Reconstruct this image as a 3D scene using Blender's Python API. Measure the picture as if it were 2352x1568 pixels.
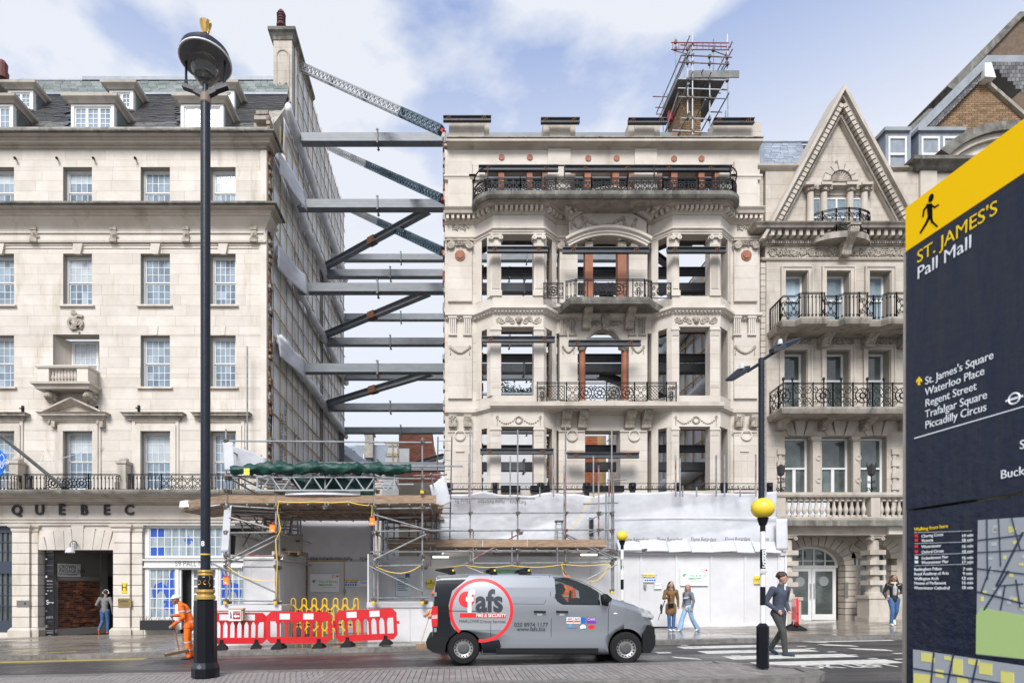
import bpy, bmesh, math, random
from math import sin, cos, pi, sqrt, radians, floor
from mathutils import Vector, Matrix
random.seed(7)
for _o in list(bpy.data.objects):
 bpy.data.objects.remove(_o)
SC = bpy.context.scene
COL = SC.collection
FX, CX, HY, CZ = 1321.0, 1040.0, 1348.0, 1.70
cam_d = bpy.data.cameras.new('camera')
cam = bpy.data.objects.new('camera', cam_d)
COL.objects.link(cam)
cam.location = (0, 0, CZ)
cam.rotation_euler = (radians(90), 0, 0)
cam_d.sensor_width = 36
cam_d.lens = 36 * FX / 2352
cam_d.shift_x = (1176 - CX) / 2352
cam_d.shift_y = (HY - 784) / 2352
cam_d.clip_start = 0.02
cam_d.clip_end = 2000
cam_d.dof.use_dof = True; cam_d.dof.focus_distance = 17.0; cam_d.dof.aperture_fstop = 9.0
SC.camera = cam
SUN_EL, SUN_AZ = radians(44), radians(193)      # azimuth measured from +Y (into the picture), clockwise
w = bpy.data.worlds.new('World'); SC.world = w; w.use_nodes = True
nt = w.node_tree; nt.nodes.clear()
def WN(t, **k):
 n = nt.nodes.new(t)
 for a, b in k.items(): setattr(n, a, b)
 return n
out = WN('ShaderNodeOutputWorld'); bg = WN('ShaderNodeBackground'); bg.inputs[1].default_value = 0.13
sky = WN('ShaderNodeTexSky', sky_type='NISHITA', sun_disc=False, sun_elevation=SUN_EL, sun_rotation=SUN_AZ)
sky.air_density = 1.0; sky.dust_density = 1.5; sky.ozone_density = 1.5
tc = WN('ShaderNodeTexCoord'); mp = WN('ShaderNodeMapping'); mp.inputs['Location'].default_value = (0.35, 0.1, 0.62); mp.inputs['Scale'].default_value = (1.0, 1.0, 2.2)
n1 = WN('ShaderNodeTexNoise'); n1.inputs['Scale'].default_value = 2.1; n1.inputs['Detail'].default_value = 7; n1.inputs['Roughness'].default_value = 0.52
r1 = WN('ShaderNodeValToRGB'); r1.color_ramp.elements[0].position = 0.46; r1.color_ramp.elements[1].position = 0.58
sep = WN('ShaderNodeSeparateXYZ'); mr = WN('ShaderNodeMapRange'); mr.inputs[1].default_value = 0.52; mr.inputs[2].default_value = 0.76; mr.inputs[3].default_value = 1.0; mr.inputs[4].default_value = 0.0
mx = WN('ShaderNodeMath', operation='MAXIMUM')
ms = WN('ShaderNodeMath', operation='MULTIPLY_ADD'); ms.inputs[1].default_value = 0.84; ms.inputs[2].default_value = 0.08
cl = WN('ShaderNodeMix', data_type='RGBA'); cl.inputs[7].default_value = (3.2, 3.3, 3.48, 1)
sk2 = WN('ShaderNodeMix', data_type='RGBA', blend_type='MULTIPLY'); sk2.inputs[0].default_value = 1.0; sk2.inputs[7].default_value = (0.48, 0.72, 1.04, 1)
L = nt.links.new
L(tc.outputs['Generated'], mp.inputs[0]); L(mp.outputs[0], n1.inputs[0]); L(n1.outputs[0], r1.inputs[0])
L(tc.outputs['Generated'], sep.inputs[0]); L(sep.outputs[2], mr.inputs[0])
L(r1.outputs[0], mx.inputs[0]); L(mr.outputs[0], mx.inputs[1]); L(mx.outputs[0], ms.inputs[0])
L(sky.outputs[0], sk2.inputs[6]); L(sk2.outputs[2], cl.inputs[6]); L(ms.outputs[0], cl.inputs[0])
L(cl.outputs[2], bg.inputs[0]); L(bg.outputs[0], out.inputs[0])
sd = bpy.data.lights.new('sun', 'SUN'); sd.energy = 2.0; sd.angle = radians(25); sd.color = (1.0, 0.965, 0.92)
sun = bpy.data.objects.new('sun', sd); COL.objects.link(sun); sun.location = (0, -5, 60)
dv = Vector((sin(SUN_AZ) * cos(SUN_EL), cos(SUN_AZ) * cos(SUN_EL), sin(SUN_EL)))
sun.rotation_euler = dv.to_track_quat('Z', 'Y').to_euler()
SC.view_settings.view_transform = 'Standard'; SC.view_settings.look = 'None'
SC.view_settings.gamma = 1.0; SC.view_settings.use_curve_mapping = False
SC.view_settings.exposure = 1.1
SC.cycles.max_bounces = 6; SC.cycles.transparent_max_bounces = 12
def X(px, D): return (px - CX) / FX * D
def Z(py, D): return CZ - (py - HY) / FX * D
def P(px, py, D): return Vector((X(px, D), D, Z(py, D)))
D0 = 22.3                                        # distance of the street front
def gz(x): return 0.02 * x                       # the street falls gently to the left
MATS = {}
def mat(name, col, rough=0.7, metal=0.0, col2=None, scale=3.0, stretch=(1, 1, 1), rnd=0.0, bump=0.0, bscale=None,
  contrast=(0.35, 0.65), stain=None, stain_scale=0.6, stain_pos=(0.55, 0.75), emis=None, estr=1.0, trans=0.0, spec=0.5, alpha=1.0, coat=0.0, rough2=None, sss=0.0):
 if name in MATS: return MATS[name]
 m = bpy.data.materials.new(name); m.use_nodes = True; t = m.node_tree; p = t.nodes['Principled BSDF']
 ln = t.links.new
 def N(ty, **k):
  n = t.nodes.new(ty)
  for a, b in k.items(): setattr(n, a, b)
  return n
 p.inputs['Roughness'].default_value = rough; p.inputs['Metallic'].default_value = metal
 p.inputs['Specular IOR Level'].default_value = spec
 if trans: p.inputs['Transmission Weight'].default_value = trans
 if alpha < 1: p.inputs['Alpha'].default_value = alpha
 if coat: p.inputs['Coat Weight'].default_value = coat; p.inputs['Coat Roughness'].default_value = 0.05
 c = tuple(col) + (1,)
 p.inputs['Base Color'].default_value = c
 src = None
 tcn = N('ShaderNodeTexCoord'); geo = N('ShaderNodeNewGeometry'); mpn = N('ShaderNodeMapping')
 mpn.inputs['Scale'].default_value = stretch
 ln(geo.outputs['Position'], mpn.inputs[0])
 if col2 is not None:
  nz = N('ShaderNodeTexNoise'); nz.inputs['Scale'].default_value = scale; nz.inputs['Detail'].default_value = 8; nz.inputs['Roughness'].default_value = 0.6
  ln(mpn.outputs[0], nz.inputs[0])
  rp = N('ShaderNodeMapRange'); rp.inputs[1].default_value = contrast[0]; rp.inputs[2].default_value = contrast[1]
  ln(nz.outputs[0], rp.inputs[0])
  mi = N('ShaderNodeMix', data_type='RGBA'); mi.inputs[6].default_value = c; mi.inputs[7].default_value = tuple(col2) + (1,)
  ln(rp.outputs[0], mi.inputs[0]); src = mi.outputs[2]
  if rough2 is not None:
   rr = N('ShaderNodeMapRange'); rr.inputs[3].default_value = rough; rr.inputs[4].default_value = rough2
   ln(rp.outputs[0], rr.inputs[0]); ln(rr.outputs[0], p.inputs['Roughness'])
 if stain is not None:
  n2 = N('ShaderNodeTexNoise'); n2.inputs['Scale'].default_value = stain_scale; n2.inputs['Detail'].default_value = 9; n2.inputs['Roughness'].default_value = 0.65
  m2 = N('ShaderNodeMapping'); m2.inputs['Scale'].default_value = (2.6, 2.6, 0.5); m2.inputs['Location'].default_value = (3.1, 7.7, 1.3)
  ln(geo.outputs['Position'], m2.inputs[0]); ln(m2.outputs[0], n2.inputs[0])
  r2 = N('ShaderNodeMapRange'); r2.inputs[1].default_value = stain_pos[0]; r2.inputs[2].default_value = stain_pos[1]
  ln(n2.outputs[0], r2.inputs[0])
  m3 = N('ShaderNodeMix', data_type='RGBA'); m3.inputs[7].default_value = tuple(stain) + (1,)
  if src is None: m3.inputs[6].default_value = c
  else: ln(src, m3.inputs[6])
  ln(r2.outputs[0], m3.inputs[0]); src = m3.outputs[2]
 if rnd:
  oi = N('ShaderNodeObjectInfo'); mr_ = N('ShaderNodeMapRange'); mr_.inputs[3].default_value = 1 - rnd; mr_.inputs[4].default_value = 1 + rnd
  ln(oi.outputs['Random'], mr_.inputs[0])
  hs = N('ShaderNodeHueSaturation')
  if src is None: hs.inputs['Color'].default_value = c
  else: ln(src, hs.inputs['Color'])
  ln(mr_.outputs[0], hs.inputs['Value']); src = hs.outputs[0]
 if src is not None: ln(src, p.inputs['Base Color'])
 if bump:
  nb = N('ShaderNodeTexNoise'); nb.inputs['Scale'].default_value = bscale or scale * 4; nb.inputs['Detail'].default_value = 6
  ln(geo.outputs['Position'], nb.inputs[0])
  bp = N('ShaderNodeBump'); bp.inputs['Strength'].default_value = min(1, bump); bp.inputs['Distance'].default_value = 0.02
  ln(nb.outputs[0], bp.inputs['Height']); ln(bp.outputs[0], p.inputs['Normal'])
 if emis is not None:
  p.inputs['Emission Color'].default_value = tuple(emis) + (1,); p.inputs['Emission Strength'].default_value = estr
 MATS[name] = m
 return m
STONE = mat('portland_stone', (0.635, 0.585, 0.525), 0.85, col2=(0.55, 0.495, 0.43), scale=1.3, rnd=0.07, bump=0.25, bscale=18, stain=(0.40, 0.325, 0.245), stain_pos=(0.55, 0.76))
STONE2 = mat('clean_stone', (0.60, 0.55, 0.49), 0.85, col2=(0.50, 0.445, 0.385), scale=1.0, rnd=0.06, bump=0.25, bscale=14, stain=(0.36, 0.32, 0.27), stain_pos=(0.58, 0.82))
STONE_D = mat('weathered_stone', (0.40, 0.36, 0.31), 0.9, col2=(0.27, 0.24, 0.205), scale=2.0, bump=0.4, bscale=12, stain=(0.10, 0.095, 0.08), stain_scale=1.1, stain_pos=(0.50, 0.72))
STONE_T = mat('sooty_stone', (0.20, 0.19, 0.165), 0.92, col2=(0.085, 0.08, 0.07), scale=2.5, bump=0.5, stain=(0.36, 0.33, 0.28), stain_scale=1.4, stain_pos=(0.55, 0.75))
STONE_G = mat('grey_stone', (0.51, 0.46, 0.40), 0.88, col2=(0.41, 0.36, 0.305), scale=1.5, rnd=0.06, bump=0.3, stain=(0.24, 0.215, 0.18), stain_pos=(0.55, 0.78))
CARVE = mat('carved_stone', (0.46, 0.41, 0.35), 0.9, col2=(0.24, 0.21, 0.17), scale=5, bump=0.5)
JOINT = mat('mortar_joint', (0.30, 0.27, 0.225), 0.95)
WHITE = mat('white_paint', (0.70, 0.70, 0.69), 0.45, col2=(0.62, 0.62, 0.61), scale=2, stain=(0.62, 0.61, 0.58), stain_pos=(0.6, 0.85))
IRON = mat('black_iron', (0.008, 0.0085, 0.011), 0.5, spec=0.25)
GLASS = mat('window_glass', (0.30, 0.37, 0.44), 0.06, col2=(0.16, 0.21, 0.26), scale=0.9, spec=0.9, rnd=0.25)  # pale blue puts reflected sky and blinds into the pane colour
GLASSB = mat('blind_behind_glass', (0.50, 0.54, 0.57), 0.08, col2=(0.40, 0.45, 0.49), scale=1.1, spec=0.8, rnd=0.1)
GLASSK = mat('deep_window_glass', (0.11, 0.16, 0.22), 0.05, col2=(0.20, 0.27, 0.33), scale=1.3, spec=0.9, rnd=0.3)
GLASSD = mat('dark_window_glass', (0.045, 0.055, 0.052), 0.05, col2=(0.11, 0.13, 0.125), scale=1.6, spec=0.9, rnd=0.2)
STEEL = mat('primed_steel', (0.135, 0.155, 0.18), 0.5, col2=(0.19, 0.205, 0.215), scale=1.8, stretch=(1, 1, 3), rnd=0.12, stain=(0.24, 0.10, 0.045), stain_scale=0.7, stain_pos=(0.62, 0.70))
STEELD = mat('dark_steel', (0.045, 0.05, 0.06), 0.5, col2=(0.075, 0.08, 0.09), scale=3, stain=(0.16, 0.07, 0.035), stain_pos=(0.64, 0.74))
RUST = mat('rusty_plate', (0.22, 0.09, 0.04), 0.8, col2=(0.10, 0.06, 0.045), scale=9)
GALV = mat('galvanised_tube', (0.33, 0.35, 0.36), 0.42, metal=0.35, col2=(0.20, 0.21, 0.21), scale=5, rnd=0.2, stain=(0.24, 0.15, 0.11), stain_scale=2.2, stain_pos=(0.58, 0.68))
GALVR = mat('red_banded_tube', (0.22, 0.035, 0.035), 0.5, col2=(0.33, 0.33, 0.33), scale=3.5)
COUP = mat('coupler_steel', (0.07, 0.065, 0.06), 0.6, col2=(0.17, 0.13, 0.10), scale=12)
BOARD = mat('scaffold_timber', (0.36, 0.255, 0.17), 0.85, col2=(0.20, 0.135, 0.09), scale=3.5, stretch=(1, 1, 7), rnd=0.15, bump=0.3)
BATTEN = mat('timber_batten', (0.50, 0.38, 0.17), 0.8, col2=(0.40, 0.28, 0.12), scale=4, rnd=0.1)
SHEET = mat('white_sheeting', (0.57, 0.575, 0.60), 0.38, col2=(0.47, 0.475, 0.50), scale=1.2, bump=0.3, bscale=2.0)
TERRA = mat('terracotta', (0.33, 0.135, 0.075), 0.75, col2=(0.27, 0.105, 0.06), scale=6)
LEAD = mat('lead_sheet', (0.19, 0.22, 0.26), 0.5, col2=(0.27, 0.30, 0.34), scale=2, stretch=(2, 1, 1))
SLATE = mat('dark_slate', (0.105, 0.105, 0.108), 0.42, rnd=0.42, col2=(0.16, 0.155, 0.15), scale=1.6)
SLATEG = mat('green_slate', (0.105, 0.13, 0.12), 0.6, rnd=0.3, col2=(0.17, 0.19, 0.18), scale=2.2)
SLATEB = mat('blue_slate', (0.20, 0.24, 0.30), 0.5, rnd=0.2, col2=(0.27, 0.30, 0.35), scale=2.5)
BRICKY = mat('stock_brick', (0.27, 0.175, 0.095), 0.9, rnd=0.28, col2=(0.20, 0.125, 0.075), scale=5)
BRICKR = mat('red_brick', (0.27, 0.10, 0.06), 0.9, rnd=0.22, col2=(0.21, 0.08, 0.055), scale=5)
BRICKD = mat('dark_glazed_brick', (0.085, 0.03, 0.018), 0.5, rnd=0.75, col2=(0.30, 0.085, 0.03), scale=3.2, contrast=(0.5, 0.72))
MORTAR = mat('brick_mortar', (0.22, 0.19, 0.155), 0.95)
GOLD = mat('gold_paint', (0.52, 0.33, 0.09), 0.38, metal=0.55)
BLACKP = mat('black_gloss_paint', (0.005, 0.0055, 0.009), 0.3, spec=0.3)
NAVY = mat('navy_lamp_paint', (0.008, 0.012, 0.022), 0.42, spec=0.3, col2=(0.014, 0.019, 0.03), scale=7, bump=0.2, bscale=30)
class G:
 def __init__(s): s.v = []; s.f = []
 def quad(s, a, b, c, d):
  n = len(s.v); s.v += [tuple(a), tuple(b), tuple(c), tuple(d)]; s.f.append((n, n+1, n+2, n+3)); return s
 def poly(s, pts):
  n = len(s.v); s.v += [tuple(p) for p in pts]; s.f.append(tuple(range(n, n+len(pts)))); return s
 def box(s, x0, x1, y0, y1, z0, z1):
  n = len(s.v)
  s.v += [(x0,y0,z0),(x1,y0,z0),(x1,y1,z0),(x0,y1,z0),(x0,y0,z1),(x1,y0,z1),(x1,y1,z1),(x0,y1,z1)]
  s.f += [(n,n+1,n+5,n+4),(n+1,n+2,n+6,n+5),(n+2,n+3,n+7,n+6),(n+3,n,n+4,n+7),(n+4,n+5,n+6,n+7),(n+3,n+2,n+1,n)]
  return s
 def pb(s, x0, x1, y0, y1, D, dep):            # box whose FRONT covers these picture units at distance D
  return s.box(X(x0,D), X(x1,D), D, D+dep, Z(y1,D), Z(y0,D))
 def obox(s, c, ax, ay, az):                   # oriented box, half-axis vectors
  c = Vector(c); n = len(s.v)
  for k in (-1, 1):
   for i, j in ((-1,-1),(1,-1),(1,1),(-1,1)): s.v.append(tuple(c + ax*i + ay*j + az*k))
  s.f += [(n,n+1,n+5,n+4),(n+1,n+2,n+6,n+5),(n+2,n+3,n+7,n+6),(n+3,n,n+4,n+7),(n+4,n+5,n+6,n+7),(n+3,n+2,n+1,n)]
  return s
 def beam(s, a, b, w, h, up=Vector((0,0,1))):
  a = Vector(a); b = Vector(b); d = (b-a); u = up - d*(up.dot(d)/d.length_squared)
  u.normalize(); r = d.normalized().cross(u)
  return s.obox((a+b)/2, d/2, r*(w/2), u*(h/2))
 def ibeam(s, a, b, w, h, t=0.018):
  a = Vector(a); b = Vector(b); d = b-a; up = Vector((0,0,1)); u = up - d*(up.dot(d)/d.length_squared); u.normalize()
  s.beam(a+u*(h/2-t/2), b+u*(h/2-t/2), w, t); s.beam(a-u*(h/2-t/2), b-u*(h/2-t/2), w, t); s.beam(a, b, t, h-2*t-0.002)
  return s
 def prism(s, pts, y0, y1):                    # polygon in (x,z) extruded in depth
  n = len(s.v); k = len(pts)
  s.v += [(p[0], y0, p[1]) for p in pts] + [(p[0], y1, p[1]) for p in pts]
  s.f.append(tuple(range(n, n+k))); s.f.append(tuple(range(n+2*k-1, n+k-1, -1)))
  for i in range(k):
   j = (i+1) % k; s.f.append((n+i, n+k+i, n+k+j, n+j))
  return s
 def pprism(s, pts, D, dep): return s.prism([(X(a,D), Z(b,D)) for a, b in pts], D, D+dep)
 def flat(s, pts, z0, z1):                     # polygon in plan (x,y) extruded upward
  n = len(s.v); k = len(pts)
  s.v += [(p[0], p[1], z0) for p in pts] + [(p[0], p[1], z1) for p in pts]
  s.f.append(tuple(range(n+k-1, n-1, -1))); s.f.append(tuple(range(n+k, n+2*k)))
  for i in range(k):
   j = (i+1) % k; s.f.append((n+i, n+j, n+k+j, n+k+i))
  return s
 def ring(s, pts_list, closed=True, caps=True):  # loft list of rings (equal counts)
  n = len(s.v); k = len(pts_list[0])
  for r in pts_list: s.v += [tuple(p) for p in r]
  for a in range(len(pts_list)-1):
   for i in range(k if closed else k-1):
    j = (i+1) % k; s.f.append((n+a*k+i, n+a*k+j, n+(a+1)*k+j, n+(a+1)*k+i))
  if caps and closed:
   s.f.append(tuple(range(n+k-1, n-1, -1))); m = n+(len(pts_list)-1)*k; s.f.append(tuple(range(m, m+k)))
  return s
 def tube(s, a, b, r, n=8, r2=None): return s.ptube([a, b], r, n, r2)
 def ptube(s, pts, r, n=6, r2=None):
  pts = [Vector(p) for p in pts]; rings = []; prev = None
  for i, p in enumerate(pts):
   if i == 0: d = pts[1]-p
   elif i == len(pts)-1: d = p-pts[i-1]
   else: d = (pts[i+1]-p).normalized() + (p-pts[i-1]).normalized()
   if d.length < 1e-9: d = Vector((0,0,1))
   d.normalize()
   if prev is None:
    ref = Vector((0,0,1)) if abs(d.z) < 0.9 else Vector((1,0,0))
    u = (ref - d*ref.dot(d)).normalized()
   else:
    u = prev - d*prev.dot(d)
    u = u.normalized() if u.length > 1e-6 else Vector((1,0,0))
   prev = u; v = d.cross(u)
   rr = r if r2 is None else r + (r2-r)*i/(len(pts)-1)
   rings.append([p + u*(rr*cos(2*pi*k/n+pi/n)) + v*(rr*sin(2*pi*k/n+pi/n)) for k in range(n)])
  return s.ring(rings)
 def lathe(s, c, prof, n=16, a0=0.0, sx=1, sy=1):
  return s.ring([[(c[0]+r*sx*cos(2*pi*k/n+a0), c[1]+r*sy*sin(2*pi*k/n+a0), c[2]+z) for k in range(n)] for r, z in prof])
 def ball(s, c, rx, ry=None, rz=None, n=12, m=8):
  ry = ry or rx; rz = rz or rx
  return s.ring([[(c[0]+rx*sin(pi*j/m)*cos(2*pi*k/n), c[1]+ry*sin(pi*j/m)*sin(2*pi*k/n), c[2]-rz*cos(pi*j/m)) for k in range(n)] for j in [0.02]+list(range(1,m))+[m-0.02]])
 def disc(s, c, r, y0, y1, n=20):              # disc facing the street
  return s.prism([(c[0]+r*cos(2*pi*k/n), c[1]+r*sin(2*pi*k/n)) for k in range(n)], y0, y1)
 def mould(s, path, prof, caps=True):          # prof: closed polygon of (out, z); path: plan points, out is to the street side
  path = [Vector((p[0], p[1])) for p in path]; rings = []
  for i, p in enumerate(path):
   ns = []
   if i > 0: d = (p-path[i-1]).normalized(); ns.append(Vector((d.y, -d.x)))
   if i < len(path)-1: d = (path[i+1]-p).normalized(); ns.append(Vector((d.y, -d.x)))
   nn = sum(ns, Vector((0,0))).normalized(); k = 1/max(0.35, nn.dot(ns[0]))
   rings.append([(p.x+nn.x*o*k, p.y+nn.y*o*k, z) for o, z in prof])
  return s.ring(rings, caps=caps)
 def build(s, name, m, parent=None, label=None, smooth=False, kind=None):
  if not s.v: return None
  me = bpy.data.meshes.new(name); me.from_pydata(s.v, [], s.f); me.update()
  bm = bmesh.new(); bm.from_mesh(me); bmesh.ops.recalc_face_normals(bm, faces=bm.faces); bm.to_mesh(me); bm.free()
  if m is not None: me.materials.append(m)
  if smooth: me.polygons.foreach_set('use_smooth', [True]*len(me.polygons))
  o = bpy.data.objects.new(name, me); COL.objects.link(o)
  if parent is not None: adopt(o, parent)
  if label: o['label'] = label
  if kind: o['kind'] = kind
  return o
def adopt(o, parent):
 o.parent = parent; o.matrix_parent_inverse = wm(parent).inverted()
def wm(o):
 l = Matrix.LocRotScale(o.location, o.rotation_euler, o.scale)
 return l if o.parent is None else wm(o.parent) @ o.matrix_parent_inverse @ l
def tag(o, label, cat, group=None):
 o['label'] = label; o['category'] = cat
 if group: o['group'] = group
 return o
def thing(name, label, cat, loc=(0,0,0), group=None, rz=0):
 o = bpy.data.objects.new(name, None); COL.objects.link(o); o.location = loc; o.rotation_euler = (0,0,rz); o.empty_display_size = 0.2
 return tag(o, label, cat, group)
def structure(o): o['kind'] = 'structure'; return o
def copy_tree(o, delta, label=None, parent=None):
 c = o.copy(); COL.objects.link(c)
 if parent is not None: c.parent = parent
 else:
  c.location = Vector(o.location) + Vector(delta)
  if label: c['label'] = label
 for ch in [x for x in CH.get(o, ())] or [x for x in bpy.data.objects if x.parent == o]: copy_tree(ch, (0,0,0), None, c)
 return c
CH = {}
_U = {}
def unit(m, kind='cube'):
 k = (m.name, kind)
 if k not in _U:
  g = G()
  if kind == 'cube': g.box(-.5,.5,-.5,.5,-.5,.5)
  elif kind == 'pane': g.box(-.5,.5,-.5,.5,-.5,.5)
  elif kind == 'cham':                      # block with a chamfered street face
   c = 0.05
   g.ring([[(-.5+c,-.5,-.5+c),(.5-c,-.5,-.5+c),(.5-c,-.5,.5-c),(-.5+c,-.5,.5-c)],[(-.5,-.35,-.5),(.5,-.35,-.5),(.5,-.35,.5),(-.5,-.35,.5)],[(-.5,.5,-.5),(.5,.5,-.5),(.5,.5,.5),(-.5,.5,.5)]])
  elif kind == 'tube':
   g.tube((0,0,-.5),(0,0,.5),0.5,8)
  o = g.build(kind + '_piece', m); me = o.data; bpy.data.objects.remove(o); _U[k] = me
 return _U[k]
def piece(name, parent, m, x0, x1, y0, y1, z0, z1, kind='cube'):
 o = bpy.data.objects.new(name, unit(m, kind)); COL.objects.link(o)
 o.location = ((x0+x1)/2, (y0+y1)/2, (z0+z1)/2); o.scale = (x1-x0, y1-y0, z1-z0)
 if parent is not None: adopt(o, parent)
 return o
def opiece(name, parent, m, c, ax, ay, az, kind='cube'):     # oriented piece, full axis vectors
 o = bpy.data.objects.new(name, unit(m, kind)); COL.objects.link(o)
 M = Matrix((tuple(ax), tuple(ay), tuple(az))).transposed()
 sx, sy, sz = Vector(ax).length, Vector(ay).length, Vector(az).length
 R = Matrix((Vector(ax)/sx, Vector(ay)/sy, Vector(az)/sz)).transposed()
 o.location = c; o.rotation_euler = R.to_euler(); o.scale = (sx, sy, sz)
 if parent is not None: adopt(o, parent)
 return o
def tpiece(name, parent, m, a, b, r):
 a = Vector(a); b = Vector(b); d = b-a; z = d.normalized(); ref = Vector((0,0,1)) if abs(z.z) < .9 else Vector((1,0,0))
 u = (ref - z*ref.dot(z)).normalized(); v = z.cross(u)
 return opiece(name, parent, m, (a+b)/2, u*2*r, v*2*r, d, 'tube')
def text(name, s, m, c, size, ux=(1,0,0), uz=(0,0,1), depth=0.004, parent=None, align='CENTER', sx=1.0, offset=0.0, mirror=False, shear=0.0):
 cu = bpy.data.curves.new(name, 'FONT'); cu.body = s; cu.size = size; cu.align_x = align; cu.align_y = 'CENTER'; cu.extrude = depth/2; cu.offset = offset; cu.resolution_u = 3; cu.shear = shear
 o = bpy.data.objects.new(name + '_curve', cu); COL.objects.link(o); bpy.context.view_layer.update()
 me = bpy.data.meshes.new_from_object(o.evaluated_get(bpy.context.evaluated_depsgraph_get()))
 bpy.data.objects.remove(o)
 ux = Vector(ux).normalized(); uz = Vector(uz).normalized(); n = ux.cross(uz); c = Vector(c)
 for v in me.vertices:
  x, y, z = v.co; x *= sx
  if mirror: x = -x; y = -y
  v.co = c + ux*x + uz*y + n*z
 me.materials.clear(); me.materials.append(m); me.name = name
 o = bpy.data.objects.new(name, me); COL.objects.link(o)
 if parent is not None: adopt(o, parent)
 return o
def bricks(parent, name, m, o, u, v, w, h, bw, bh, joint=0.012, thick=0.02, limit=300, inside=None, backm=None, mname='mortar', bond=0.5, jitter=0.0, order=None):
 """bricks/slates over a parallelogram o + a*u + b*v (unit vectors), a<w, b<h.  the largest `limit` are parts, the rest one stuff part"""
 o = Vector(o); u = Vector(u).normalized(); v = Vector(v).normalized(); n = u.cross(v)
 cells = []; rows = int(h/bh)
 for r in range(rows+1):
  b0 = r*bh; b1 = min(h, b0+bh)
  if b1-b0 < bh*0.3: continue
  off = (bond*bw if r % 2 else 0)
  a = -off
  while a < w:
   a0 = max(0, a); a1 = min(w, a+bw); a += bw
   if a1-a0 < bw*0.2: continue
   if inside:
    a0, a1 = inside(a0, a1, b0, b1) or (0, 0)
    if a1-a0 < bw*0.15: continue
   cells.append((a0, a1, b0, b1))
 if order: cells.sort(key=order)
 g = G(); cnt = 0
 for i, (a0, a1, b0, b1) in enumerate(cells):
  j = joint/2; jt = random.uniform(-jitter, jitter)
  c = o + u*((a0+a1)/2) + v*((b0+b1)/2) - n*0.0 + n*(thick/2 + jt)
  A = u*(a1-a0-2*j); B = n*thick; C = v*(b1-b0-2*j)
  if i < limit:
   opiece(name, parent, m, c, A, -B, C)
  else: g.obox(c, A/2, B/2, C/2)
 if g.v: g.build(name + '_courses', m, parent, kind='stuff')
 if backm and not inside:
  G().obox(o + u*w/2 + v*h/2 - n*0.03, u*w/2, n*0.03, v*h/2).build(mname, backm, parent)
def plan_map(path):
 path = [Vector((p[0], p[1])) for p in path]; ls = [0]
 for a, b in zip(path, path[1:]): ls.append(ls[-1] + (b-a).length)
 def f(u, z, off=0.0):
  u = max(0, min(ls[-1], u)); i = 0
  while i < len(path)-2 and u > ls[i+1]: i += 1
  d = (path[i+1]-path[i]).normalized(); p = path[i] + d*(u-ls[i])
  return Vector((p.x + d.y*off, p.y - d.x*off, z))
 return f, ls[-1], ls
def spiral(g, f, cu, cz, R, turns=1.4, a0=0.0, s=1, r=0.01, n=16, end=0.22, off=0.0):
 pts = []
 for i in range(n+1):
  t = i/n; a = a0 + s*turns*2*pi*t; rr = R*(1-(1-end)*t)
  pts.append(f(cu + rr*cos(a), cz + rr*sin(a), off))
 g.ptube(pts, r*1.3, 4)
def circ(g, f, cu, cz, R, r=0.01, n=14, off=0.0):
 g.ptube([f(cu+R*cos(2*pi*i/n), cz+R*sin(2*pi*i/n), off) for i in range(n+1)], r*1.3, 4)
def line(g, f, u0, z0, u1, z1, r=0.01, off=0.0):
 n = max(1, int(abs(u1-u0)/0.4)); g.ptube([f(u0+(u1-u0)*i/n, z0+(z1-z0)*i/n, off) for i in range(n+1)], r*1.2, 4)
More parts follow.
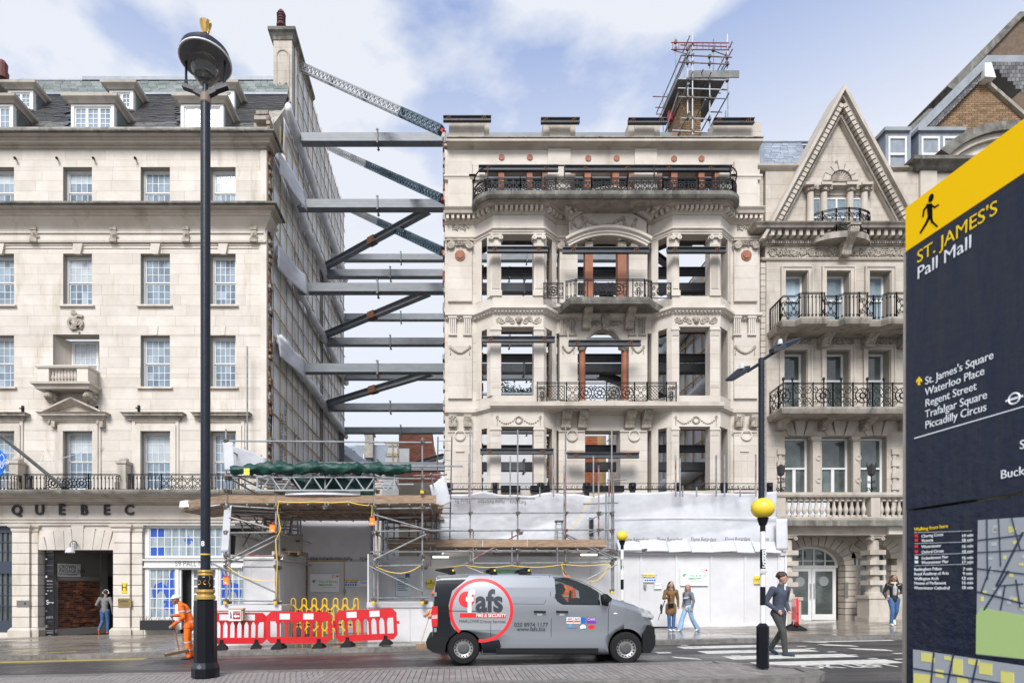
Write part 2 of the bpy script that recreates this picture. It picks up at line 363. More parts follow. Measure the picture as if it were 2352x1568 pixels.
def iron(g, f, u0, u1, z0, z1, style):
 h = z1-z0; w = u1-u0; r = 0.013
 if style == 'bars':
  n = max(2, round(w/0.135))
  for i in range(n):
   u = u0 + w*(i+.5)/n; line(g, f, u, z0, u, z1, 0.012)
   spiral(g, f, u, z1-.1, .045, .9, pi/2, 1, .009, 7); circ(g, f, u, z0+.08, .035, .008, 7)
 elif style == 'scroll':
  n = max(1, round(w/(h*0.62))); cw = w/n
  for i in range(n):
   c = u0 + cw*(i+.5); R = min(cw, h)*.24
   for sx in (-1, 1):
    spiral(g, f, c+sx*R*1.02, z0+h*.73, R, 1.4, pi/2+sx*pi/2, -sx, r*.85)
    spiral(g, f, c+sx*R*1.02, z0+h*.27, R, 1.4, pi/2+sx*pi/2, sx, r*.85)
    line(g, f, c+sx*R*1.9, z0+.02, c+sx*R*.3, z0+h*.5, r*.7); line(g, f, c+sx*R*.3, z0+h*.5, c+sx*R*1.9, z1-.02, r*.7)
   circ(g, f, c, z0+h*.5, R*.35, r)
   line(g, f, u0+cw*i, z0, u0+cw*i, z1, .013)
  line(g, f, u1, z0, u1, z1, .013)
 elif style == 'lattice':
  m = .07; line(g, f, u0+m, z0+m, u0+m, z1-m, r); line(g, f, u1-m, z0+m, u1-m, z1-m, r); line(g, f, u0+m, z0+m, u1-m, z0+m, r); line(g, f, u0+m, z1-m, u1-m, z1-m, r)
  a, b, c, d = u0+m, u1-m, z0+m, z1-m; k = 5; st = (b-a)/k; kk = round((d-c)/st); sz = (d-c)/kk
  for i in range(k):
   for j in range(kk):
    line(g, f, a+st*i, c+sz*j, a+st*(i+1), c+sz*(j+1), .008); line(g, f, a+st*i, c+sz*(j+1), a+st*(i+1), c+sz*j, .008)
 elif style == 'wreath':
  n = max(1, round(w/h)); cw = w/n
  for i in range(n):
   c = u0+cw*(i+.5); circ(g, f, c, z0+h*.5, h*.33, .017, 18); circ(g, f, c, z0+h*.5, h*.13, .022, 10)
   for a in range(8): line(g, f, c+h*.13*cos(a*pi/4), z0+h*.5+h*.13*sin(a*pi/4), c+h*.33*cos(a*pi/4+.3), z0+h*.5+h*.33*sin(a*pi/4+.3), .012)
   for sx in (-1, 1):
    spiral(g, f, c+sx*cw*.42, z0+h*.75, h*.16, 1.3, pi/2, sx, .013); spiral(g, f, c+sx*cw*.42, z0+h*.25, h*.16, 1.3, -pi/2, -sx, .013)
 elif style == 'key':
  a, b = u0, u1; n = max(1, round(w/.21)); cw = w/n; k = h/5
  for i in range(n):
   x = a+cw*i
   pts = [(x, z0+k*.6), (x, z1-k*.6), (x+cw*.8, z1-k*.6), (x+cw*.8, z0+k*1.8), (x+cw*.4, z0+k*1.8), (x+cw*.4, z0+k*3)]
   g.ptube([f(p, q) for p, q in pts], .014, 4)
   line(g, f, x, z0+k*.6, x+cw*.2, z0+k*.6, .014)
 elif style == 'urn':
  c = (u0+u1)/2
  for sx in (-1, 1):
   spiral(g, f, c+sx*w*.22, z0+h*.76, w*.2, 1.3, pi/2, sx, .012); spiral(g, f, c+sx*w*.22, z0+h*.28, w*.2, 1.3, -pi/2, -sx, .012)
   line(g, f, c+sx*w*.05, z0, c+sx*w*.16, z0+h*.55, .014)
  circ(g, f, c, z0+h*.5, w*.13, .016, 8)
  line(g, f, u0, z0, u0, z1, .012); line(g, f, u1, z0, u1, z1, .012)
def railing(name, path, z0, z1, cells, parent, m=IRON, label=None, ends=True, posts=True):
 """cells: list of (fraction_start, fraction_end, style)"""
 f, Lt, ls = plan_map(path); g = G()
 for z in (z0, z1, z1-.05 if z1-z0 > .5 else z0+.03):
  g.ptube([f(u, z) for u in sorted(set([Lt*i/max(2, int(Lt/.35)) for i in range(max(2, int(Lt/.35))+1)] + ls))], .017, 4)
 for a, b, st in cells:
  iron(g, f, a*Lt, b*Lt, z0+.01, z1-.06, st)
  if posts:
   for q in (a, b): line(g, f, q*Lt, z0-.03, q*Lt, z1+.02, .02)
 return g.build(name, m, parent, label)
def slab_wall(g, x0, x1, z0, z1, y0, y1, holes):
 zs = sorted(set([z0, z1] + [z for h in holes for z in (h[2], h[3]) if z0 < z < z1]))
 for a, b in zip(zs, zs[1:]):
  zm = (a+b)/2; cuts = sorted([(h[0], h[1]) for h in holes if h[2] < zm < h[3]]); x = x0
  for c, d in cuts:
   if c > x: g.box(x, c, y0, y1, a, b)
   x = max(x, d)
  if x < x1: g.box(x, x1, y0, y1, a, b)
 return g
def ashlar(parent, x0, x1, z0, z1, y, holes, ch, bw, m, name='stone', depth=0.05, joint=0.006, kind='cube', limit=300, wall_t=0.45, back=JOINT, wname='wall'):
 """courses of stone blocks over a backing wall; blocks keep clear of the holes"""
 cells = []
 nr = max(1, round((z1-z0)/ch)); ch = (z1-z0)/nr
 for r in range(nr):
  a, b = z0+r*ch, z0+(r+1)*ch
  bands = sorted(set([a, b] + [z for h in holes for z in (h[2], h[3]) if a+.02 < z < b-.02]))
  off = bw*(0, .5, .23, .7)[r % 4]
  xs = []; q = x0 - off
  rr = random.Random(r*17+int(x0*10))
  while q < x1: xs.append(q); q += bw*rr.uniform(.75, 1.25)
  xs.append(x1+9)
  for s0, s1 in zip(bands, bands[1:]):
   zm = (s0+s1)/2; free = [(x0, x1)]
   for h in holes:
    if h[2] < zm < h[3]:
     nf = []
     for p, q in free:
      if h[1] <= p or h[0] >= q: nf.append((p, q))
      else:
       if h[0]-p > .01: nf.append((p, h[0]))
       if q-h[1] > .01: nf.append((h[1], q))
     free = nf
   for p, q in free:
    for c, d in zip(xs, xs[1:]):
     c2, d2 = max(c, p), min(d, q)
     if d2-c2 > .03: cells.append((c2, d2, s0, s1))
 cells.sort(key=lambda c: -(c[1]-c[0])*(c[3]-c[2]))
 g = G(); j = joint/2
 for i, (a, b, c, d) in enumerate(cells):
  if i < limit: piece(name, parent, m, a+j, b-j, y, y+depth, c+j, d-j, kind)
  else: g.box(a+j, b-j, y, y+depth, c+j, d-j)
 if g.v: g.build('stone_courses', m, parent, kind='stuff')
 slab_wall(G(), x0+.01, x1-.01, z0+.005, z1-.005, y+.008, y+wall_t, holes).build(wname, back, parent)
def sash(parent, px0, px1, py0, py1, D, cols=4, rows=3, split=0.5, fr=0.07, glass=GLASS, name='window', white=WHITE, reveal=0.22, sill=True, both=True):
 """sliding sash window filling the picture-unit opening at wall distance D, set back by reveal"""
 x0, x1, z0, z1 = X(px0,D), X(px1,D), Z(py1,D), Z(py0,D); y = D+reveal
 g = G(); zm = z1-(z1-z0)*split
 g.box(x0, x0+fr, y, y+.10, z0, z1); g.box(x1-fr, x1, y, y+.10, z0, z1); g.box(x0+fr, x1-fr, y, y+.10, z1-fr, z1); g.box(x0+fr, x1-fr, y-.02, y+.10, z0, z0+fr*.8)
 o = None
 ia, ib = x0+fr+.002, x1-fr-.002
 sashes = [(zm-.02, z1-fr-.002, y+.03, rows)] + ([(z0+fr*.8+.002, zm-.022, y+.065, rows)] if both else [])
 pans = []
 for a, b, yy, rw in sashes:
  s = .045; g.box(ia, ia+s, yy, yy+.035, a, b); g.box(ib-s, ib, yy, yy+.035, a, b); g.box(ia+s, ib-s, yy, yy+.035, b-s, b); g.box(ia+s, ib-s, yy, yy+.035, a, a+s)
  cw = (ib-ia-2*s)/cols; chh = (b-a-2*s)/rw
  for i in range(1, cols): g.box(ia+s+cw*i-.011, ia+s+cw*i+.011, yy+.002, yy+.03, a+s, b-s)
  for k in range(1, rw):
   for i in range(cols): g.box(ia+s+cw*i+.012, ia+s+cw*(i+1)-.012, yy+.004, yy+.028, a+s+chh*k-.011, a+s+chh*k+.011)
  for i in range(cols):
   for k in range(rw): pans.append((ia+s+cw*i+.011, ia+s+cw*(i+1)-.011, yy+.014, yy+.02, a+s+chh*k+.009, a+s+chh*(k+1)-.009))
 o = g.build(name, white, parent)
 rw_ = random.Random(int(px0*3+py0)); kb = rw_.choice((0, 0, 1, 2, 3)) if glass is GLASS else 0
 for p in pans: piece('pane', o, glass if glass is not GLASS else (GLASSB if p[5] > z1-fr-.1-kb*(z1-z0)/7 and kb else (GLASSK if p[5] < zm and rw_.random() < .75 else GLASS)), *p)
 if sill: piece('sill', o, STONE, x0-.12, x1+.12, D-.10, D+reveal-.002, z0-.07, z0-.002)
 G().box(x0, x1, y+.16, y+.18, z0, z1).build('dim_room_backing', mat('dim_interior', (0.10, 0.10, 0.10), 0.9), o)  # dark sheet standing for the dim room, shade put into its colour
 return o
def cornice(name, path, prof, parent, m=STONE): return G().mould(path, prof).build(name, m, parent)
def steps(z1, z0, out, n=6, curve='cyma'):
 """profile of a cornice from z1 (top, projecting out) down to z0 (wall)"""
 pts = [(-.02, z1), (out, z1)]
 for i in range(1, n+1):
  t = i/n; o = out*(1-t)**(0.8 if i % 2 else 1.1)
  z = z1+(z0-z1)*(t**1.0); zp = z1+(z0-z1)*((i-1)/n)
  pts.append((o*.5+pts[-1][0]*.5 if i % 2 else pts[-1][0], zp + (z-zp)*.5)); pts.append((o, zp+(z-zp)*.55)); pts.append((o, z))
 pts.append((-.02, z0)); return pts
def dentils(parent, x0, x1, z0, z1, y, w, gap, dep, m=STONE, name='dentil', sep_objects=False):
 g = G(); n = max(1, int((x1-x0)/(w+gap))); st = (x1-x0)/n
 for i in range(n): g.box(x0+st*i+gap/2, x0+st*(i+1)-gap/2, y-dep, y+.02, z0, z1)
 return g
def relief(g, px0, px1, py0, py1, D, kind='scroll'):
 """carved relief: swags, scrolls, leaves as raised rounded tubes on the wall face"""
 x0, x1, z0, z1 = X(px0,D), X(px1,D), Z(py1,D), Z(py0,D); w, h = x1-x0, z1-z0; cx, cz = (x0+x1)/2, (z0+z1)/2
 f = lambda u, z, off=0: Vector((u, D-.012-off, z))
 if kind == 'scroll':
  n = max(2, round(w/h));
  for i in range(n):
   c = x0+w*(i+.5)/n; s = 1 if i % 2 else -1
   spiral(g, f, c, cz, h*.36, 1.5, 0 if s > 0 else pi, s, h*.055, 18, .15); g.ball((c, D-.01, cz), h*.12, .03, h*.12, 8, 5)
   for a in range(5): g.ball((c+h*.42*cos(a*1.3+i), D-.008, cz+h*.36*sin(a*1.3+i)), h*.09, .025, h*.06, 6, 4)
 elif kind == 'swag':
  pts = [f(x0+w*t/12, z1-h*.15-(h*.65)*sin(pi*t/12)) for t in range(13)]
  for a, b in zip(pts, pts[1:]): g.ball((a+b)/2, (b-a).length*.7, .035, h*.13, 7, 5)
  g.ptube(pts, h*.06, 6)
  for x in (x0, x1): circ(g, f, x, z1-h*.12, h*.12, h*.05, 8); g.tube(f(x, z1-h*.25), f(x, z0+h*.1), h*.03, 5); g.ball((x, D-.01, z0+h*.1), h*.06, .03, h*.1, 6, 4)
 elif kind == 'mask':
  g.ball((cx, D-.03, cz), h*.24, .10, h*.34, 12, 9); g.ball((cx, D-.10, cz-.01), h*.05, .05, h*.09, 6, 5)
  for sx in (-1, 1):
   g.ball((cx+sx*h*.09, D-.11, cz+h*.06), h*.045, .02, h*.03, 6, 4); g.ball((cx+sx*h*.24, D-.03, cz+h*.12), h*.1, .05, h*.13, 7, 5)
   for k in range(3):
    spiral(g, f, cx+sx*(h*.55+k*(w/2-h*.6)/3), cz+(h*.1 if k % 2 else -h*.1), h*.26, 1.4, pi*.5, sx*(1 if k % 2 else -1), h*.06, 14, .2)
    g.ball((cx+sx*(h*.8+k*(w/2-h*.6)/3), D-.01, cz-(h*.2 if k % 2 else -h*.2)), h*.11, .03, h*.09, 7, 4)
   g.lathe((cx+sx*(w/2-h*.15), D, cz-h*.3), [(h*.06,0),(h*.14,h*.2),(h*.17,h*.4),(h*.1,h*.42)], 8, sy=.4)
 elif kind == 'wreath':
  for a in range(14): g.ball((cx+h*.3*cos(a*2*pi/14), D-.015, cz+h*.3*sin(a*2*pi/14)), h*.1, .035, h*.08, 6, 4)
  for sx in (-1, 1):
   p = [f(cx+sx*(h*.35+(w/2-h*.45)*t/8), cz+h*.1-h*.42*sin(pi*t/8)) for t in range(9)]
   for a in p: g.ball(a, h*.09, .03, h*.08, 6, 4)
   circ(g, f, cx+sx*(w/2-h*.08), cz+h*.3, h*.09, h*.04, 8); g.tube(f(cx+sx*(w/2-h*.08), cz+h*.2), f(cx+sx*(w/2-h*.08), z0+h*.05), h*.035, 5)
 elif kind == 'foliage':
  rr = random.Random(int(px0))
  for i in range(int(w/h*26)):
   g.ball((rr.uniform(x0, x1), D-.01, rr.uniform(z0, z1)), h*rr.uniform(.05, .11), .035, h*rr.uniform(.05, .1), 6, 4)
  for i in range(max(2, int(w/h*1.3))):
   spiral(g, f, x0+w*(i+.5)/max(2, int(w/h*1.3)), cz, h*.33, 1.3, i, 1 if i % 2 else -1, h*.06, 12, .2)
def volute_capital(g, cx, zt, D, w, h):
 """ionic capital"""
 f = lambda u, z, off=0: Vector((u, D-off, z))
 g.box(cx-w*.55, cx+w*.55, D-.06, D+.2, zt-h*.16, zt)
 for sx in (-1, 1):
  spiral(g, f, cx+sx*w*.40, zt-h*.5, h*.30, 1.6, pi/2, -sx*-1, h*.09, 18, .15, .05); g.ball((cx+sx*w*.40, D-.05, zt-h*.5), h*.1, .05, h*.1, 8, 5)
  g.tube((cx+sx*w*.40, D, zt-h*.5), (cx+sx*w*.40, D+.2, zt-h*.5), h*.32, 12)
 g.box(cx-w*.42, cx+w*.42, D-.04, D+.18, zt-h*.5, zt-h*.17)
def baluster(parent, m, cx, cy, z0, z1, r=0.07, name='baluster'):
 k = ('bal', m.name, round(z1-z0, 3), round(r, 3))
 if k not in _U:
  h = z1-z0; g = G()
  g.box(-r, r, -r, r, 0, h*.09); g.box(-r, r, -r, r, h*.92, h)
  g.lathe((0,0,0), [(r*.6,h*.09),(r*.5,h*.14),(r*.95,h*.3),(r*1.0,h*.38),(r*.55,h*.6),(r*.45,h*.78),(r*.75,h*.82),(r*.45,h*.86),(r*.7,h*.92)], 10)
  o = g.build(name, m); _U[k] = o.data; bpy.data.objects.remove(o)
 o = bpy.data.objects.new(name, _U[k]); COL.objects.link(o); o.location = (cx, cy, z0)
 if parent is not None: adopt(o, parent)
 return o
# ================================================================ ground
def yk(x): return 15.55 + .038*x                # kerb line of the far pavement
def SL(g):
 g.v = [(v[0], v[1], v[2] + gz(v[0])) for v in g.v]; return g
ASPH = mat('wet_asphalt', (.033,.033,.036), .55, col2=(.058,.057,.057), scale=.55, stretch=(.35,1.6,1), bump=.35, bscale=90, rough2=.22, contrast=(.4,.62), stain=(.026,.026,.028), stain_scale=1.2, stain_pos=(.6,.66))
PAVE = mat('wet_paving', (.17,.145,.12), .36, col2=(.235,.205,.17), scale=.7, stretch=(.5,1.2,1), rough2=.10, contrast=(.42,.6), rnd=.22, bump=.08, bscale=30)
ISL = mat('island_paver', (.25,.225,.21), .7, col2=(.20,.18,.168), scale=3, rnd=.12, bump=.25, bscale=40)
GRAN = mat('granite_kerb', (.21,.195,.18), .5, col2=(.125,.115,.105), scale=8, rnd=.15, bump=.3, bscale=40)
LINEW = mat('worn_white_line', (.62,.61,.56), .5, col2=(.40,.39,.36), scale=5, contrast=(.45,.7), bump=.2)
LINEY = mat('worn_yellow_line', (.55,.40,.06), .5, col2=(.30,.24,.09), scale=5, contrast=(.45,.7))
structure(SL(G().box(-220,220,-60,260,-.7,-.18)).build('ground', mat('earth', (.13,.12,.10), .95, col2=(.09,.085,.07))))
structure(SL(G().box(-60,60,2.6,18.2,-.15,0)).build('road', ASPH))
structure(SL(G().box(-60,60,-8,2.5,-.15,.12)).build('near_pavement', PAVE))
pv = bpy.data.objects.new('pavement', None); COL.objects.link(pv); structure(pv)
def pavement_body():
 g = G(); pts = [(-60, yk(-60)+.30), (60, yk(60)+.30), (60, 22.9), (-60, 22.9)]
 g.flat(pts, -.15, .095); return SL(g).build('pavement_bed', mat('grout', (.09,.08,.07), .8), pv)
pavement_body()
cells = []; rr = random.Random(11); r = 0; off = 0
while r < 13:
 y0 = .30+r*.56; x = -19.5 - rr.random()*.6
 while x < 19.5:
  wd = rr.choice((.6,.75,.75,.9)); cells.append((x, min(x+wd, 19.5), y0, y0+.56)); x += wd
 r += 1
g = G()
cells.sort(key=lambda c: c[2] - (1 if -11 < (c[0]) < 12 else 0)*.0)
vis = [c for c in cells if abs((c[0]+c[1])/2) < 19.6]
for i, (a, b, c, d) in enumerate(vis):
 xm = (a+b)/2; y0 = yk(xm)+c; y1 = min(22.75, yk(xm)+d); t = rr.uniform(-.002,.003)
 if y0 > 22.7: continue
 cc = Vector((xm, (y0+y1)/2, gz(xm)+.105+t)); A = Vector((b-a-.012, 0, .02*(b-a))); B = Vector((0, y1-y0-.012, 0))
 if i < 300: opiece('flagstone', pv, PAVE, cc, A, B, Vector((0,0,.03)))
 else: g.obox(cc, A/2, B/2, Vector((0,0,.015)))
g.build('flagstones', PAVE, pv, kind='stuff')
x = -30.0; n = 0
while x < 24:
 opiece('kerb_stone', pv, GRAN, (x+.45, yk(x+.45)+.145, gz(x+.45)+.03), Vector((.895,.034,.018)), Vector((0,.29,0)), Vector((0,0,.19))); x += .9
isl = bpy.data.objects.new('traffic_island', None); COL.objects.link(isl); structure(isl)
IX1 = 6.15; IY0, IY1 = 9.38, 11.5
def isl_outline(ins, n=7):
 pts = [(-26, IY0+ins), (IX1-.45, IY0+ins)]
 R = .9-ins
 cx, cy = IX1-.9+.35, IY0+.9
 pts += [(cx+R*sin(a*pi/2/n), cy-R*cos(a*pi/2/n)) for a in range(1, n+1)]
 pts += [(cx+R, IY0+1.15), (IX1-.25-ins*.7, IY1-.5), (IX1-.95, IY1-ins), (-26, IY1-ins)]
 return pts
SL(G().flat(isl_outline(.02), -.1, .095)).build('island_bed', ISL, isl)
po = isl_outline(0); pi_ = isl_outline(.30)
def kerbrun(pts_o, pts_i):
 fo, Lo, _ = plan_map(pts_o); fi, Li, _ = plan_map(pts_i); k = int(Lo/.9)
 for i in range(k):
  g = G(); a, b = Lo*i/k, Lo*(i+1)/k-.008; ai, bi = Li*i/k, Li*(i+1)/k-.008
  r0 = [fo(a, 0), fo((a+b)/2, 0), fo(b, 0), fi(bi, 0), fi((ai+bi)/2, 0), fi(ai, 0)]
  g.flat([(p.x, p.y) for p in r0], -.05, .122); SL(g).build('kerb_stone', GRAN, isl)
kerbrun([p for p in po[:-1] if True][:-0 or None], [p for p in pi_[:-1]][:-0 or None])
kerbrun([(IX1-.96, IY1), (-18, IY1)], [(IX1-1.1, IY1-.30), (-18, IY1-.30)])
rr = random.Random(4); cells = []
for r in range(4):
 y0 = IY0+.31+r*.375; x = -13.6
 while x < IX1-.62:
  wd = .105; lim = IX1-.55-(abs(r-1.5)*.18)
  if x+wd < lim: cells.append((x, y0, r))
  x += wd
cells.sort(key=lambda c: (abs(c[0]-1.5)))
g = G(); gap = .012
for i, (x, y0, r) in enumerate(cells):
 yl = .37
 sh = .06
 c = Vector((x+.05, y0+yl/2, gz(x)+.105+rr.uniform(-.001,.002))); A = Vector((.105-gap, 0, .002)); B = Vector((-sh, yl-gap, 0))
 if i < 300: opiece('paver', isl, ISL, c, A, B, Vector((0,0,.03)))
 else: g.obox(c, A/2, B/2, Vector((0,0,.015)))
g.build('pavers', ISL, isl, kind='stuff')
def paint(name, pts, m, lift=.004):
 g = G(); g.flat(pts, lift-.003, lift); structure(SL(g).build(name, m))
for yc in (15.05, 13.95, 12.85, 11.78+.02):
 k = (15.05-yc)*.17
 paint('zebra_stripe', [(5.95+k*.5, yc-.27), (8.55+k, yc-.27+.05), (8.55+k, yc+.27+.05), (5.95+k*.5, yc+.27)], LINEW)
for (a, b, c, d) in ((1508,1496,1540,1500),(1554,1508,1598,1513),(1840,1471,1885,1475),(1897,1478,1950,1484),(1970,1487,2026,1494),(1880,1470,2050,1472.5),(2052,1498,2080,1501),(1700,1493,1718,1494.5),(1730,1480,1748,1481.5),(1830,1482,1850,1484),(1852,1487,1872,1489),(1900,1495,1920,1497),(1948,1502,1968,1504),(1995,1510,2015,1512.5),(2055,1512,2080,1514),(1563,1480,1580,1481.5),(1588,1486,1600,1487.5),(1680,1504,1700,1506)):
 ym = (b+d)/2; s = (ym-HY+.02*((a+c)/2-CX))/1.7; Dm = FX/s; x0, x1 = X(a,Dm), X(c,Dm)
 th = max(.09, (d-b)/1.7/FX*Dm*Dm*.55); sk = .22 if c-a > 35 and d-b > 3 else 0
 paint('road_dash', [(x0, Dm-th/2+sk), (x1, Dm-th/2-sk), (x1, Dm+th/2-sk), (x0, Dm+th/2+sk)], LINEW)
o = text('lettering', 'LOOK LEFT', LINEW, (7.45, 11.25, gz(7.45)+.006), .62, ux=(1,0,.02), uz=(0,1,0), depth=.003, sx=.78, offset=.01); structure(o); o.name = 'road_lettering'
for d in (.12, .30):
 g = G(); xs = [-28+i*2 for i in range(11)]
 for a, b in zip(xs, xs[1:]): g.flat([(a, yk(a)-d-.08), (b, yk(b)-d-.08), (b, yk(b)-d), (a, yk(a)-d)], .001, .004)
 structure(SL(g).build('yellow_line', LINEY))
for a, b in ((33,77),(106,149)):
 s = (1495-HY-9)/1.58 if a == 33 else (1503-HY)/1.7
 Dm = 16.1 if a == 33 else 15.75
 x0, x1 = X(a,Dm), X(b,Dm); paint('yellow_mark', [(x0, Dm-.06), (x1, Dm+.3), (x1+.1, Dm+.42), (x0, Dm+.06)], LINEY, .13)
for pts in ([(-7.5,13.6),(-2.5,13.75),(-2.4,14.5),(-7.4,14.35)], [(9.2,11.9),(14,12.1),(14,13.0),(9.3,12.8)], [(-1.5,12.0),(3.4,12.1),(3.4,12.7),(-1.5,12.6)]): paint('road_patch', pts, mat('asphalt_patch', (.024,.024,.026), .5, col2=(.04,.04,.041), scale=2, bump=.3, bscale=80, rough2=.3), .003)
g = G(); xs = [-18+i*1.2 for i in range(17)]
for a, b in zip(xs, xs[1:]): g.flat([(a, yk(a)-.62-.12*sin(a*2.1)), (b, yk(b)-.62-.12*sin(b*2.1)), (b, yk(b)-.005), (a, yk(a)-.005)], -.001, .0009)
structure(SL(g).build('gutter_silt', mat('wet_silt', (.13,.105,.08), .4, col2=(.05,.046,.043), scale=1.6, stretch=(.5,2,1), rough2=.2)))
for x, yy in ((-3.2, 16.6), (4.9, 17.2)):
 g = G(); g.box(x-.3, x+.3, yy-.2, yy+.2, .120, .126); tag(SL(g).build('drain_cover', mat('cast_iron', (.05,.045,.04), .5, col2=(.09,.08,.07), scale=30)), 'dark iron access cover in the pavement ' + ('by the red barriers' if x < 0 else 'in front of the white hoarding'), 'drain cover')
# ================================================================ the long stone building on the left
D = D0
QB = thing('stone_office_building', 'long cream stone building with QUÉBEC lettering, white sash windows and a slate mansard roof', 'building', (X(300,D), D, gz(X(300,D))))
cols = [(-36,32),(145,211),(323,390),(483,541)]
rows = [(384,483,2),(583,701,3),(770,889,3),(990,1124,3)]
holes = []
for ri, (a, b, k) in enumerate(rows):
 for ci, (c, d) in enumerate(cols):
  if ri == 2 and ci == 1: continue
  holes.append((X(c,D), X(d,D), Z(b,D), Z(a,D)))
niche = (X(122,D), X(228,D), Z(858,D), Z(768,D)); holes.append(niche)
XL, XR = X(-120,D), X(606,D)
ashlar(QB, XL, XR, Z(1130,D), Z(344,D), D, holes, .40, 1.5, STONE, limit=300, joint=.006)
G().pb(598.5,612,345,1130,D-.03,.5).build('end_pier', STONE, QB)
for ri, (a, b, k) in enumerate(rows):
 for ci, (c, d) in enumerate(cols):
  if ri == 2 and ci == 1: continue
  sash(QB, c, d, a, b, D, 4, k, sill=(ri != 3))
G().box(niche[0]-.02, niche[1]+.02, D+.75, D+.80, niche[2], niche[3]).build('niche_back', STONE2, QB)
g = G()
for sx, xw in ((1, niche[0]), (-1, niche[1])):
 g = G(); g.ring([[(xw+sx*.42*(1-cos(t*pi/2/6))*1.0, D+.06+.68*t/6, z) for t in range(7)] + [(xw-sx*.02, D+.74, z), (xw-sx*.02, D+.06, z)] for z in (niche[2], niche[3]-.004)])
 g.build('curved_niche_side', STONE2, QB)
sash(QB, 157, 219, 778, 889, D+.4, 4, 3, reveal=.2, sill=False)
g = G(); relief(g, 163, 188, 716, 766, D-.03, 'foliage'); g.ball((X(174,D), D-.05, Z(742,D)), .13, .08, .26, 10, 8); g.ball((X(174,D), D-.05, Z(723,D)), .1, .07, .09, 8, 6)
g.build('carved_cartouche', CARVE, QB)
zt, zb = Z(853,D), Z(890,D)
yb = D-.62
g = G(); g.mould([(X(104,D)+.1, D+.2), (X(104,D)+.1, yb), (X(232,D)-.1, yb), (X(232,D)-.1, D+.2)], [(-.25, zb-.26), (.02, zb-.26), (.05, zb-.16), (.14, zb-.10), (.14, zb-.02), (-.25, zb-.02)])
g.box(X(104,D)+.2, X(232,D)-.2, yb+.05, D, zb-.24, zb-.03)
g.build('balcony_floor', STONE_G, QB)
g = G(); xa, xb = X(108,D)+.08, X(230,D)-.08
g.box(xa, xa+.42, yb, yb+.2, zb-.01, zt-.1); g.box(xb-.42, xb, yb, yb+.2, zb-.01, zt-.1)
g.box(xa, xa+.18, yb+.2, D, zb-.01, zt-.1); g.box(xb-.18, xb, yb+.2, D, zb-.01, zt-.1)
g.mould([(xa, D), (xa, yb), (xb, yb), (xb, D)], [(-.22, zt-.098), (.04, zt-.098), (.07, zt-.03), (.04, zt), (-.22, zt)])
g.build('balcony_parapet', STONE, QB)
for i in range(8): baluster(QB, STONE_G, xa+.52+i*(xb-xa-1.04)/7, yb+.1, zb, zt-.1, .062)
for px in (129, 217):                                     # lion head brackets
 g = G(); c = (X(px,D), D-.30, Z(916,D))
 g.ball(c, .17, .26, .22, 12, 9); g.ball((c[0]-.02, c[1]-.22, c[2]-.06), .09, .1, .09, 8, 6)
 for a in range(9): g.ball((c[0]+.18*cos(a*.7), c[1]+.05, c[2]+.2*sin(a*.7)), .075, .12, .075, 6, 5)
 g.box(c[0]-.15, c[0]+.15, D-.35, D, c[2]+.16, Z(903,D)); g.build('lion_bracket', CARVE, QB)
PW = [(XL, D), (X(606,D), D), (X(606,D), D+.5)]
def band(name, y0, y1, out, m=STONE, n=5, dd=0.0, path=None): return cornice(name, path or [(XL, D+dd), (X(609,D), D+dd), (X(609,D), D+.5)], steps(Z(y0, D), Z(y1, D), out, n), QB, m)
band('parapet_cornice', 321, 345, .50, STONE_G, 5)
G().mould([(XL, D), (X(606,D), D), (X(606,D), D+.6)], [(-.45, Z(321,D)+.004), (.22, Z(321,D)+.004), (.22, Z(302,D)), (-.45, Z(302,D))]).build('parapet_blocking', STONE_D, QB)
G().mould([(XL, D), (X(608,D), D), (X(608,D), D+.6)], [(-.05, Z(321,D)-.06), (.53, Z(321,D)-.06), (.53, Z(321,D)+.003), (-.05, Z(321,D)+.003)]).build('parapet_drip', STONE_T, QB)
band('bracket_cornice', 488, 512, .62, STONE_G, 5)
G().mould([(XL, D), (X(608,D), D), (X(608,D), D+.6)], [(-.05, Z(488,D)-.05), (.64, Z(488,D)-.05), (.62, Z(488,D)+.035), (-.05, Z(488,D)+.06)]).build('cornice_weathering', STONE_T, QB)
g = G(); prof = [(-.02, Z(512,D)), (.42, Z(512,D))] + [(.42-.36*sin(t*pi/2/5), Z(512,D)+(Z(534,D)-Z(512,D))*t/5) for t in range(1, 6)] + [(.06, Z(553,D)), (.10, Z(555,D)), (.10, Z(559,D)), (-.02, Z(559,D))]
g.mould([(XL, D), (X(606,D), D), (X(606,D), D+.5)], prof); g.build('coved_frieze', STONE, QB)
for z in (536, 553): cornice('fillet', [(XL, D-.06), (X(606,D), D-.06)], [(0, Z(z,D)), (.05, Z(z,D)), (.05, Z(z+3,D)), (0, Z(z+3,D))], QB)
for px in (82, 264, 430, 585):
 g = G(); x = X(px,D)
 g.box(x-.12, x+.12, D-.16, D, Z(533,D), Z(522,D)); g.box(x-.11, x+.11, D-.14, D, Z(552,D), Z(533,D)); g.box(x-.14, x+.14, D-.17, D, Z(560,D), Z(552,D))
 relief(g, px-5, px+5, 535, 549, D-.14, 'foliage'); g.build('cornice_bracket', CARVE, QB)
for c, d in cols:                                        # panelled lintels with dropped keystones
 k = (c+d)/2
 G().pprism([(k-11,559),(k+11,559),(k+6,583),(k-6,583)], D-.09, .1).build('keystone', STONE, QB)
g = G()
ks = [(c+d)/2 for c, d in cols]
for a, b in zip([-120]+ks, ks+[606]):
 if b-a > 30: g.pb(a+13, b-13, 561, 563, D-.03, .04); g.pb(a+13, b-13, 568, 569.6, D-.03, .04)
g.build('string_course', STONE, QB)
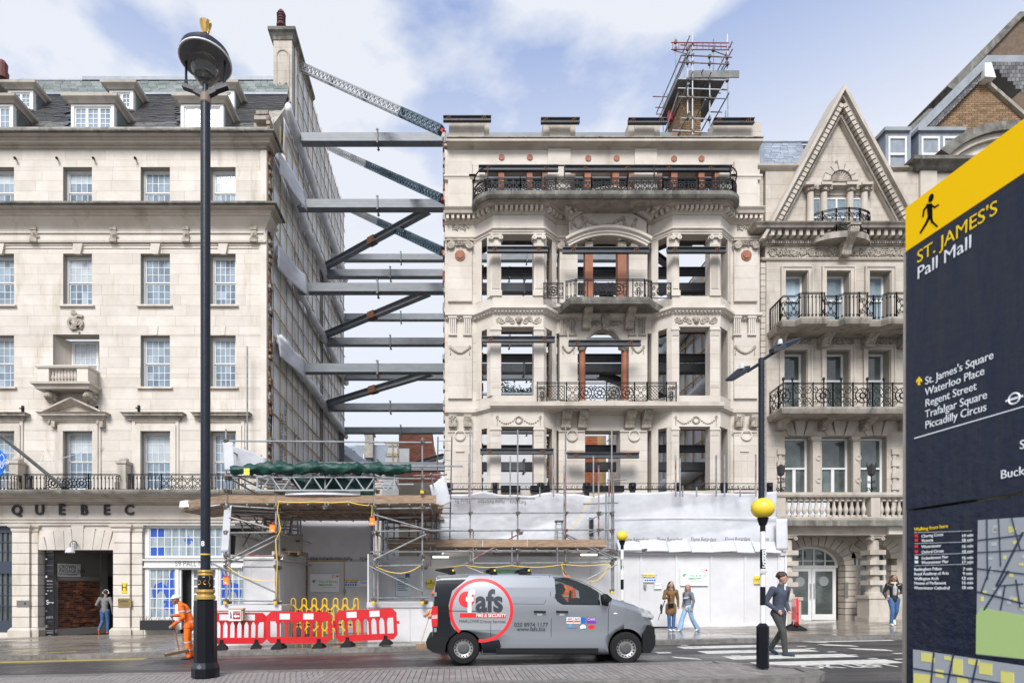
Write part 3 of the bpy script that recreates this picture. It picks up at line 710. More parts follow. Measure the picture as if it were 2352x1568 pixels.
for c, d in (cols[2], cols[3]):
 k = (c+d)/2; G().pprism([(k-6,749),(k+6,749),(k+4,769),(k-4,769)], D-.03, .05).build('keystone', STONE, QB)
for c, d, ped in ((-36,32,0),(145,211,1),(323,390,0),(483,541,0)):
 g = G()
 for o_, w_ in ((-.10, 13), (-.05, 20)):
  g.pb(c-w_, c-(1 if o_ < -.06 else 13.1), 968 if w_ == 20 else 989.2, 1130, D+o_, -o_); g.pb(d+(1 if o_ < -.06 else 13.1), d+w_, 968 if w_ == 20 else 989.2, 1130, D+o_, -o_)
 g.pb(c-13, d+13, 975, 989, D-.101, .1); g.pb(c-20, d+20, 962, 967.8, D-.06, .06)
 g.build('window_surround', STONE, QB)
 if not ped:
  cornice('window_hood', [(X(c-21,D), D+.05), (X(c-21,D), D), (X(d+21,D), D), (X(d+21,D), D+.05)], steps(Z(951,D), Z(968,D), .30, 4), QB, STONE_D)
 else:
  g = G(); g.mould([(X(c-30,D), D+.05), (X(c-30,D), D), (X(d+24,D), D), (X(d+24,D), D+.05)], steps(Z(951,D), Z(968,D), .34, 4))
  cx = (c+d-6)/2; zc = Z(917,D); hw = X(d+30,D)-X(cx,D)
  for sx in (-1, 1):
   x0 = X(cx,D)
   for i, (oo, th) in enumerate(((.34, .07), (.26, .07), (.16, .08))):
    zz = zc-.07*i
    g.prism([(x0, zz), (x0, zz-th), (x0+sx*(hw-.05*i), Z(951,D)-.0*i-.003-(.0 if i == 0 else 0)), (x0+sx*(hw-.05*i), Z(951,D)+th*1.0-.07*i*.5)], D-oo, D)
  g.prism([(X(cx,D)-hw*.8, Z(950,D)), (X(cx,D)+hw*.8, Z(950,D)), (X(cx,D), zc-.2)], D-.05, D)
  g.build('window_pediment', STONE_G, QB)
  g = G()
  for px in (c-24, d+21): g.pb(px-4, px+4, 966, 980, D-.2, .2); g.ball((X(px,D), D-.2, Z(974,D)), .06, .06, .1, 7, 5)
  g.build('scroll_bracket', CARVE, QB)
yA, yB = D+.5, D+3.4                        # foot and head of the dark slate slope
zA = Z(302, D)-.15; tB = 1.9
zB = 1.70+(HY-221)/FX*yB
XRF = X(612,D)-.12
RF = G().poly([(XL, yA, zA), (XRF, yA, zA), (XRF, yB, zB), (XL, yB, zB)]).build('roof', mat('roof_felt', (.05,.05,.055), .8), QB)
slope = Vector((0, yB-yA, zB-zA)); Ls = slope.length
def slate_cells(xa, xb, o, v, h, bw, bh, m, nm, lim, skip, parent, tilt=.03, jit=.012):
 rr = random.Random(3); v = v.normalized(); u = Vector((1,0,0)); n = u.cross(v); cells = []
 for r in range(int(h/bh)):
  x = xa - rr.uniform(0, bw)
  while x < xb:
   w_ = bw*rr.uniform(.75, 1.2); a = max(x, xa); b = min(x+w_, xb); x += w_
   if b-a < .04: continue
   c = o + Vector(((a+b)/2, 0, 0)) + v*(bh*(r+.5))
   px = CX + c.x/c.y*FX; py = HY-(c.z-1.7)/c.y*FX
   if skip(px, py): continue
   cells.append((a, b, r, rr.uniform(-jit, jit), px))
 cells.sort(key=lambda c: 0 if c[4] > -10 else 1)
 g = G()
 for i, (a, b, r, j, _) in enumerate(cells):
  c = o + Vector(((a+b)/2, 0, 0)) + v*(bh*(r+.5)+j) + n*(.02+abs(j))
  vv = (v*bh*1.25 + n*-tilt)
  if i < lim: opiece(nm, parent, m, c, u*(b-a-.012), n*-.014, vv)
  else: g.obox(c, u*((b-a-.012)/2), n*-.007, vv/2)
 if g.v: g.build(nm + '_courses', m, parent, kind='stuff')
lower_d = [(-36,30,2),(163,262,3),(415,513,3)]; upper_d = [(18,76,2),(251,306,2),(483,538,2)]
def in_dormer(px, py):
 for a, b, _ in lower_d:
  if a-3 < px < b+2 and py > 240: return True
 for a, b, _ in upper_d:
  if a-2 < px < b+2 and 214 < py < 252: return True
 return False
slate_cells(XL, XRF, Vector((0, yA-.02, zA)), slope, Ls, .42, .125, SLATE, 'slate', 300, in_dormer, QB)
yC = yB+.25; zC = 1.70+(HY-186)/FX*yC
G().mould([(XL, yB), (XRF, yB)], [(-.1, zB-.03), (.14, zB-.03), (.14, zB+.07), (-.1, zB+.07)]).build('lead_roll', LEAD, QB)
slate_cells(XL, XRF, Vector((0, yB-.03, zB+.07)), Vector((0, yC-yB, zC-zB-.07)), Vector((0, yC-yB, zC-zB-.07)).length-.02, .40, .15, SLATEG, 'green_slate', 300, lambda a, b: any(p-2 < a < q+2 and b > 208 for p, q, _ in upper_d), QB, tilt=.035)
G().box(X(190,yC), XRF, yC-.06, yC+1.2, zC, zC+.16).box(XL, X(190,yC)-.004, yC-.04, yC+1.2, zC-.02, zC+.05).build('roof_capping', LEAD, QB)
G().poly([(XL,yB+.02,zB-.1),(XRF,yB+.02,zB-.1),(XRF,yC+.0,zC),(XL,yC+.0,zC)]).box(XL,XRF,yC+.02,yC+8,zB-3,zC-.01).build('upper_slope', mat('roof_felt', (.05,.05,.055), .8), QB)
def dormer(a, b, n, yt, yb, D_, eave=18, eh=13):
 """white casement dormer: picture-unit front (a..b, yt..yb) at D_"""
 t = thing_part = G(); x0, x1 = X(a,D_), X(b,D_); z0, z1 = Z(yb,D_), Z(yt,D_)
 zl = lambda z: yA + (z-zA)/(zB-zA)*(yB-yA)
 g = G(); ye = zl(z1+.2)+.1
 g.box(x0+.02, x1-.02, D_+.2, ye+.3, z0-.3, z1); o = g.build('dormer', WHITE, QB)
 f = G(); s = .13
 f.box(x0, x0+s, D_, D_+.18, z0, z1); f.box(x1-s, x1, D_, D_+.18, z0, z1); f.box(x0+s, x1-s, D_, D_+.18, z1-.08, z1); f.box(x0+s, x1-s, D_-.03, D_+.18, z0, z0+.08)
 W = (x1-x0-2*s); cw = W/n
 for i in range(n):
  c0 = x0+s+cw*i; q = .055
  f.box(c0, c0+q, D_+.04, D_+.10, z0+.08, z1-.08); f.box(c0+cw-q, c0+cw, D_+.04, D_+.10, z0+.08, z1-.08)
  f.box(c0+q, c0+cw-q, D_+.04, D_+.10, z0+.08, z0+.14); f.box(c0+q, c0+cw-q, D_+.04, D_+.10, z1-.14, z1-.08)
  f.box(c0+cw/2-.012, c0+cw/2+.012, D_+.05, D_+.09, z0+.14, z1-.14)
  for k in range(1, 4 if n == 3 else 3):
   zz = z0+.14+(z1-z0-.28)*k/(4 if n == 3 else 3); f.box(c0+q, c0+cw-q, D_+.052, D_+.088, zz-.012, zz+.012)
 fo = f.build('dormer_window', WHITE, o)
 for i in range(n):
  c0 = x0+s+cw*i
  piece('pane', o, GLASS, c0+.055, c0+cw-.055, D_+.065, D_+.075, z0+.14, z1-.14)
 G().mould([(x0, ye), (x0, D_), (x1, D_), (x1, ye)], [(-.3, z1+.02), (.06, z1+.02), (.10, z1+.10), (.24, z1+.15), (.26, z1+.24), (-.3, z1+.30)]).box(x0+.1, x1-.1, D_+.1, ye+.2, z1+.05, z1+.29).build('dormer_eaves', STONE_G, o)
 G().box(x0-.15, x1+.15, D_-.12, ye+.3, z1+.292, z1+.33).build('dormer_lead_top', LEAD, o)
 c = G(); rr = random.Random(int(a))
 for xs, sx in ((x1, 1), (x0, -1)):
  for r in range(int((z1-z0+.3)/.13)):
   zz = z0-.3+.13*r; yy = D_+.19
   yend = zl(zz+.1)+.2
   while yy < yend:
    w_ = rr.uniform(.16, .26); c.box(min(xs, xs+sx*.03), max(xs, xs+sx*.03), yy, yy+w_-.01, zz, zz+.122); yy += w_
 c.build('slate_cheek', SLATEG, o, kind='stuff')
for a, b, n in lower_d: dormer(a, b, n, 240, 301, D+.62)
for a, b, n in upper_d: dormer(a, b, n, 208, 251, D+2.15)
cornice('balcony_cornice', [(XL, D), (X(606,D), D), (X(606,D), D+.5)], steps(Z(1136,D)-.10, Z(1160,D), .85, 5), QB, STONE_G)
G().mould([(XL, D), (X(606,D), D), (X(606,D), D+.5)], [(-.3, Z(1136,D)-.10), (.95, Z(1136,D)-.10), (.97, Z(1136,D)-.02), (.95, Z(1131,D)-.03), (-.3, Z(1131,D)-.03)]).build('balcony_edge', STONE_T, QB)
ashlar(QB, XL, XR, Z(1190,D), Z(1160,D), D-.05, [], .6, 1.9, STONE, 'frieze_stone', wall_t=.5, wname='frieze')
cornice('architrave', [(XL, D-.05), (X(606,D), D-.05)], [(-.05, Z(1190,D)), (.12, Z(1190,D)), (.12, Z(1193,D)), (.07, Z(1195,D)), (.07, Z(1200,D)), (.02, Z(1202,D)), (.02, Z(1206,D)), (-.05, Z(1206,D))], QB)
yr = D-.80; zr0, zr1 = Z(1131,D)+.03, Z(1131,D)+1.02
zr1 = CZ + (HY-1088)/FX*yr; zr0 = CZ + (HY-1127)/FX*yr
px2x = lambda p: X(p, yr)
def rail_run(p0, p1, c0, c1, rs=True):
 w_ = p1-p0; cells = [(0, (c0-p0)/w_, 'bars'), ((c0-p0)/w_, (c1-p0)/w_, 'wreath' if p0 < 100 else 'scroll'), ((c1-p0)/w_, 1, 'bars')]
 railing('balcony_railing', [(px2x(p0), yr+.4), (px2x(p0), yr), (px2x(p1), yr), (px2x(p1), yr+.4)], zr0, zr1, cells, QB)
rail_run(-130, 30, -60, -20); rail_run(55, 265, 116, 195); rail_run(293, 540, 378, 458)
for px, st in ((42, 0), (287, 0), (273, 0)):
 if px == 273: continue
 x = X(px-2, D-.3); g = G(); g.box(x-.22, x+.22, D-.55, D-.05, Z(1128,D), Z(1112,D)); g.box(x-.17, x+.17, D-.5, D-.1, Z(1112,D), Z(1070,D)); g.box(x-.21, x+.21, D-.54, D-.06, Z(1070,D), Z(1064,D)); g.ball((x, D-.3, Z(1060,D)), .17, .17, .13)
 g.build('balcony_pier', STONE_G, QB)
for ch, px in zip('QUEBEC', (39, 91, 142, 193.5, 245, 297)):
 o = text('letter', ch, mat('dark_letter', (.022,.02,.022), .5), P(px, 1171.5, D-.09), .52, parent=QB, depth=.05, offset=.014)
G().obox(P(142.5, 1156.5, D-.11), Vector((.10,0,.02)), Vector((0,.02,0)), Vector((-.008,0,.026))).build('letter_accent', mat('dark_letter', (.022,.02,.022), .5), QB)
gzl = lambda px: gz(X(px, D)) + .12
def rust_pier(x0, x1, yt=1222, yb=1440, dd=.12, n=9):
 zs0, zs1 = Z(yb, D), Z(yt, D); h = (zs1-zs0)/n
 for i in range(n): piece('pier_stone', QB, STONE, X(x0,D), X(x1,D), D-dd, D+.4, zs0+h*i+.012, zs0+h*(i+1)-.012, 'cube')
 G().box(X(x0,D)+.02, X(x1,D)-.02, D-dd+.03, D+.42, zs0, zs1).build('pier_core', mat('dark_joint', (.16,.14,.12), .95), QB)  # core darker than the stones, seen in the joints
 g = G(); g.mould([(X(x0,D), D+.3), (X(x0,D), D-dd), (X(x1,D), D-dd), (X(x1,D), D+.3)], [(-.1, zs1), (.0, zs1), (.03, Z(1218,D)), (.03, Z(1214,D)), (.10, Z(1210,D)), (.12, Z(1206,D)), (-.1, Z(1206,D))]); g.build('pier_capital', STONE, QB)
 g = G(); zb_ = gzl(x0)-.02; g.mould([(X(x0,D), D+.3), (X(x0,D), D-dd), (X(x1,D), D-dd), (X(x1,D), D+.3)], [(-.1, zs0), (.03, zs0), (.07, zs0-.06), (.10, zs0-.10), (.10, zb_), (-.1, zb_)]); g.build('pier_plinth', STONE_G, QB)
rust_pier(33, 72); rust_pier(73.5, 88, dd=.03); rust_pier(264, 302); rust_pier(303.5, 327, dd=.03)
vs = [(96,262)]; top = 1206; g = None
joints_t = [96, 111, 133, 153, 175.5, 199, 223, 243, 262]
bt = [88, 108, 128, 148, 168, 190, 212, 231, 248, 264]
tt = [88, 100, 122, 146, 163, 192, 219, 240, 258, 264]
for i in range(9):
 th = [1231, 1219, 1217, 1213, 1206, 1213, 1217, 1219, 1231][i]
 G().pprism([(tt[i]+.5, th), (tt[i+1]-.5, th), (bt[i+1]-.5, 1262), (bt[i]+.5, 1262)], D-.06-.02*(i == 4), .5).build('voussoir', STONE, QB)
G().pb(88, 264, 1206, 1261, D, .45).build('arch_backing', STONE, QB)
def Qp(px, py, d): return P(px, py, d)
pw0 = (X(97,D), D+.2); pw1 = (X(214,D+5.5), D+5.5)
zf = gzl(180)-.02; zc = Z(1263, D)
PWALL = G(); PWALL.box(X(262,D)-.02+.35, X(262,D)+.6, D+.2, D+9, zf-.3, zc+.4)
PWALL.box(X(88,D), X(264,D)+.6, D+.3, D+9, zc+.0, zc+.35)
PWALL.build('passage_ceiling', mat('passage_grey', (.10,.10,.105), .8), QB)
ang = [(X(92,D), D+.38), (X(122,D+.45), D+.45), (X(129,D+.55), D+.55), (X(262,D+2.6), D+2.6), (X(262,D)+.35, D+3.6), (X(262,D)+.35, D+3.8), (X(92,D), D+3.8)]
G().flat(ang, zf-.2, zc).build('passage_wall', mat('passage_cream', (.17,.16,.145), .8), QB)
u_ = Vector((ang[3][0]-ang[2][0], ang[3][1]-ang[2][1], 0)); n_ = u_.normalized().cross(Vector((0,0,1)))
bo = Vector((ang[2][0], ang[2][1], zf+.22)) + n_*.02
G().obox(bo+u_*.37+Vector((0,0,1.95))*.5+n_*.005, u_*.355, n_*.01, Vector((0,0,1.95))*.5).build('brick_panel_bed', MORTAR, QB)
bricks(QB, 'brick', BRICKD, bo+n_*.01+u_*.02, u_, (0,0,1), u_.length*.70, 1.92, .23, .078, joint=.012, thick=.02, limit=300)
G().obox(bo+u_*.37+Vector((0,0,2.03))+n_*.04, u_*.37, n_*.05, Vector((0,0,.08))).obox(bo+u_*.80+Vector((0,0,1.5))+n_*.03, u_*.06, n_*.05, Vector((0,0,1.8))).obox(bo+u_*.42+Vector((0,0,-.12))+n_*.05, u_*.44, n_*.06, Vector((0,0,.14))).build('passage_trim', mat('passage_cream', (.17,.16,.145), .8), QB)
G().obox(bo+u_*.93+Vector((0,0,1.0))+n_*.02, u_*.05, n_*.03, Vector((0,0,1.15))).build('dark_door', mat('near_black', (.012,.012,.014), .5), QB)
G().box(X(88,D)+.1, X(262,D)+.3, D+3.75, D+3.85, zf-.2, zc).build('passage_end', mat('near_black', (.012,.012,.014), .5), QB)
g = G(); BLUEF = mat('slate_blue_paint', (.035,.045,.07), .45)
x0, x1 = X(-120,D), X(33,D);
for a, b in ((1206,1222),(1288,1300),(1300,1316),(1425,1452)): g.box(x0, x1, D+.12-(.05 if a in (1300,) else 0), D+.3, Z(b,D), Z(a,D))
for p in range(-112, 34, 12):
 g.box(X(p,D), X(p,D)+.035, D+.15, D+.2, Z(1288,D), Z(1222,D)); g.box(X(p,D), X(p,D)+.035, D+.15, D+.2, Z(1425,D), Z(1316,D))
for q in (1244, 1266, 1341, 1366, 1391): g.box(x0, x1, D+.155, D+.195, Z(q,D)-.018, Z(q,D)+.018)
g.build('dark_shopfront', BLUEF, QB)
G().box(x0, x1, D+.19, D+.21, Z(1425,D), Z(1222,D)).build('shop_glass', GLASSD, QB)
G().box(x0, x1+.02, D-.05, D+.3, gzl(0)-.05, Z(1452,D)).build('shop_sill', STONE, QB)
SHX0, SHX1 = 329, 612
g = G(); y = D+.10
def fr(a, b, c, d, dd=0.0, th=.1): g.box(X(a,D), X(b,D), D+.1+dd, D+.1+dd+th, Z(d,D), Z(c,D))
fr(327,612,1206,1211,-.04); fr(329,340,1211,1281); fr(340,612,1276,1281,-.03); fr(340,612,1206,1211.5)
fr(326,612,1283,1287,-.12,.2); fr(329,612,1287.2,1300,-.04); fr(327,612,1300.2,1303,-.09,.2); fr(329,340,1303.2,1430); fr(400,408,1303.2,1445,-.02); fr(408,413,1303.2,1445,.02); fr(493,499,1303.2,1445,-.02); fr(499,503,1303.2,1445)
fr(340,400,1303.2,1306.5); fr(340,400,1418,1430,-.02); fr(503,612,1303.2,1306.5); fr(560,612,1306.6,1440); fr(503,560,1418,1440); fr(413,493,1303.2,1307)
g.build('white_shopfront', WHITE, QB); W_SH = g
gb = G(); panes = []
def grid(a, b, c, d, nc, nr, blue=()):
 fo = G()
 for i in range(nc+1): fo.box(X(a+(b-a)*i/nc,D)-.018, X(a+(b-a)*i/nc,D)+.018, D+.13, D+.17, Z(d,D), Z(c,D))
 for k in range(nr+1): fo.box(X(a,D), X(b,D), D+.133, D+.167, Z(c+(d-c)*k/nr,D)-.016, Z(c+(d-c)*k/nr,D)+.016)
 o = fo.build('window', WHITE, QB)
 for i in range(nc):
  for k in range(nr):
   m = mat('blue_film', (.02,.09,.42), .25) if (i, k) in blue else mat('curtained_glass', (.36,.43,.47), .12, col2=(.17,.22,.26), scale=3.2, stretch=(3.5,1,.35), spec=.8, rnd=.15)
   piece('pane', o, m, X(a+(b-a)*i/nc,D)+.018, X(a+(b-a)*(i+1)/nc,D)-.018, D+.148, D+.152, Z(c+(d-c)*(k+1)/nr,D)+.016, Z(c+(d-c)*k/nr,D)-.016)
 return o
o1 = grid(341, 525, 1211.5, 1276, 11, 3, {(0,0),(1,0),(0,2),(1,2)})
o2 = grid(341, 400, 1306.5, 1418, 4, 5)
o3 = grid(504, 560, 1306.5, 1418, 4, 5)
def fleur(cx, cy, s, D_, parent, clip=None):
 g = G(); m = mat('blue_film', (.02,.09,.42), .25)
 K = s
 def shp(pts):
  q = [(X(cx+a*K,D_), Z(cy+b*K,D_)) for a, b in pts]
  if clip:
   lo, hi = X(clip[0],D_), X(clip[1],D_); q = [(min(hi, max(lo, a)), b) for a, b in q]
  g.prism(q, D_-.006, D_-.001)
 shp([(0,-1),(.22,-.6),(.26,-.3),(.1,.15),(.06,.3),(-.06,.3),(-.1,.15),(-.26,-.3),(-.22,-.6)])
 for sx in (-1, 1):
  shp([(sx*.1,.15),(sx*.2,-.2),(sx*.45,-.42),(sx*.7,-.35),(sx*.82,-.1),(sx*.78,.12),(sx*.68,.25),(sx*.62,.02),(sx*.5,-.12),(sx*.36,0),(sx*.26,.25)][::sx])
  shp([(sx*.05,.36),(sx*.3,.36),(sx*.4,.55),(sx*.26,.62),(sx*.18,.5),(sx*.1,.75),(0,.9)][::sx])
 shp([(-.42,.26),(.42,.26),(.42,.36),(-.42,.36)])
 g.build('blue_fleur_de_lis', m, parent)
fleur(433.5, 1241, 12, D+.148, o1)
fleur(400, 1362, 62, D+.148, o2, (342, 399)); fleur(504, 1362, 62, D+.148, o3, (505, 559))
text('lettering', '59 PALL MALL', mat('bronze_letter', (.10,.085,.07), .5), P(446, 1294, D+.058), .30, parent=QB, depth=.01, sx=.82, offset=-.003)
G().box(X(413,D), X(432,D), D+.5, D+.55, gzl(430)-.02, Z(1307,D)).build('black_door', mat('near_black', (.012,.012,.014), .5), QB)
g = G(); g.box(X(432,D), X(436,D), D+.3, D+.36, gzl(430), Z(1307,D)); g.box(X(448,D), X(493,D), D+.3, D+.36, gzl(430), Z(1390,D));
for q in (1307, 1328, 1346, 1364, 1382): g.box(X(436,D), X(493,D), D+.3, D+.36, Z(q,D)-.03, Z(q,D)+.03)
for p in (436, 462, 488): g.box(X(p,D)-.03, X(p,D)+.03, D+.301, D+.359, Z(1392,D), Z(1307,D))
g.build('white_door', WHITE, QB)
G().box(X(436,D), X(493,D), D+.34, D+.345, Z(1392,D), Z(1307,D)).build('door_glass', GLASS, QB)
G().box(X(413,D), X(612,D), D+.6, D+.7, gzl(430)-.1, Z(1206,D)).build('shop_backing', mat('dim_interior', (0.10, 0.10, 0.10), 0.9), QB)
G().box(X(329,D), X(406,D), D-.1, D+.3, gzl(360)-.06, Z(1432,D)).box(X(503,D), X(612,D), D-.02, D+.3, gzl(560)-.06, Z(1441,D)).build('shop_sill', STONE, QB)
t = thing('window_box', 'black planter box with dry twigs under the white shop window', 'planter', P(359, 1450, D-.25))
G().pb(321, 393, 1424, 1446, D-.45, .32).build('box', mat('near_black', (.012,.012,.014), .5), t)
g = G(); rr = random.Random(5)
for i in range(40):
 x = X(322+rr.random()*70, D-.3); g.tube((x, D-.3, Z(1424,D-.3)), (x+rr.uniform(-.06,.06), D-.3+rr.uniform(-.05,.05), Z(1424,D-.3)+rr.uniform(.05,.2)), .006, 4)
g.build('twigs', mat('dry_twig', (.22,.15,.10), .9), t, kind='stuff')
t = thing('street_sign', 'white CROWN PASSAGE SW1 street sign above the brick panel in the passage', 'street sign', bo+u_*.22+Vector((0,0,2.1)))
n_u = u_.normalized(); c = bo+n_u*.42+Vector((0,0,2.36))+n_*.10
G().obox(c, n_u*.44, n_*.012, Vector((0,0,.26))).build('plate', mat('enamel_white', (.45,.46,.45), .35), t)
for s_, dz, sz in (('CROWN', .12, .20), ('PASSAGE SW1', -.04, .20), ('CITY OF WESTMINSTER', -.19, .08)):
 text('lettering', s_, mat('near_black', (.012,.012,.014), .5), c-n_u*.38+n_*.018+Vector((0,0,dz)), sz, ux=n_u, parent=t, align='LEFT', sx=.62 if sz > .2 else .8, depth=.004)
G().obox(c+n_*.018+Vector((0,0,-.14)), n_u*.42, n_*.002, Vector((0,0,.006))).build('rule', mat('near_black', (.012,.012,.014), .5), t)
t = thing('wall_lamp', 'white dome lamp on a curved bracket over the passage entrance', 'wall lamp', P(161, 1250, D-.1))
g = G(); g.ptube([P(177,1250,D-.08), P(174,1243,D-.25), P(166,1241,D-.4), P(161,1248,D-.45), P(161,1256,D-.45)], .025, 6); g.box(X(177,D)-.06, X(177,D)+.06, D-.1, D-.05, Z(1259,D), Z(1247,D)); g.build('bracket', mat('grey_metal', (.25,.26,.27), .5), t)
G().lathe(P(161,1269,D-.45), [(.16,0),(.17,.02),(.14,.14),(.07,.19),(.03,.22)], 14).build('shade', WHITE, t, smooth=False)
def plaque(name, label, cat, px0, px1, py0, py1, dd, m, lines=(), frame=None, tm=None, D_=D):
 t = thing(name, label, cat, P((px0+px1)/2, py1, D_-dd))
 G().pb(px0, px1, py0, py1, D_-dd-.02, .02).build('plate', m, t)
 for s_, fx, fy, sz, al in lines:
  sz = min(sz, (X(px1,D_)-X(px0,D_))*1.75/max(1, len(s_)))
  text('lettering', s_, tm, P(px0+(px1-px0)*fx, py0+(py1-py0)*fy, D_-dd-.024), sz, parent=t, depth=.004, align=al, sx=.85)
 return t
WH = mat('sign_white', (.75,.75,.75), .5); NB = mat('near_black', (.012,.012,.014), .5); GREYT = mat('sign_grey', (.35,.35,.36), .5)
plaque('hydrant_sign', 'small square yellow H hydrant sign on the right passage pier', 'sign', 279, 291.5, 1337, 1361, .12, mat('sign_yellow', (.75,.50,.02), .5), [('H', .5, .5, .42, 'CENTER')], tm=NB)
plaque('brass_plaque', 'brass Québec name plate below the yellow H sign', 'plaque', 271, 301, 1373, 1394, .12, mat('brass', (.33,.25,.11), .35, metal=.6), [('Québec', .38, .3, .15, 'CENTER'), ('—————', .5, .62, .09, 'CENTER'), ('————', .5, .8, .08, 'CENTER')], tm=NB)
plaque('metal_plate', 'grey metal intercom plate on the pier left of the passage', 'plaque', 38, 67, 1378, 1393, .12, mat('dull_steel', (.16,.15,.14), .5), [('·  ■', .6, .5, .10, 'CENTER')], tm=NB)
NBG = mat('board_black', (.01,.011,.016), .3)
for i, (a, b, ls_, lab) in enumerate(((1242,1282,[('Royal', .5,.2,.13),('Crown Passage', .5,.42,.12),('MILLINERY', .5,.6,.07),('——————',.5,.78,.07)], 'black board with white script lettering, topmost in the passage column'),
  (1284,1321,[('———',.5,.35,.1),('—————',.5,.7,.07)], 'plain dark board with faint lettering, second from top in the passage column'),
  (1326,1362,[('Red Lion',.5,.2,.17),('Licensed Free House',.5,.4,.06),('Mon - Fri 11am-11pm',.5,.6,.06),('Sat - 7pm',.5,.82,.1)], 'black Red Lion pub board in the passage column'),
  (1364,1401,[('Synergy',.66,.5,.13),('S',.25,.5,.26)], 'black Synergy company board in the passage column'),
  (1403,1440,[('JOEYS',.5,.45,.12),('——',.5,.75,.08)], 'black board with round emblem, below the Synergy board'),
  (1440.5,1477,[('INDEPENDENT',.5,.3,.09),('PIERCING',.5,.5,.09),('~~~',.5,.75,.1)], 'dark blue lettered board, lowest in the passage column'))):
 a2, b2 = a, b - (13 if i == 5 else 2 if i == 4 else 0)
 plaque('company_board', lab, 'sign board', 104, 124, a2, b2-(4 if i == 4 else 0), -.28, NBG, [(s, x, y, z, 'CENTER') for s, x, y, z in ls_], tm=WH if i in (0,2,3) else GREYT)
t = thing('flag_pole', 'grey pole leaning out from the balcony over the QUÉBEC letters', 'flag pole', P(153, 1124, D-.6))
g = G(); g.tube(P(153,1124,D-.6), P(-30,975,D-3.2), .075, 10, .05); g.build('pole', GALV, t)
G().tube(P(155,1127,D-.6), P(146,1118,D-.75), .1, 10).build('socket', IRON, t)
g = G(); g.tube(P(88,1068,D-1.5), P(236,1024,D-.05), .012, 4); g.tube(P(88,1068,D-1.5), P(106,1027,D-.05), .008, 4); g.build('stay_wire', WHITE, t)
g = G(); rings = []
for i in range(7):
 rings.append([tuple(P(-40+i*9.2, 1030+abs(i-4)*4*(1 if i<4 else 2), D-2.9+.15*sin(i*1.7))), tuple(P(-40+i*9.2-3, 1105-i*3-(12 if i == 6 else 0), D-2.9+.15*sin(i*1.7+1)))])
g.ring(rings, closed=False, caps=False); o = g.build('flag', mat('flag_blue', (.01,.16,.60), .7), None); tag(o, 'blue Québec flag hanging from the leaning pole', 'flag')
o.modifiers.new('thick', 'SOLIDIFY').thickness = .01
g = G(); text('emblem', '⚜', WHITE, P(4,1060,D-3.1), .5, parent=o)
for px, py in ((51,1004-65),(221,940),(318,938)):
 g = G(); g.pb(px-2.5, px+2.5, py-8, py+8, D-.05, .05); g.tube(P(px,py,D-.05), P(px-6,py-2,D-.22), .025, 6)
 tag(g.build('wall_bracket', IRON), {51:'dark iron bracket on the stone wall at the picture edge', 221:'dark iron bracket just right of the window pediment', 318:'dark iron bracket above the hood of the third window'}[px], 'bracket', 'iron wall brackets')
for i, px in enumerate((36, 132, 216, 312)):
 g = G(); g.tube(P(px,364,D), P(px-2,363,D-.12), .035, 6); g.ball(P(px-2,363,D-.14), .05)
 tag(g.build('wall_spotlight', IRON), ['small black wall fitting high on the wall, leftmost of four', 'small black wall fitting above and left of the second top window', 'small black wall fitting above and right of the second top window', 'small black wall fitting above and left of the third top window'][i], 'wall fitting', 'small fittings under the top cornice')
t = thing('rooftop_chimney', 'brown terracotta chimney pot above the roof at the far left edge', 'chimney', P(2, 186, D+6))
G().pprism([(-30,150),(8,186),(-30,190)], D+5, 2).build('stack', STONE_D, t)
G().lathe(P(6,182,D+5), [(.24,0),(.26,.3),(.2,.35),(.22,.7),(.12,.85)], 12).build('pot', mat('red_pot', (.14,.05,.045), .8), t)
# ================================================================ sheeted party wall, chimney, steel between the two fronts
XW = X(612, D0)-.03                                       # plane of the exposed party wall
DF, DM, DR = 25.6, 31.4, 36.4                             # three rows of steel
WSH_ = mat('lit_sheeting', (.76,.765,.78), .4, col2=(.66,.665,.68), scale=1.3, bump=.35, bscale=2.2)  # brighter copy of the sheeting, the wall's strong light put into its colour
PW_ = thing('party_wall', 'tall exposed party wall wrapped in white sheeting and yellow battens beside the gap', 'wall', (XW, 30, -.1))
zt = 26.9
G().ring([[(x, y, z) for y, z in ((22.76,-.4),(26.2,-.4),(26.2,24.0),(23.0,20.1),(22.76,20.0))] for x in (XW-.6, XW)]).flat([(XW-.6, 26.2), (XW, 26.2), (XW, 38), (XW-.6, 38)], -.4, zt-.3).build('wall', STONE_D, PW_)
rr = random.Random(21)
g = 0
for i in range(150):
 z = -.1+i*.145
 if z > 20: break
 wd = rr.uniform(.04, .17); piece('brick', PW_, rr.choice((BRICKY, STONE_D, BRICKD, BRICKY)), XW-.02, XW+wd*.9, 22.42+rr.uniform(0,.08), 22.75, z, z+.13)
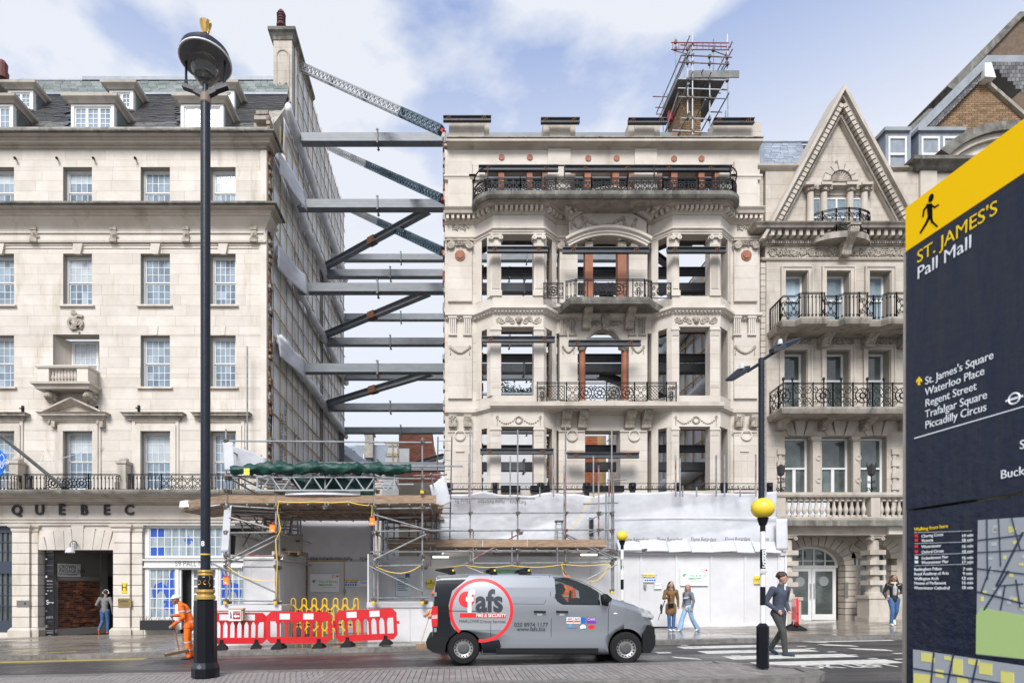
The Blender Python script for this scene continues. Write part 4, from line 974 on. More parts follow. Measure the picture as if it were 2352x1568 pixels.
def sheet(name, o, u, v, nu, nv, amp, parent, m=SHEET, seed=1, fx=1.0, label=None, kind=None, freq=(1.7, 1.1), thick=.012, edge=0.0):
 r = random.Random(seed); o = Vector(o); u = Vector(u); v = Vector(v); n = u.cross(v).normalized(); ph = [r.uniform(0, 7) for _ in range(8)]
 g = G(); rings = []
 for j in range(nv+1):
  row = []
  for i in range(nu+1):
   a, b = i/nu, j/nv; A = a*u.length*freq[0]; B = b*v.length*freq[1]
   d = sin(A+ph[0]+1.3*sin(B*.7+ph[1]))*.5 + sin(B*1.3+A*.6+ph[2])*.35 + .35*abs(sin((A*.9-B*1.7)+ph[3])) + r.uniform(-.09,.09)
   e = edge*(sin(A*3+ph[4])+sin(A*7.1+ph[5])*.5)*(b if edge > 0 else 1-b)
   row.append(tuple(o+u*a+v*b + n*(amp*d) + v.normalized()*e))
  rings.append(row)
 g.ring(rings, closed=False, caps=False); ob = g.build(name, m, parent, label, smooth=True, kind=kind)
 md = ob.modifiers.new('thick', 'SOLIDIFY'); md.thickness = thick; md.offset = 0
 return ob
lev = [7.05, 11.4, 14.96, 18.66, 21.6]
sheet('sheeting', (XW+.06, 22.8, .2), (0, 3.4, 0), (0, 0, 19.7), 14, 60, .035, PW_, m=WSH_, seed=3); sheet('sheeting', (XW+.06, 24.3, 19.8), (0, 1.9, 0), (0, .2, 1.9), 8, 10, .05, PW_, m=WSH_, seed=5)
sheet('sheeting', (XW+.06, 26.2, .2), (0, 11.8, 0), (0, 0, zt-.5), 36, 70, .035, PW_, m=WSH_, seed=4)
yv = 22.9; i = 0
while yv < 38:
 top = 21.2 if yv < 26.0 else zt-.3
 if yv < 26.0: top = 20.3+(yv-22.9)*.5
 piece('batten', PW_, BATTEN, XW+.10, XW+.125, yv-.024, yv+.024, .3, top); yv += .92; i += 1
z = 1.4; k = 0
while z < zt-.4:
 y1 = 38
 y0 = 22.85 if z < 20.4 else (24.6 if z < 21.3 else 26.25)
 piece('batten', PW_, BATTEN, XW+.127, XW+.155, y0, y1, z-.024, z+.024); z += 1.03; k += 1
for n, zz in enumerate(lev[1:]):
 pts = []; r = random.Random(50+n); y = 23.1 if n < 3 else 24.2
 while y < 37.8:
  pts.append((XW+.32+r.uniform(-.03,.03), y, zz+.1+r.uniform(-.05,.05)+(.15 if y < 24.5 else 0))); y += .55
 g = G(); rg = []
 for p in pts:
  rad = .19+r.uniform(-.04,.05); rg.append([(p[0]+rad*cos(a*pi/5)*.9, p[1]+r.uniform(-.04,.04), p[2]+rad*sin(a*pi/5)*1.15+r.uniform(-.03,.03)) for a in range(10)])
 g.ring(rg); g.build('wrapped_rail', mat('grey_sheeting', (.56,.56,.57), .45, col2=(.70,.70,.72), scale=2.2, bump=1.0, bscale=4), PW_, smooth=True)
 if n < 3:                                             # loose sheet flapping at the beam end
  sheet('loose_sheet', (XW+.2, 23.0, zz-.5), (.75, 1.9, -.2), (0, -.2, .8), 12, 8, .17, PW_, seed=60+n)
for n, y in enumerate((27.5, 33.5)): text('lettering', 'Flame Retardant    Flame Retardant', NB if False else mat('grey_print', (.08,.08,.09), .6), (XW+.16, y-3.6, 5.6-n*.6), .46, ux=(0,0,-1), uz=(0,1,0), parent=PW_, depth=.004)
text('lettering', 'Flame Retardant', mat('grey_print', (.08,.08,.09), .6), (XW+.16, 23.3, 5.2), .5, ux=(0,0,-1), uz=(0,1,0), parent=PW_, depth=.004)
text('lettering', 'Flame Retardant', mat('grey_print', (.08,.08,.09), .6), (XW+.16, 24.4, 7.8), .5, ux=(0,0,-1), uz=(0,1,0), parent=PW_, depth=.004)
CHM = thing('chimney_stack', 'tall stone chimney stack with arched panel rising above the sheeted wall', 'chimney', (XW-.5, 26, 20))
cx0, cx1, cy = X(628,25.8), XW+.04, 25.8
for i in range(14):
 z0 = 21.4+i*.345; piece('stone', CHM, STONE_G, cx0, cx1-.002, cy, 29.2, z0, z0+.34)
G().box(cx0+.03, cx1-.03, cy+.03, 29.1, 20.4, 26.35).build('stack_core', JOINT, CHM)
G().mould([(cx0, 29.3), (cx0, cy), (cx1, cy), (cx1, 29.3)], [(-.3,26.22),(.03,26.22),(.06,26.35),(.12,26.45),(.2,26.52),(.2,26.66),(.12,26.72),(-.3,26.75)]).box(cx0, cx1, cy, 29.3, 26.3, 26.72).build('stack_cap', STONE_T, CHM)
g = G(); f = lambda u, z, off=0: Vector((u, cy-.03, z)); xm = (cx0+cx1)/2
g.ptube([(xm-.28, cy-.01, 22.6)]+[(xm-.28*cos(a*pi/8), cy-.01, 25.5+.28*sin(a*pi/8)) for a in range(9)]+[(xm+.28, cy-.01, 22.6)], .035, 5)
g.ptube([(xm-.28*cos(a*pi/8), cy-.01, 22.6-.28*sin(a*pi/8)) for a in range(9)], .035, 5); relief(g, 640, 658, 190, 205, cy, 'foliage'); g.build('arched_panel', STONE_G, CHM)
G().lathe(P(646,62,26.2), [(.20,0),(.22,.06),(.17,.1),(.17,.5),(.21,.53),(.17,.56),(.15,.66),(.09,.72),(.05,.78)], 12).build('chimney_pot', mat('red_pot', (.14,.05,.045), .8), CHM)
g = G()
for i in range(3): g.lathe(P(646,62,26.2)+Vector((0,0,.16+i*.12)), [(.185,0),(.2,.02),(.2,.05),(.185,.06)], 12)
g.build('pot_vent_ring', mat('pot_dark', (.05,.02,.02), .8), CHM)
sheet('torn_flashing', (XW-1.0, 24.6, 20.9), (1.05, .3, 0), (.15, .9, 1.9), 8, 8, .08, None, m=LEAD, seed=9, thick=.02)
tag(bpy.data.objects['torn_flashing'], 'crumpled grey lead flashing below the tall chimney stack', 'flashing')
g = G()
for i in range(9): g.box(XW-.45, XW+.02, 22.5+i*.02, 22.9, 20.2-.12*i*0+(.05*i if i < 3 else 0), 20.35) if i == 0 else None
g.box(XW-.5, XW+.1, 22.45, 23.1, 19.95, 20.1).box(XW-.6, XW, 22.7, 24.6, 19.0, 20.0); o = g.build('cut_parapet', STONE_D); tag(o, 'short cut parapet block capping the end of the cream building', 'parapet')
def ibolt(g, p, r=.03): g.ball(p, r, r, r, 6, 4)
def steel_beam(D_, z, label, x0=XW+.35, x1=11.9, s=.37, spl=(868,), m=STEEL, grp='steel beams spanning the gap'):
 t = thing('steel_beam', label, 'steel beam', ((x0+x1)/2, D_, z-s/2), grp)
 xs = sorted([x0] + [X(p, D_) for p in spl if x0 < X(p, D_) < x1] + [x1])
 for a, b in zip(xs, xs[1:]): piece('beam_length', t, STEELD if a > -1.2 and D_ == DF else m, a+.03, b-.03, D_-s/2, D_+s/2, z-s/2, z+s/2)  # lengths behind the front take dark steel to paint in the shade
 for q in xs[1:-1]:
  g = G(); g.box(q-.026, q-.004, D_-s*.72, D_+s*.72, z-s*.85, z+s*.85); g.box(q+.004, q+.026, D_-s*.72, D_+s*.72, z-s*.85, z+s*.85)
  g.build('splice_plate', m, t); b = G()
  for sy in (-1, 1):
   for sz in (-1, 1): b.tube((q-.06, D_+sy*s*.6, z+sz*s*.75), (q+.06, D_+sy*s*.6, z+sz*s*.75), .025, 6)
  b.build('bolts', RUST, t, kind='stuff')
 return t
for z, w_ in zip((7.05, 11.4, 14.96, 18.66, 21.6), ('lowest front steel beam, just behind the green tarpaulin', 'rust streaked front steel beam level with the lowest iron balcony', 'front steel beam with a rust edge, above the second diagonal', 'grey front steel beam with pale patches under the top one', 'topmost clean grey front steel beam, bridging just below the roof')):
 steel_beam(DF, z, w_, x0=XW+(.35 if z < 21 else .5), spl=(868, 1203, 1480) if z < 20 else (868,))
for z, w_ in zip((11.5, 15.06, 18.77), ('half rusted middle row steel beam, second lowest in the gap', 'middle row steel beam between the two lower diagonals', 'middle row steel beam meeting the top diagonal')):
 steel_beam(DM, z, w_, spl=(897, 1170))
for z, w_ in zip((11.6, 15.0, 18.75, 22.5), ('rear steel beam above the distant rooftops', 'rear steel beam almost hidden behind the rust streaked beam', 'thin looking rear steel beam behind the second diagonal', 'highest rear steel beam in the gap')):
 steel_beam(DR, z, w_, spl=(921, 1210), x1=11.9)
for D_, px, zz, lab in ((DM, 733, 19.0, 'tall dark steel column standing against the white sheeting'), (DR, 783, 11.7, 'short dark steel column at the far end of the sheeted wall')):
 g = G(); x = X(px, D_); g.box(x-.18, x+.18, D_-.19, D_-.165, -.4, zz); g.box(x-.18, x+.18, D_+.165, D_+.19, -.4, zz); g.box(x-.012, x+.012, D_-.163, D_+.163, -.4, zz); g.box(x-.2, x+.2, D_-.2, D_+.2, zz+.002, zz+.03)
 tag(g.build('steel_column', STEEL), lab, 'steel column')
BRC = mat('mid_grey_steel', (.16,.17,.19), .5, col2=(.21,.22,.235), scale=3, stain=(.16,.07,.035), stain_pos=(.66,.74))
for z, lab in ((18.2,'dark channel beam behind the attic balcony openings'),(14.58,'dark waling beam behind the third floor openings'),(11.05,'dark waling beam behind the second floor openings'),(7.35,'dark waling beam behind the first floor openings')):
 o = G().ibeam((.3,23.5,z),(11.7,23.5,z),.25,.27).build('waling_beam', STEELD); tag(o, lab, 'steel beam', 'dark walings behind the openings')
for i, (z, ya, xb_, yb_) in enumerate(((18.85, 610, 985, 490), (15.15, 770, 985, 678), (11.55, 930, 990, 860))):
 a = Vector((XW+.35, DM-.25, z+(.2 if i < 2 else .05))); b = Vector((X(xb_, DF), DF+.25, z-.2))
 t = thing('diagonal_brace', ['uppermost', 'middle', 'lowest'][i] + ' of the three dark diagonal braces crossing the gap', 'steel brace', (a+b)/2, 'diagonal steel braces')
 mid = (a+b)/2
 g = G().ibeam(a, mid-(b-a)*.002, .28, .28); g.build('brace_length', STEEL, t); g = G().ibeam(mid+(b-a)*.002, b, .28, .28); g.build('brace_length', BRC, t)
 G().beam(mid-(b-a)*.03, mid+(b-a)*.03, .33, .34).build('joint_plate', RUST, t)
 G().obox(b+Vector((.2,-.1,.1)), Vector((.45,0,0)), Vector((0,.2,0)), Vector((0,0,.02))).build('end_plate', STEELD, t)
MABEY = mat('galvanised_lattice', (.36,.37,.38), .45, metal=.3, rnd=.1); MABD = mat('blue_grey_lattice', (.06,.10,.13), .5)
for i, (a, b) in enumerate(((P(688,152,27.1), P(1014,300,23.05)), (P(754,338,33.1), P(1017,457,23.05)), (P(778,468,36.2), P(1018,578,23.05)))):
 t = thing('lattice_prop', ['highest', 'second', 'third and lowest'][i] + ' long perforated raking prop sloping down to the empty front', 'raking prop', (a+b)/2, 'perforated raking props')
 d = (b-a); Ln = d.length; dn = d.normalized(); up = (Vector((0,0,1))-dn*dn.z).normalized(); sd_ = dn.cross(up); hh = .135; k = int(Ln/2.05); brk = (.66, .42, .5)[i]
 for s in range(k):
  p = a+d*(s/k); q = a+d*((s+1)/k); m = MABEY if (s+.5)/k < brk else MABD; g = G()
  for su in (-1, 1):
   for sv in (-1, 1): g.beam(p+up*hh*su+sd_*hh*sv*.8, q-dn*.02+up*hh*su+sd_*hh*sv*.8, .05, .05, up)
  n = int((q-p).length/.30)
  for j in range(n):
   c = p+dn*((q-p).length*(j+.5)/n)
   for sv in (-1, 1):
    g.ptube([c+up*(hh*.72*sin(w_*pi/4))+dn*(hh*.62*cos(w_*pi/4))+sd_*hh*.8*sv for w_ in range(9)], .03, 4)
  for e in (p+dn*.02, q-dn*.04): g.obox(e, dn*.015, up*(hh+.03), sd_*(hh*.9))
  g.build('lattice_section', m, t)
 for e, nm in ((a, 1), (b, -1)): G().obox(e-dn*.1*nm, dn*.07, up*.06, sd_*.09).build('red_end_joint', mat('red_steel', (.45,.03,.03), .5), t)
XE = 12.0
RP = thing('far_party_wall', 'sheeted and battened inner wall seen through the right hand empty windows', 'wall', (XE, 30, 0))
G().box(XE, XE+.5, 23.0, 44, -.4, 17.2).build('wall', BRICKR, RP)
sheet('sheeting', (XE-.06, 44, .2), (0, -21, 0), (0, 0, 16.8), 50, 50, .04, RP, seed=14)
y = 23.4
while y < 44: piece('batten', RP, BATTEN, XE-.16, XE-.11, y-.03, y+.03, .4, 16.9); y += 1.0
z = 1.3
while z < 17: piece('batten', RP, BATTEN, XE-.22, XE-.165, 23.2, 44, z-.03, z+.03); z += 1.05
for zz in (7.4, 11.0, 14.8):
 g = G(); rg = []; r = random.Random(int(zz))
 for j in range(20):
  y = 23.6+j*.8; rad = .3+r.uniform(-.05,.06); rg.append([(XE-.35+rad*cos(a*pi/5), y, zz-(y-23)*.02+rad*sin(a*pi/5)*1.2+r.uniform(-.04,.04)) for a in range(10)])
 g.ring(rg); g.build('wrapped_rail', MATS['grey_sheeting'], RP, smooth=True)
for z in (15.0, 11.4, 18.6):
 t = thing('corner_brace', {15.0: 'dark raking steel brace seen through the third floor right bay', 11.4: 'dark steel brace behind the central second floor opening', 18.6: 'rusty steel brace behind the attic openings'}[z], 'steel brace', (9, 27, z))
 G().ibeam((11.6, 30.8, z+.3), (6.6, 25.9, z-.1), .3, .3).build('brace', STEELD, t)
BG = thing('distant_slate_house', 'far slate roofed house with a chimney and a white window behind the gap', 'house', P(868, 1100, 70))
G().pprism([(800,1062),(815,1022),(905,1020),(925,1062)], 70, 6).build('roof', SLATEB, BG)
G().pb(826, 920, 1064, 1396, 70.2, 6).build('wall', STONE_G, BG)
G().pb(838, 856, 996, 1050, 69, 1.5).pb(835, 859, 992, 996, 68.9, 1.7).build('chimney', STONE_D, BG)
for p in (841, 850): G().lathe(P(p,992,69.6), [(.16,0),(.2,.3),(.14,.4)], 8).build('chimney_pot', mat('clay_pot', (.42,.24,.12), .8), BG)
G().pb(834, 852, 1041, 1060, 69.6, .5).build('dormer_wall', WHITE, BG)
for i in range(3):
 for j in range(2): piece('pane', BG, GLASS, X(836+i*5.2,69.5), X(840.4+i*5.2,69.5), 69.5, 69.56, Z(1058-j*9,69.5), Z(1050-j*9,69.5))
BG = thing('distant_glass_tower', 'pale glazed office block on the far skyline above the rooftops', 'building', P(820, 1100, 110))
G().pb(795, 823, 1019, 1396, 110, 8).build('wall', mat('pale_cladding', (.42,.48,.54), .4), BG)
for i in range(5): piece('window_band', BG, mat('pale_glazing', (.25,.33,.40), .2), X(796,109.9), X(822,109.9), 109.8, 109.9, Z(1029+i*9,109.9), Z(1024+i*9,109.9))
SHH = thing('sheeted_house', 'house end wrapped in white sheeting with yellow battens at the back of the plot', 'building', P(880, 1100, 50))
G().pprism([(894,1018),(932,1018),(936,1396),(870,1396),(878,1090)], 50, 5).build('wall', SHEET, SHH)
for p in (902, 913, 926): piece('batten', SHH, BATTEN, X(p,49.9)-.04, X(p,49.9)+.04, 49.85, 49.93, Z(1110,49.9), Z(1019,49.9))
for q in (1019, 1042, 1064, 1087): piece('batten', SHH, BATTEN, X(884,49.9), X(934,49.9), 49.77, 49.84, Z(q,49.9)-.04, Z(q,49.9)+.04)
RB = thing('red_brick_house', 'red brick building with a raked right edge at the back of the plot', 'building', P(980, 1100, 46))
def rbin(a0, a1, b0, b1):
 x = X(916,46)+a1; mxx = X(988,46)+ (Z(1000,46)-Z(1000,46)) + max(0, (Z(985,46)-(Z(1105,46)+b0)))*.24
 a1 = min(a1, mxx-X(916,46)); z = Z(1105,46)+b0
 if b1+Z(1105,46) > Z(988,46): return None
 if z > Z(1062,46) and b0+Z(1105,46) < Z(1028,46): a0 = max(a0, X(940,46)-X(916,46))
 return (a0, a1) if a1 > a0 else None
G().pprism([(916,985),(989,985),(1012,1105),(1012,1396),(916,1396)], 46.08, 5).build('wall', MORTAR, RB)
bricks(RB, 'brick', BRICKR, (X(916,46), 46.06, Z(1105,46)), (1,0,0), (0,0,1), 3.9, 4.6, .32, .12, joint=.02, thick=.03, limit=300, inside=rbin)
G().pb(914, 992, 981, 985, 46, 5).build('coping', STONE_D, RB)
G().pb(917, 940, 1030, 1062, 45.9, .2).build('boarded_window', WHITE, RB)
g = G(); g.pb(914, 1030, 1064, 1069, 44, .2); g.build('ledge', STEEL, RB)
g = G().ibeam(P(928,1072,43.5), P(1020,1046,41), .3, .3); tag(g.build('raking_beam', STEEL), 'slanting grey steel beam in front of the red brick building', 'steel beam')
OB = thing('orange_brick_house', 'orange brick corner seen through the central first floor opening', 'building', P(1385, 1100, 46))
G().pprism([(1330,1000),(1372,1000),(1372,1396),(1330,1396)], 46.1, 4).build('wall', MORTAR, OB)
bricks(OB, 'brick', mat('orange_brick', (.36,.11,.045), .85, rnd=.2), (X(1330,46), 46.08, Z(1110,46)), (1,0,0), (0,0,1), X(1372,46)-X(1330,46), 3.8, .34, .13, joint=.02, thick=.03, limit=300)
G().pb(1372, 1392, 1000, 1396, 46.4, 4).build('yellow_brick_return', mat('yellow_brick', (.42,.29,.14), .85, col2=(.34,.22,.11), scale=3), OB)
PB = thing('pale_rendered_building', 'pale rendered blank wall closing the back of the plot behind the left bay', 'building', P(1190, 1100, 52))
G().pb(1030, 1330, 905, 1391, 52, 5).build('wall', mat('pale_render', (.60,.60,.60), .9, col2=(.54,.54,.55), scale=.5), PB)
G().pb(1028, 1332, 901, 905, 51.9, 5.2).build('coping', LEAD, PB)
t = G(); r = random.Random(8)
for i in range(700):
 c = P(r.uniform(1152,1232), 0, 54); z = Z(905,54) + abs(r.gauss(0,.5))*(.9+.5*sin(c.x*1.7)); s = r.uniform(.05,.12)
 v = Vector((r.uniform(-1,1), r.uniform(-1,1), r.uniform(-1,1))).normalized()*s; w2 = v.cross(Vector((r.uniform(-1,1), .3, 1))).normalized()*s
 c = Vector((c.x, 54+r.uniform(-.5,.5), z)); t.quad(c-v, c-w2, c+v, c+w2)
o = t.build('roof_shrubs', mat('pale_leaf', (.06,.09,.05), .7), kind='stuff')
LB = thing('grey_shed_roof', 'small grey rendered gable with a dark verge behind the scaffold in the gap', 'building', P(800, 1100, 42))
G().pprism([(783,1040),(812,1040),(836,1066),(836,1396),(783,1396)], 42, 6).build('wall', mat('grey_render', (.36,.35,.33), .9), LB)
G().pprism([(780,1034),(813,1034),(840,1062),(840,1070),(812,1042),(780,1042)], 41.8, 6.4).build('verge', STEELD, LB)
sheet('rolled_sheet', P(783,1020,40)+Vector((0,0,-.6)), (2.2,0,-1.6), (.1,.4,.7), 12, 5, .12, LB, seed=77)
# ================================================================ the retained, hollow stone front
Db = 21.73
RF_ = thing('retained_facade', 'hollow ornate stone front with canted bays, empty window openings and iron balconies', 'building', (X(1383,D0), D0, gz(X(1383,D0))))
xL, xR = X(1022,D0), X(1745,D0)
x1, x2, x3, x4 = X(1094,D0), X(1133,Db), X(1248,Db), X(1278,D0)
x5, x6, x7, x8 = X(1496,D0), X(1545,Db), X(1655,Db), X(1678,D0)
PATH = [(xL,D0),(x1,D0),(x2,Db),(x3,Db),(x4,D0),(x5,D0),(x6,Db),(x7,Db),(x8,D0),(xR,D0)]
def off(path, o): return [(p[0], p[1]-o) for p in path]
def bandw(name, z0, z1, out=0.0, m=STONE2, back=-.45, path=PATH): return G().mould(path, [(back,z0),(out,z0),(out,z1),(back,z1)]).build(name, m, RF_)
zb_ = lambda y: Z(y, Db)
z979, z908, z750, z680, z538 = zb_(979), zb_(908), zb_(750), zb_(680), zb_(538)
bandw('base_wall', -.2, Z(1132,D0), .0)
bandw('spandrel', z979, zb_(943)); bandw('spandrel', zb_(930)+.002, z908)
cornice('sill_cornice', PATH, [(-.4,zb_(943)+.002),(.03,zb_(943)+.002),(.07,zb_(940)),(.12,zb_(938)),(.12,zb_(930)),(-.4,zb_(930))], RF_, STONE2)
bandw('spandrel', z750, zb_(721), path=PATH[:4]+[(X(1328,D0),D0)] if False else PATH[:5]); bandw('spandrel', z750, zb_(721), path=PATH[5:]); bandw('spandrel', 11.76, zb_(721), path=[PATH[4],PATH[5]]); bandw('spandrel', z750, 11.757, path=[PATH[4],(X(1327,D0),D0)]); bandw('spandrel', z750, 11.757, path=[(X(1443,D0),D0),PATH[5]]); bandw('spandrel', zb_(706)+.002, z680)
cornice('sill_cornice', PATH, [(-.4,zb_(721)+.002),(.04,zb_(721)+.002),(.04,zb_(719)),(.16,zb_(713)),(.20,zb_(712)),(.20,zb_(706)),(-.4,zb_(706))], RF_, STONE2)
def dent_path(path, z0, z1, w_, gap, o0, o1, name='dentil', m=STONE2, limit=300):
 g = G(); cells = []
 for a, b in zip(path, path[1:]):
  a = Vector(a); b = Vector(b); d = b-a; Ln = d.length; n = max(1, int(Ln/(w_+gap))); dn = d.normalized(); nn = Vector((dn.y, -dn.x))
  for i in range(n):
   c = a + d*((i+.5)/n) + nn*((o0+o1)/2); cells.append((c, dn, nn))
 for c, dn, nn in cells[:limit]: opiece(name, RF_, m, (c.x, c.y, (z0+z1)/2), (dn.x*w_, dn.y*w_, 0), (nn.x*(o1-o0), nn.y*(o1-o0), 0), (0,0,z1-z0))
dent_path(PATH, zb_(719)+.002, zb_(715.5), .07, .06, .04, .12, 'small_dentil')
za, zf1, zc0, zc1 = z538, 15.24, 15.74, 16.2
g = G(); PATHC = PATH[:5] + [(X(1306,D0),D0)]; PATHD = [(X(1488,D0),D0)] + PATH[5:]
for pth in (PATHC, PATHD):
 bandw('frieze', zf1+.002, zc0, 0, path=pth)
 cornice('architrave', pth, [(-.4,za),(.02,za),(.02,za+.07),(.05,za+.07),(.05,za+.13),(.11,za+.17),(.11,zf1),(-.4,zf1)], RF_, STONE2)
 cornice('main_cornice', pth, [(-.4,zc0+.002),(.03,zc0+.002),(.08,zc0+.06),(.12,zc0+.08),(.12,zc0+.24),(.33,zc0+.25),(.36,zc0+.34),(.43,zc0+.42),(.43,zc1),(-.4,zc1)], RF_, STONE_G)
 dent_path(pth, zc0+.085, zc0+.235, .10, .075, .12, .28)
def arch_mould(name, pxa, pxb, zbase, rise, prof, m, yb=D0, n=14, parent=RF_, cells=None):
 xa, xb = X(pxa,D0), X(pxb,D0); xm = (xa+xb)/2; hw = (xb-xa)/2; g = G(); rings = []
 R = (hw*hw+rise*rise)/(2*rise); zc = zbase+rise-R; a0 = math.asin(hw/R)
 for i in range(n+1):
  a = -a0+2*a0*i/n
  rings.append([(xm+(R+dz)*sin(a), yb-o, zc+(R+dz)*cos(a)) for o, dz in prof])
 g.ring(rings)
 if cells:
  w_, h0, h1, o0, o1 = cells; k = int(2*a0*R/w_/1.75)
  for i in range(k):
   a = -a0+2*a0*(i+.5)/k; c = Vector((xm+(R+(h0+h1)/2)*sin(a), yb-(o0+o1)/2, zc+(R+(h0+h1)/2)*cos(a)))
   opiece('dentil', parent, m, c, (w_*cos(a),0,-w_*sin(a)), (0,(o1-o0),0), ((h1-h0)*sin(a),0,(h1-h0)*cos(a)))
 return g.build(name, m, parent)
arch_mould('curved_cornice', 1306, 1488, 15.70, .55, [(-.3,0),(.33,0),(.38,.06),(.42,.08),(.42,.24),(.62,.25),(.66,.34),(.72,.42),(.72,.50),(-.3,.50)], STONE_G, cells=(.11,.085,.235,.42,.56))
arch_mould('curved_architrave', 1303, 1482, 14.78, .42, [(-.3,-.02),(.27,-.02),(.27,.07),(.31,.08),(.31,.15),(.40,.2),(.40,.3),(-.3,.3)], STONE2)
xm = X(1392,D0); hw = X(1480,D0)-xm
def arc_z(x, zb, rise): R = (hw*hw+rise*rise)/(2*rise); return zb+rise-R+sqrt(max(0, R*R-(x-xm)**2))
g = G(); top = [(xm-hw+2*hw*i/14, arc_z(xm-hw+2*hw*i/14, 15.70, .5)) for i in range(15)]; bot = [(x, arc_z(x, 15.0, .42)) for x, _ in top]
g.prism(top + bot[::-1], D0-.25, D0+.3); g.build('curved_frieze', STONE2, RF_)
g = G(); relief(g, 1337, 1431, 497, 522, D0-.26, 'swag'); relief(g, 1313, 1345, 502, 528, D0-.26, 'swag'); relief(g, 1432, 1460, 502, 528, D0-.26, 'swag'); g.build('carved_garland', CARVE, RF_)
def slab_plan(pa, pb_, Ds, R=.75, n=8):
 xa, xb = X(pa, D0), X(pb_, D0); out = D0-Ds; pts = [(xa, D0+.1)]
 pts += [(xa+R-R*cos(a*pi/2/n), Ds+R-R*sin(a*pi/2/n)) for a in range(n+1)]
 pts += [(xb-R+R*sin(a*pi/2/n), Ds+R-R*cos(a*pi/2/n)) for a in range(n+1)] + [(xb, D0+.1)]
 return pts
SP = slab_plan(1088, 1678, 21.15)
SP = [(p[0]+(-.02), p[1]) for p in SP]
G().flat(SP, 16.02, 16.2).build('balcony_slab', STONE_D, RF_)
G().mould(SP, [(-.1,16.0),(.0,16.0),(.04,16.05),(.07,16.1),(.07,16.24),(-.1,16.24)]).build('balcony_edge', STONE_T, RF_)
zr0, zr1 = 16.26, CZ+(HY-404)/FX*21.1
n_ = 9
railing('balcony_railing', [(p[0]*1+0, max(p[1]+.06, 21.16)) for p in SP], zr0, zr1, [(i/n_, (i+1)/n_, 'scroll' if i % 2 else 'wreath') for i in range(n_)], RF_)
g = G(); fS, LS, _ = plan_map([(p[0], p[1]+.05) for p in SP]); zh = CZ+(HY-376)/FX*21.1
g.ptube([fS(LS*i/60, zh-(.9*(1-sin(min(1,min(i,60-i)/7)*pi/2))**2 if min(i,60-i) < 7 else 0)) for i in range(61)], .025, 5)
for q in (.12, .36, .64, .88): line(g, fS, LS*q, zr1, LS*q, zh, .022)
g.build('upper_rail', IRON, RF_)
zat, zac = Z(386,D0), Z(344,D0)
AT = []
def pier(pa, pb2, z0, z1, n, dd=0.0, th=.5, m=STONE2, name='stone', D_=D0):
 h = (z1-z0)/n
 for i in range(n): piece(name, RF_, m, X(pa,D_), X(pb2,D_), D_-dd, D_+th, z0+h*i+.003, z0+h*(i+1)-.003)
pier(1022, 1114, 16.2, zac, 4); pier(1258, 1310, 16.2, zac, 4, .06); pier(1457, 1508, 16.2, zac, 4, .06); pier(1653, 1745, 16.2, zac, 4)
pier(1029, 1084, 16.25, zac-.5, 3, .1, .098); pier(1684, 1737, 16.25, zac-.5, 3, .1, .098)
for a, b in ((1114,1258),(1310,1457),(1508,1653)): pier(a, b, zat, zac, 1, 0, .5)
for a, b in ((1028,1086),(1086,1112),(1258,1311),(1457,1509),(1655,1680),(1684,1738)): G().mould([(X(a,D0), D0+.1), (X(a,D0), D0), (X(b,D0), D0), (X(b,D0), D0+.1)], [(-.05,17.42),(.10,17.42),(.12,17.5),(.15,17.53),(.15,17.6),(-.05,17.6)]).build('pilaster_moulding', STONE2, RF_)
for px, py in ((1152,362),(1217,362),(1351,364),(1416,364),(1548,365),(1611,365)): G().disc((X(px,D0), Z(py,D0)), .115, D0-.03, D0+.01).build('terracotta_disc', TERRA, RF_)
for a, b in ((1112,1121),(1145,1158),(1210,1223),(1246,1258),(1311,1319),(1343,1357),(1407,1422),(1445,1456),(1511,1521),(1542,1556),(1605,1618),(1642,1652)):
 G().pb(a, b, 386, 441, D0+.12, .3).build('terracotta_pier', TERRA, RF_)
CPT = [(X(1026,21.95),D0),(X(1754,21.95),D0)]
cornice('crown_cornice', CPT, [(-.4,zac+.002),(.02,zac+.002),(.06,zac+.03),(.10,zac+.04),(.24,zac+.06),(.34,zac+.08),(.34,zac+.17),(.28,zac+.20),(-.4,zac+.22)], RF_, STONE_G)
G().mould(CPT, [(-.3,zac+.225),(.30,zac+.203),(.37,zac+.203),(.37,zac+.235),(-.1,zac+.28),(-.3,zac+.28)]).build('cornice_weathering', STONE_D, RF_)
zp = zac+.28; zq = Z(281,D0)
for a, b, k in ((1031,1112,3),(1112,1124,1),(1248,1262,1),(1262,1309,1),(1309,1322,1),(1444,1457,1),(1457,1502,1),(1502,1516,1),(1638,1670,1),(1670,1722,2),(1722,1747,1)):
 pier(a, b, zp+.002, zq, 2, -.02 if k == 1 and b-a < 20 else .04, .5, STONE_G)
G().box(xL-.02, X(1748,D0), D0+.05, D0+.5, zac+.2, zp).build('parapet_base', STONE_G, RF_)
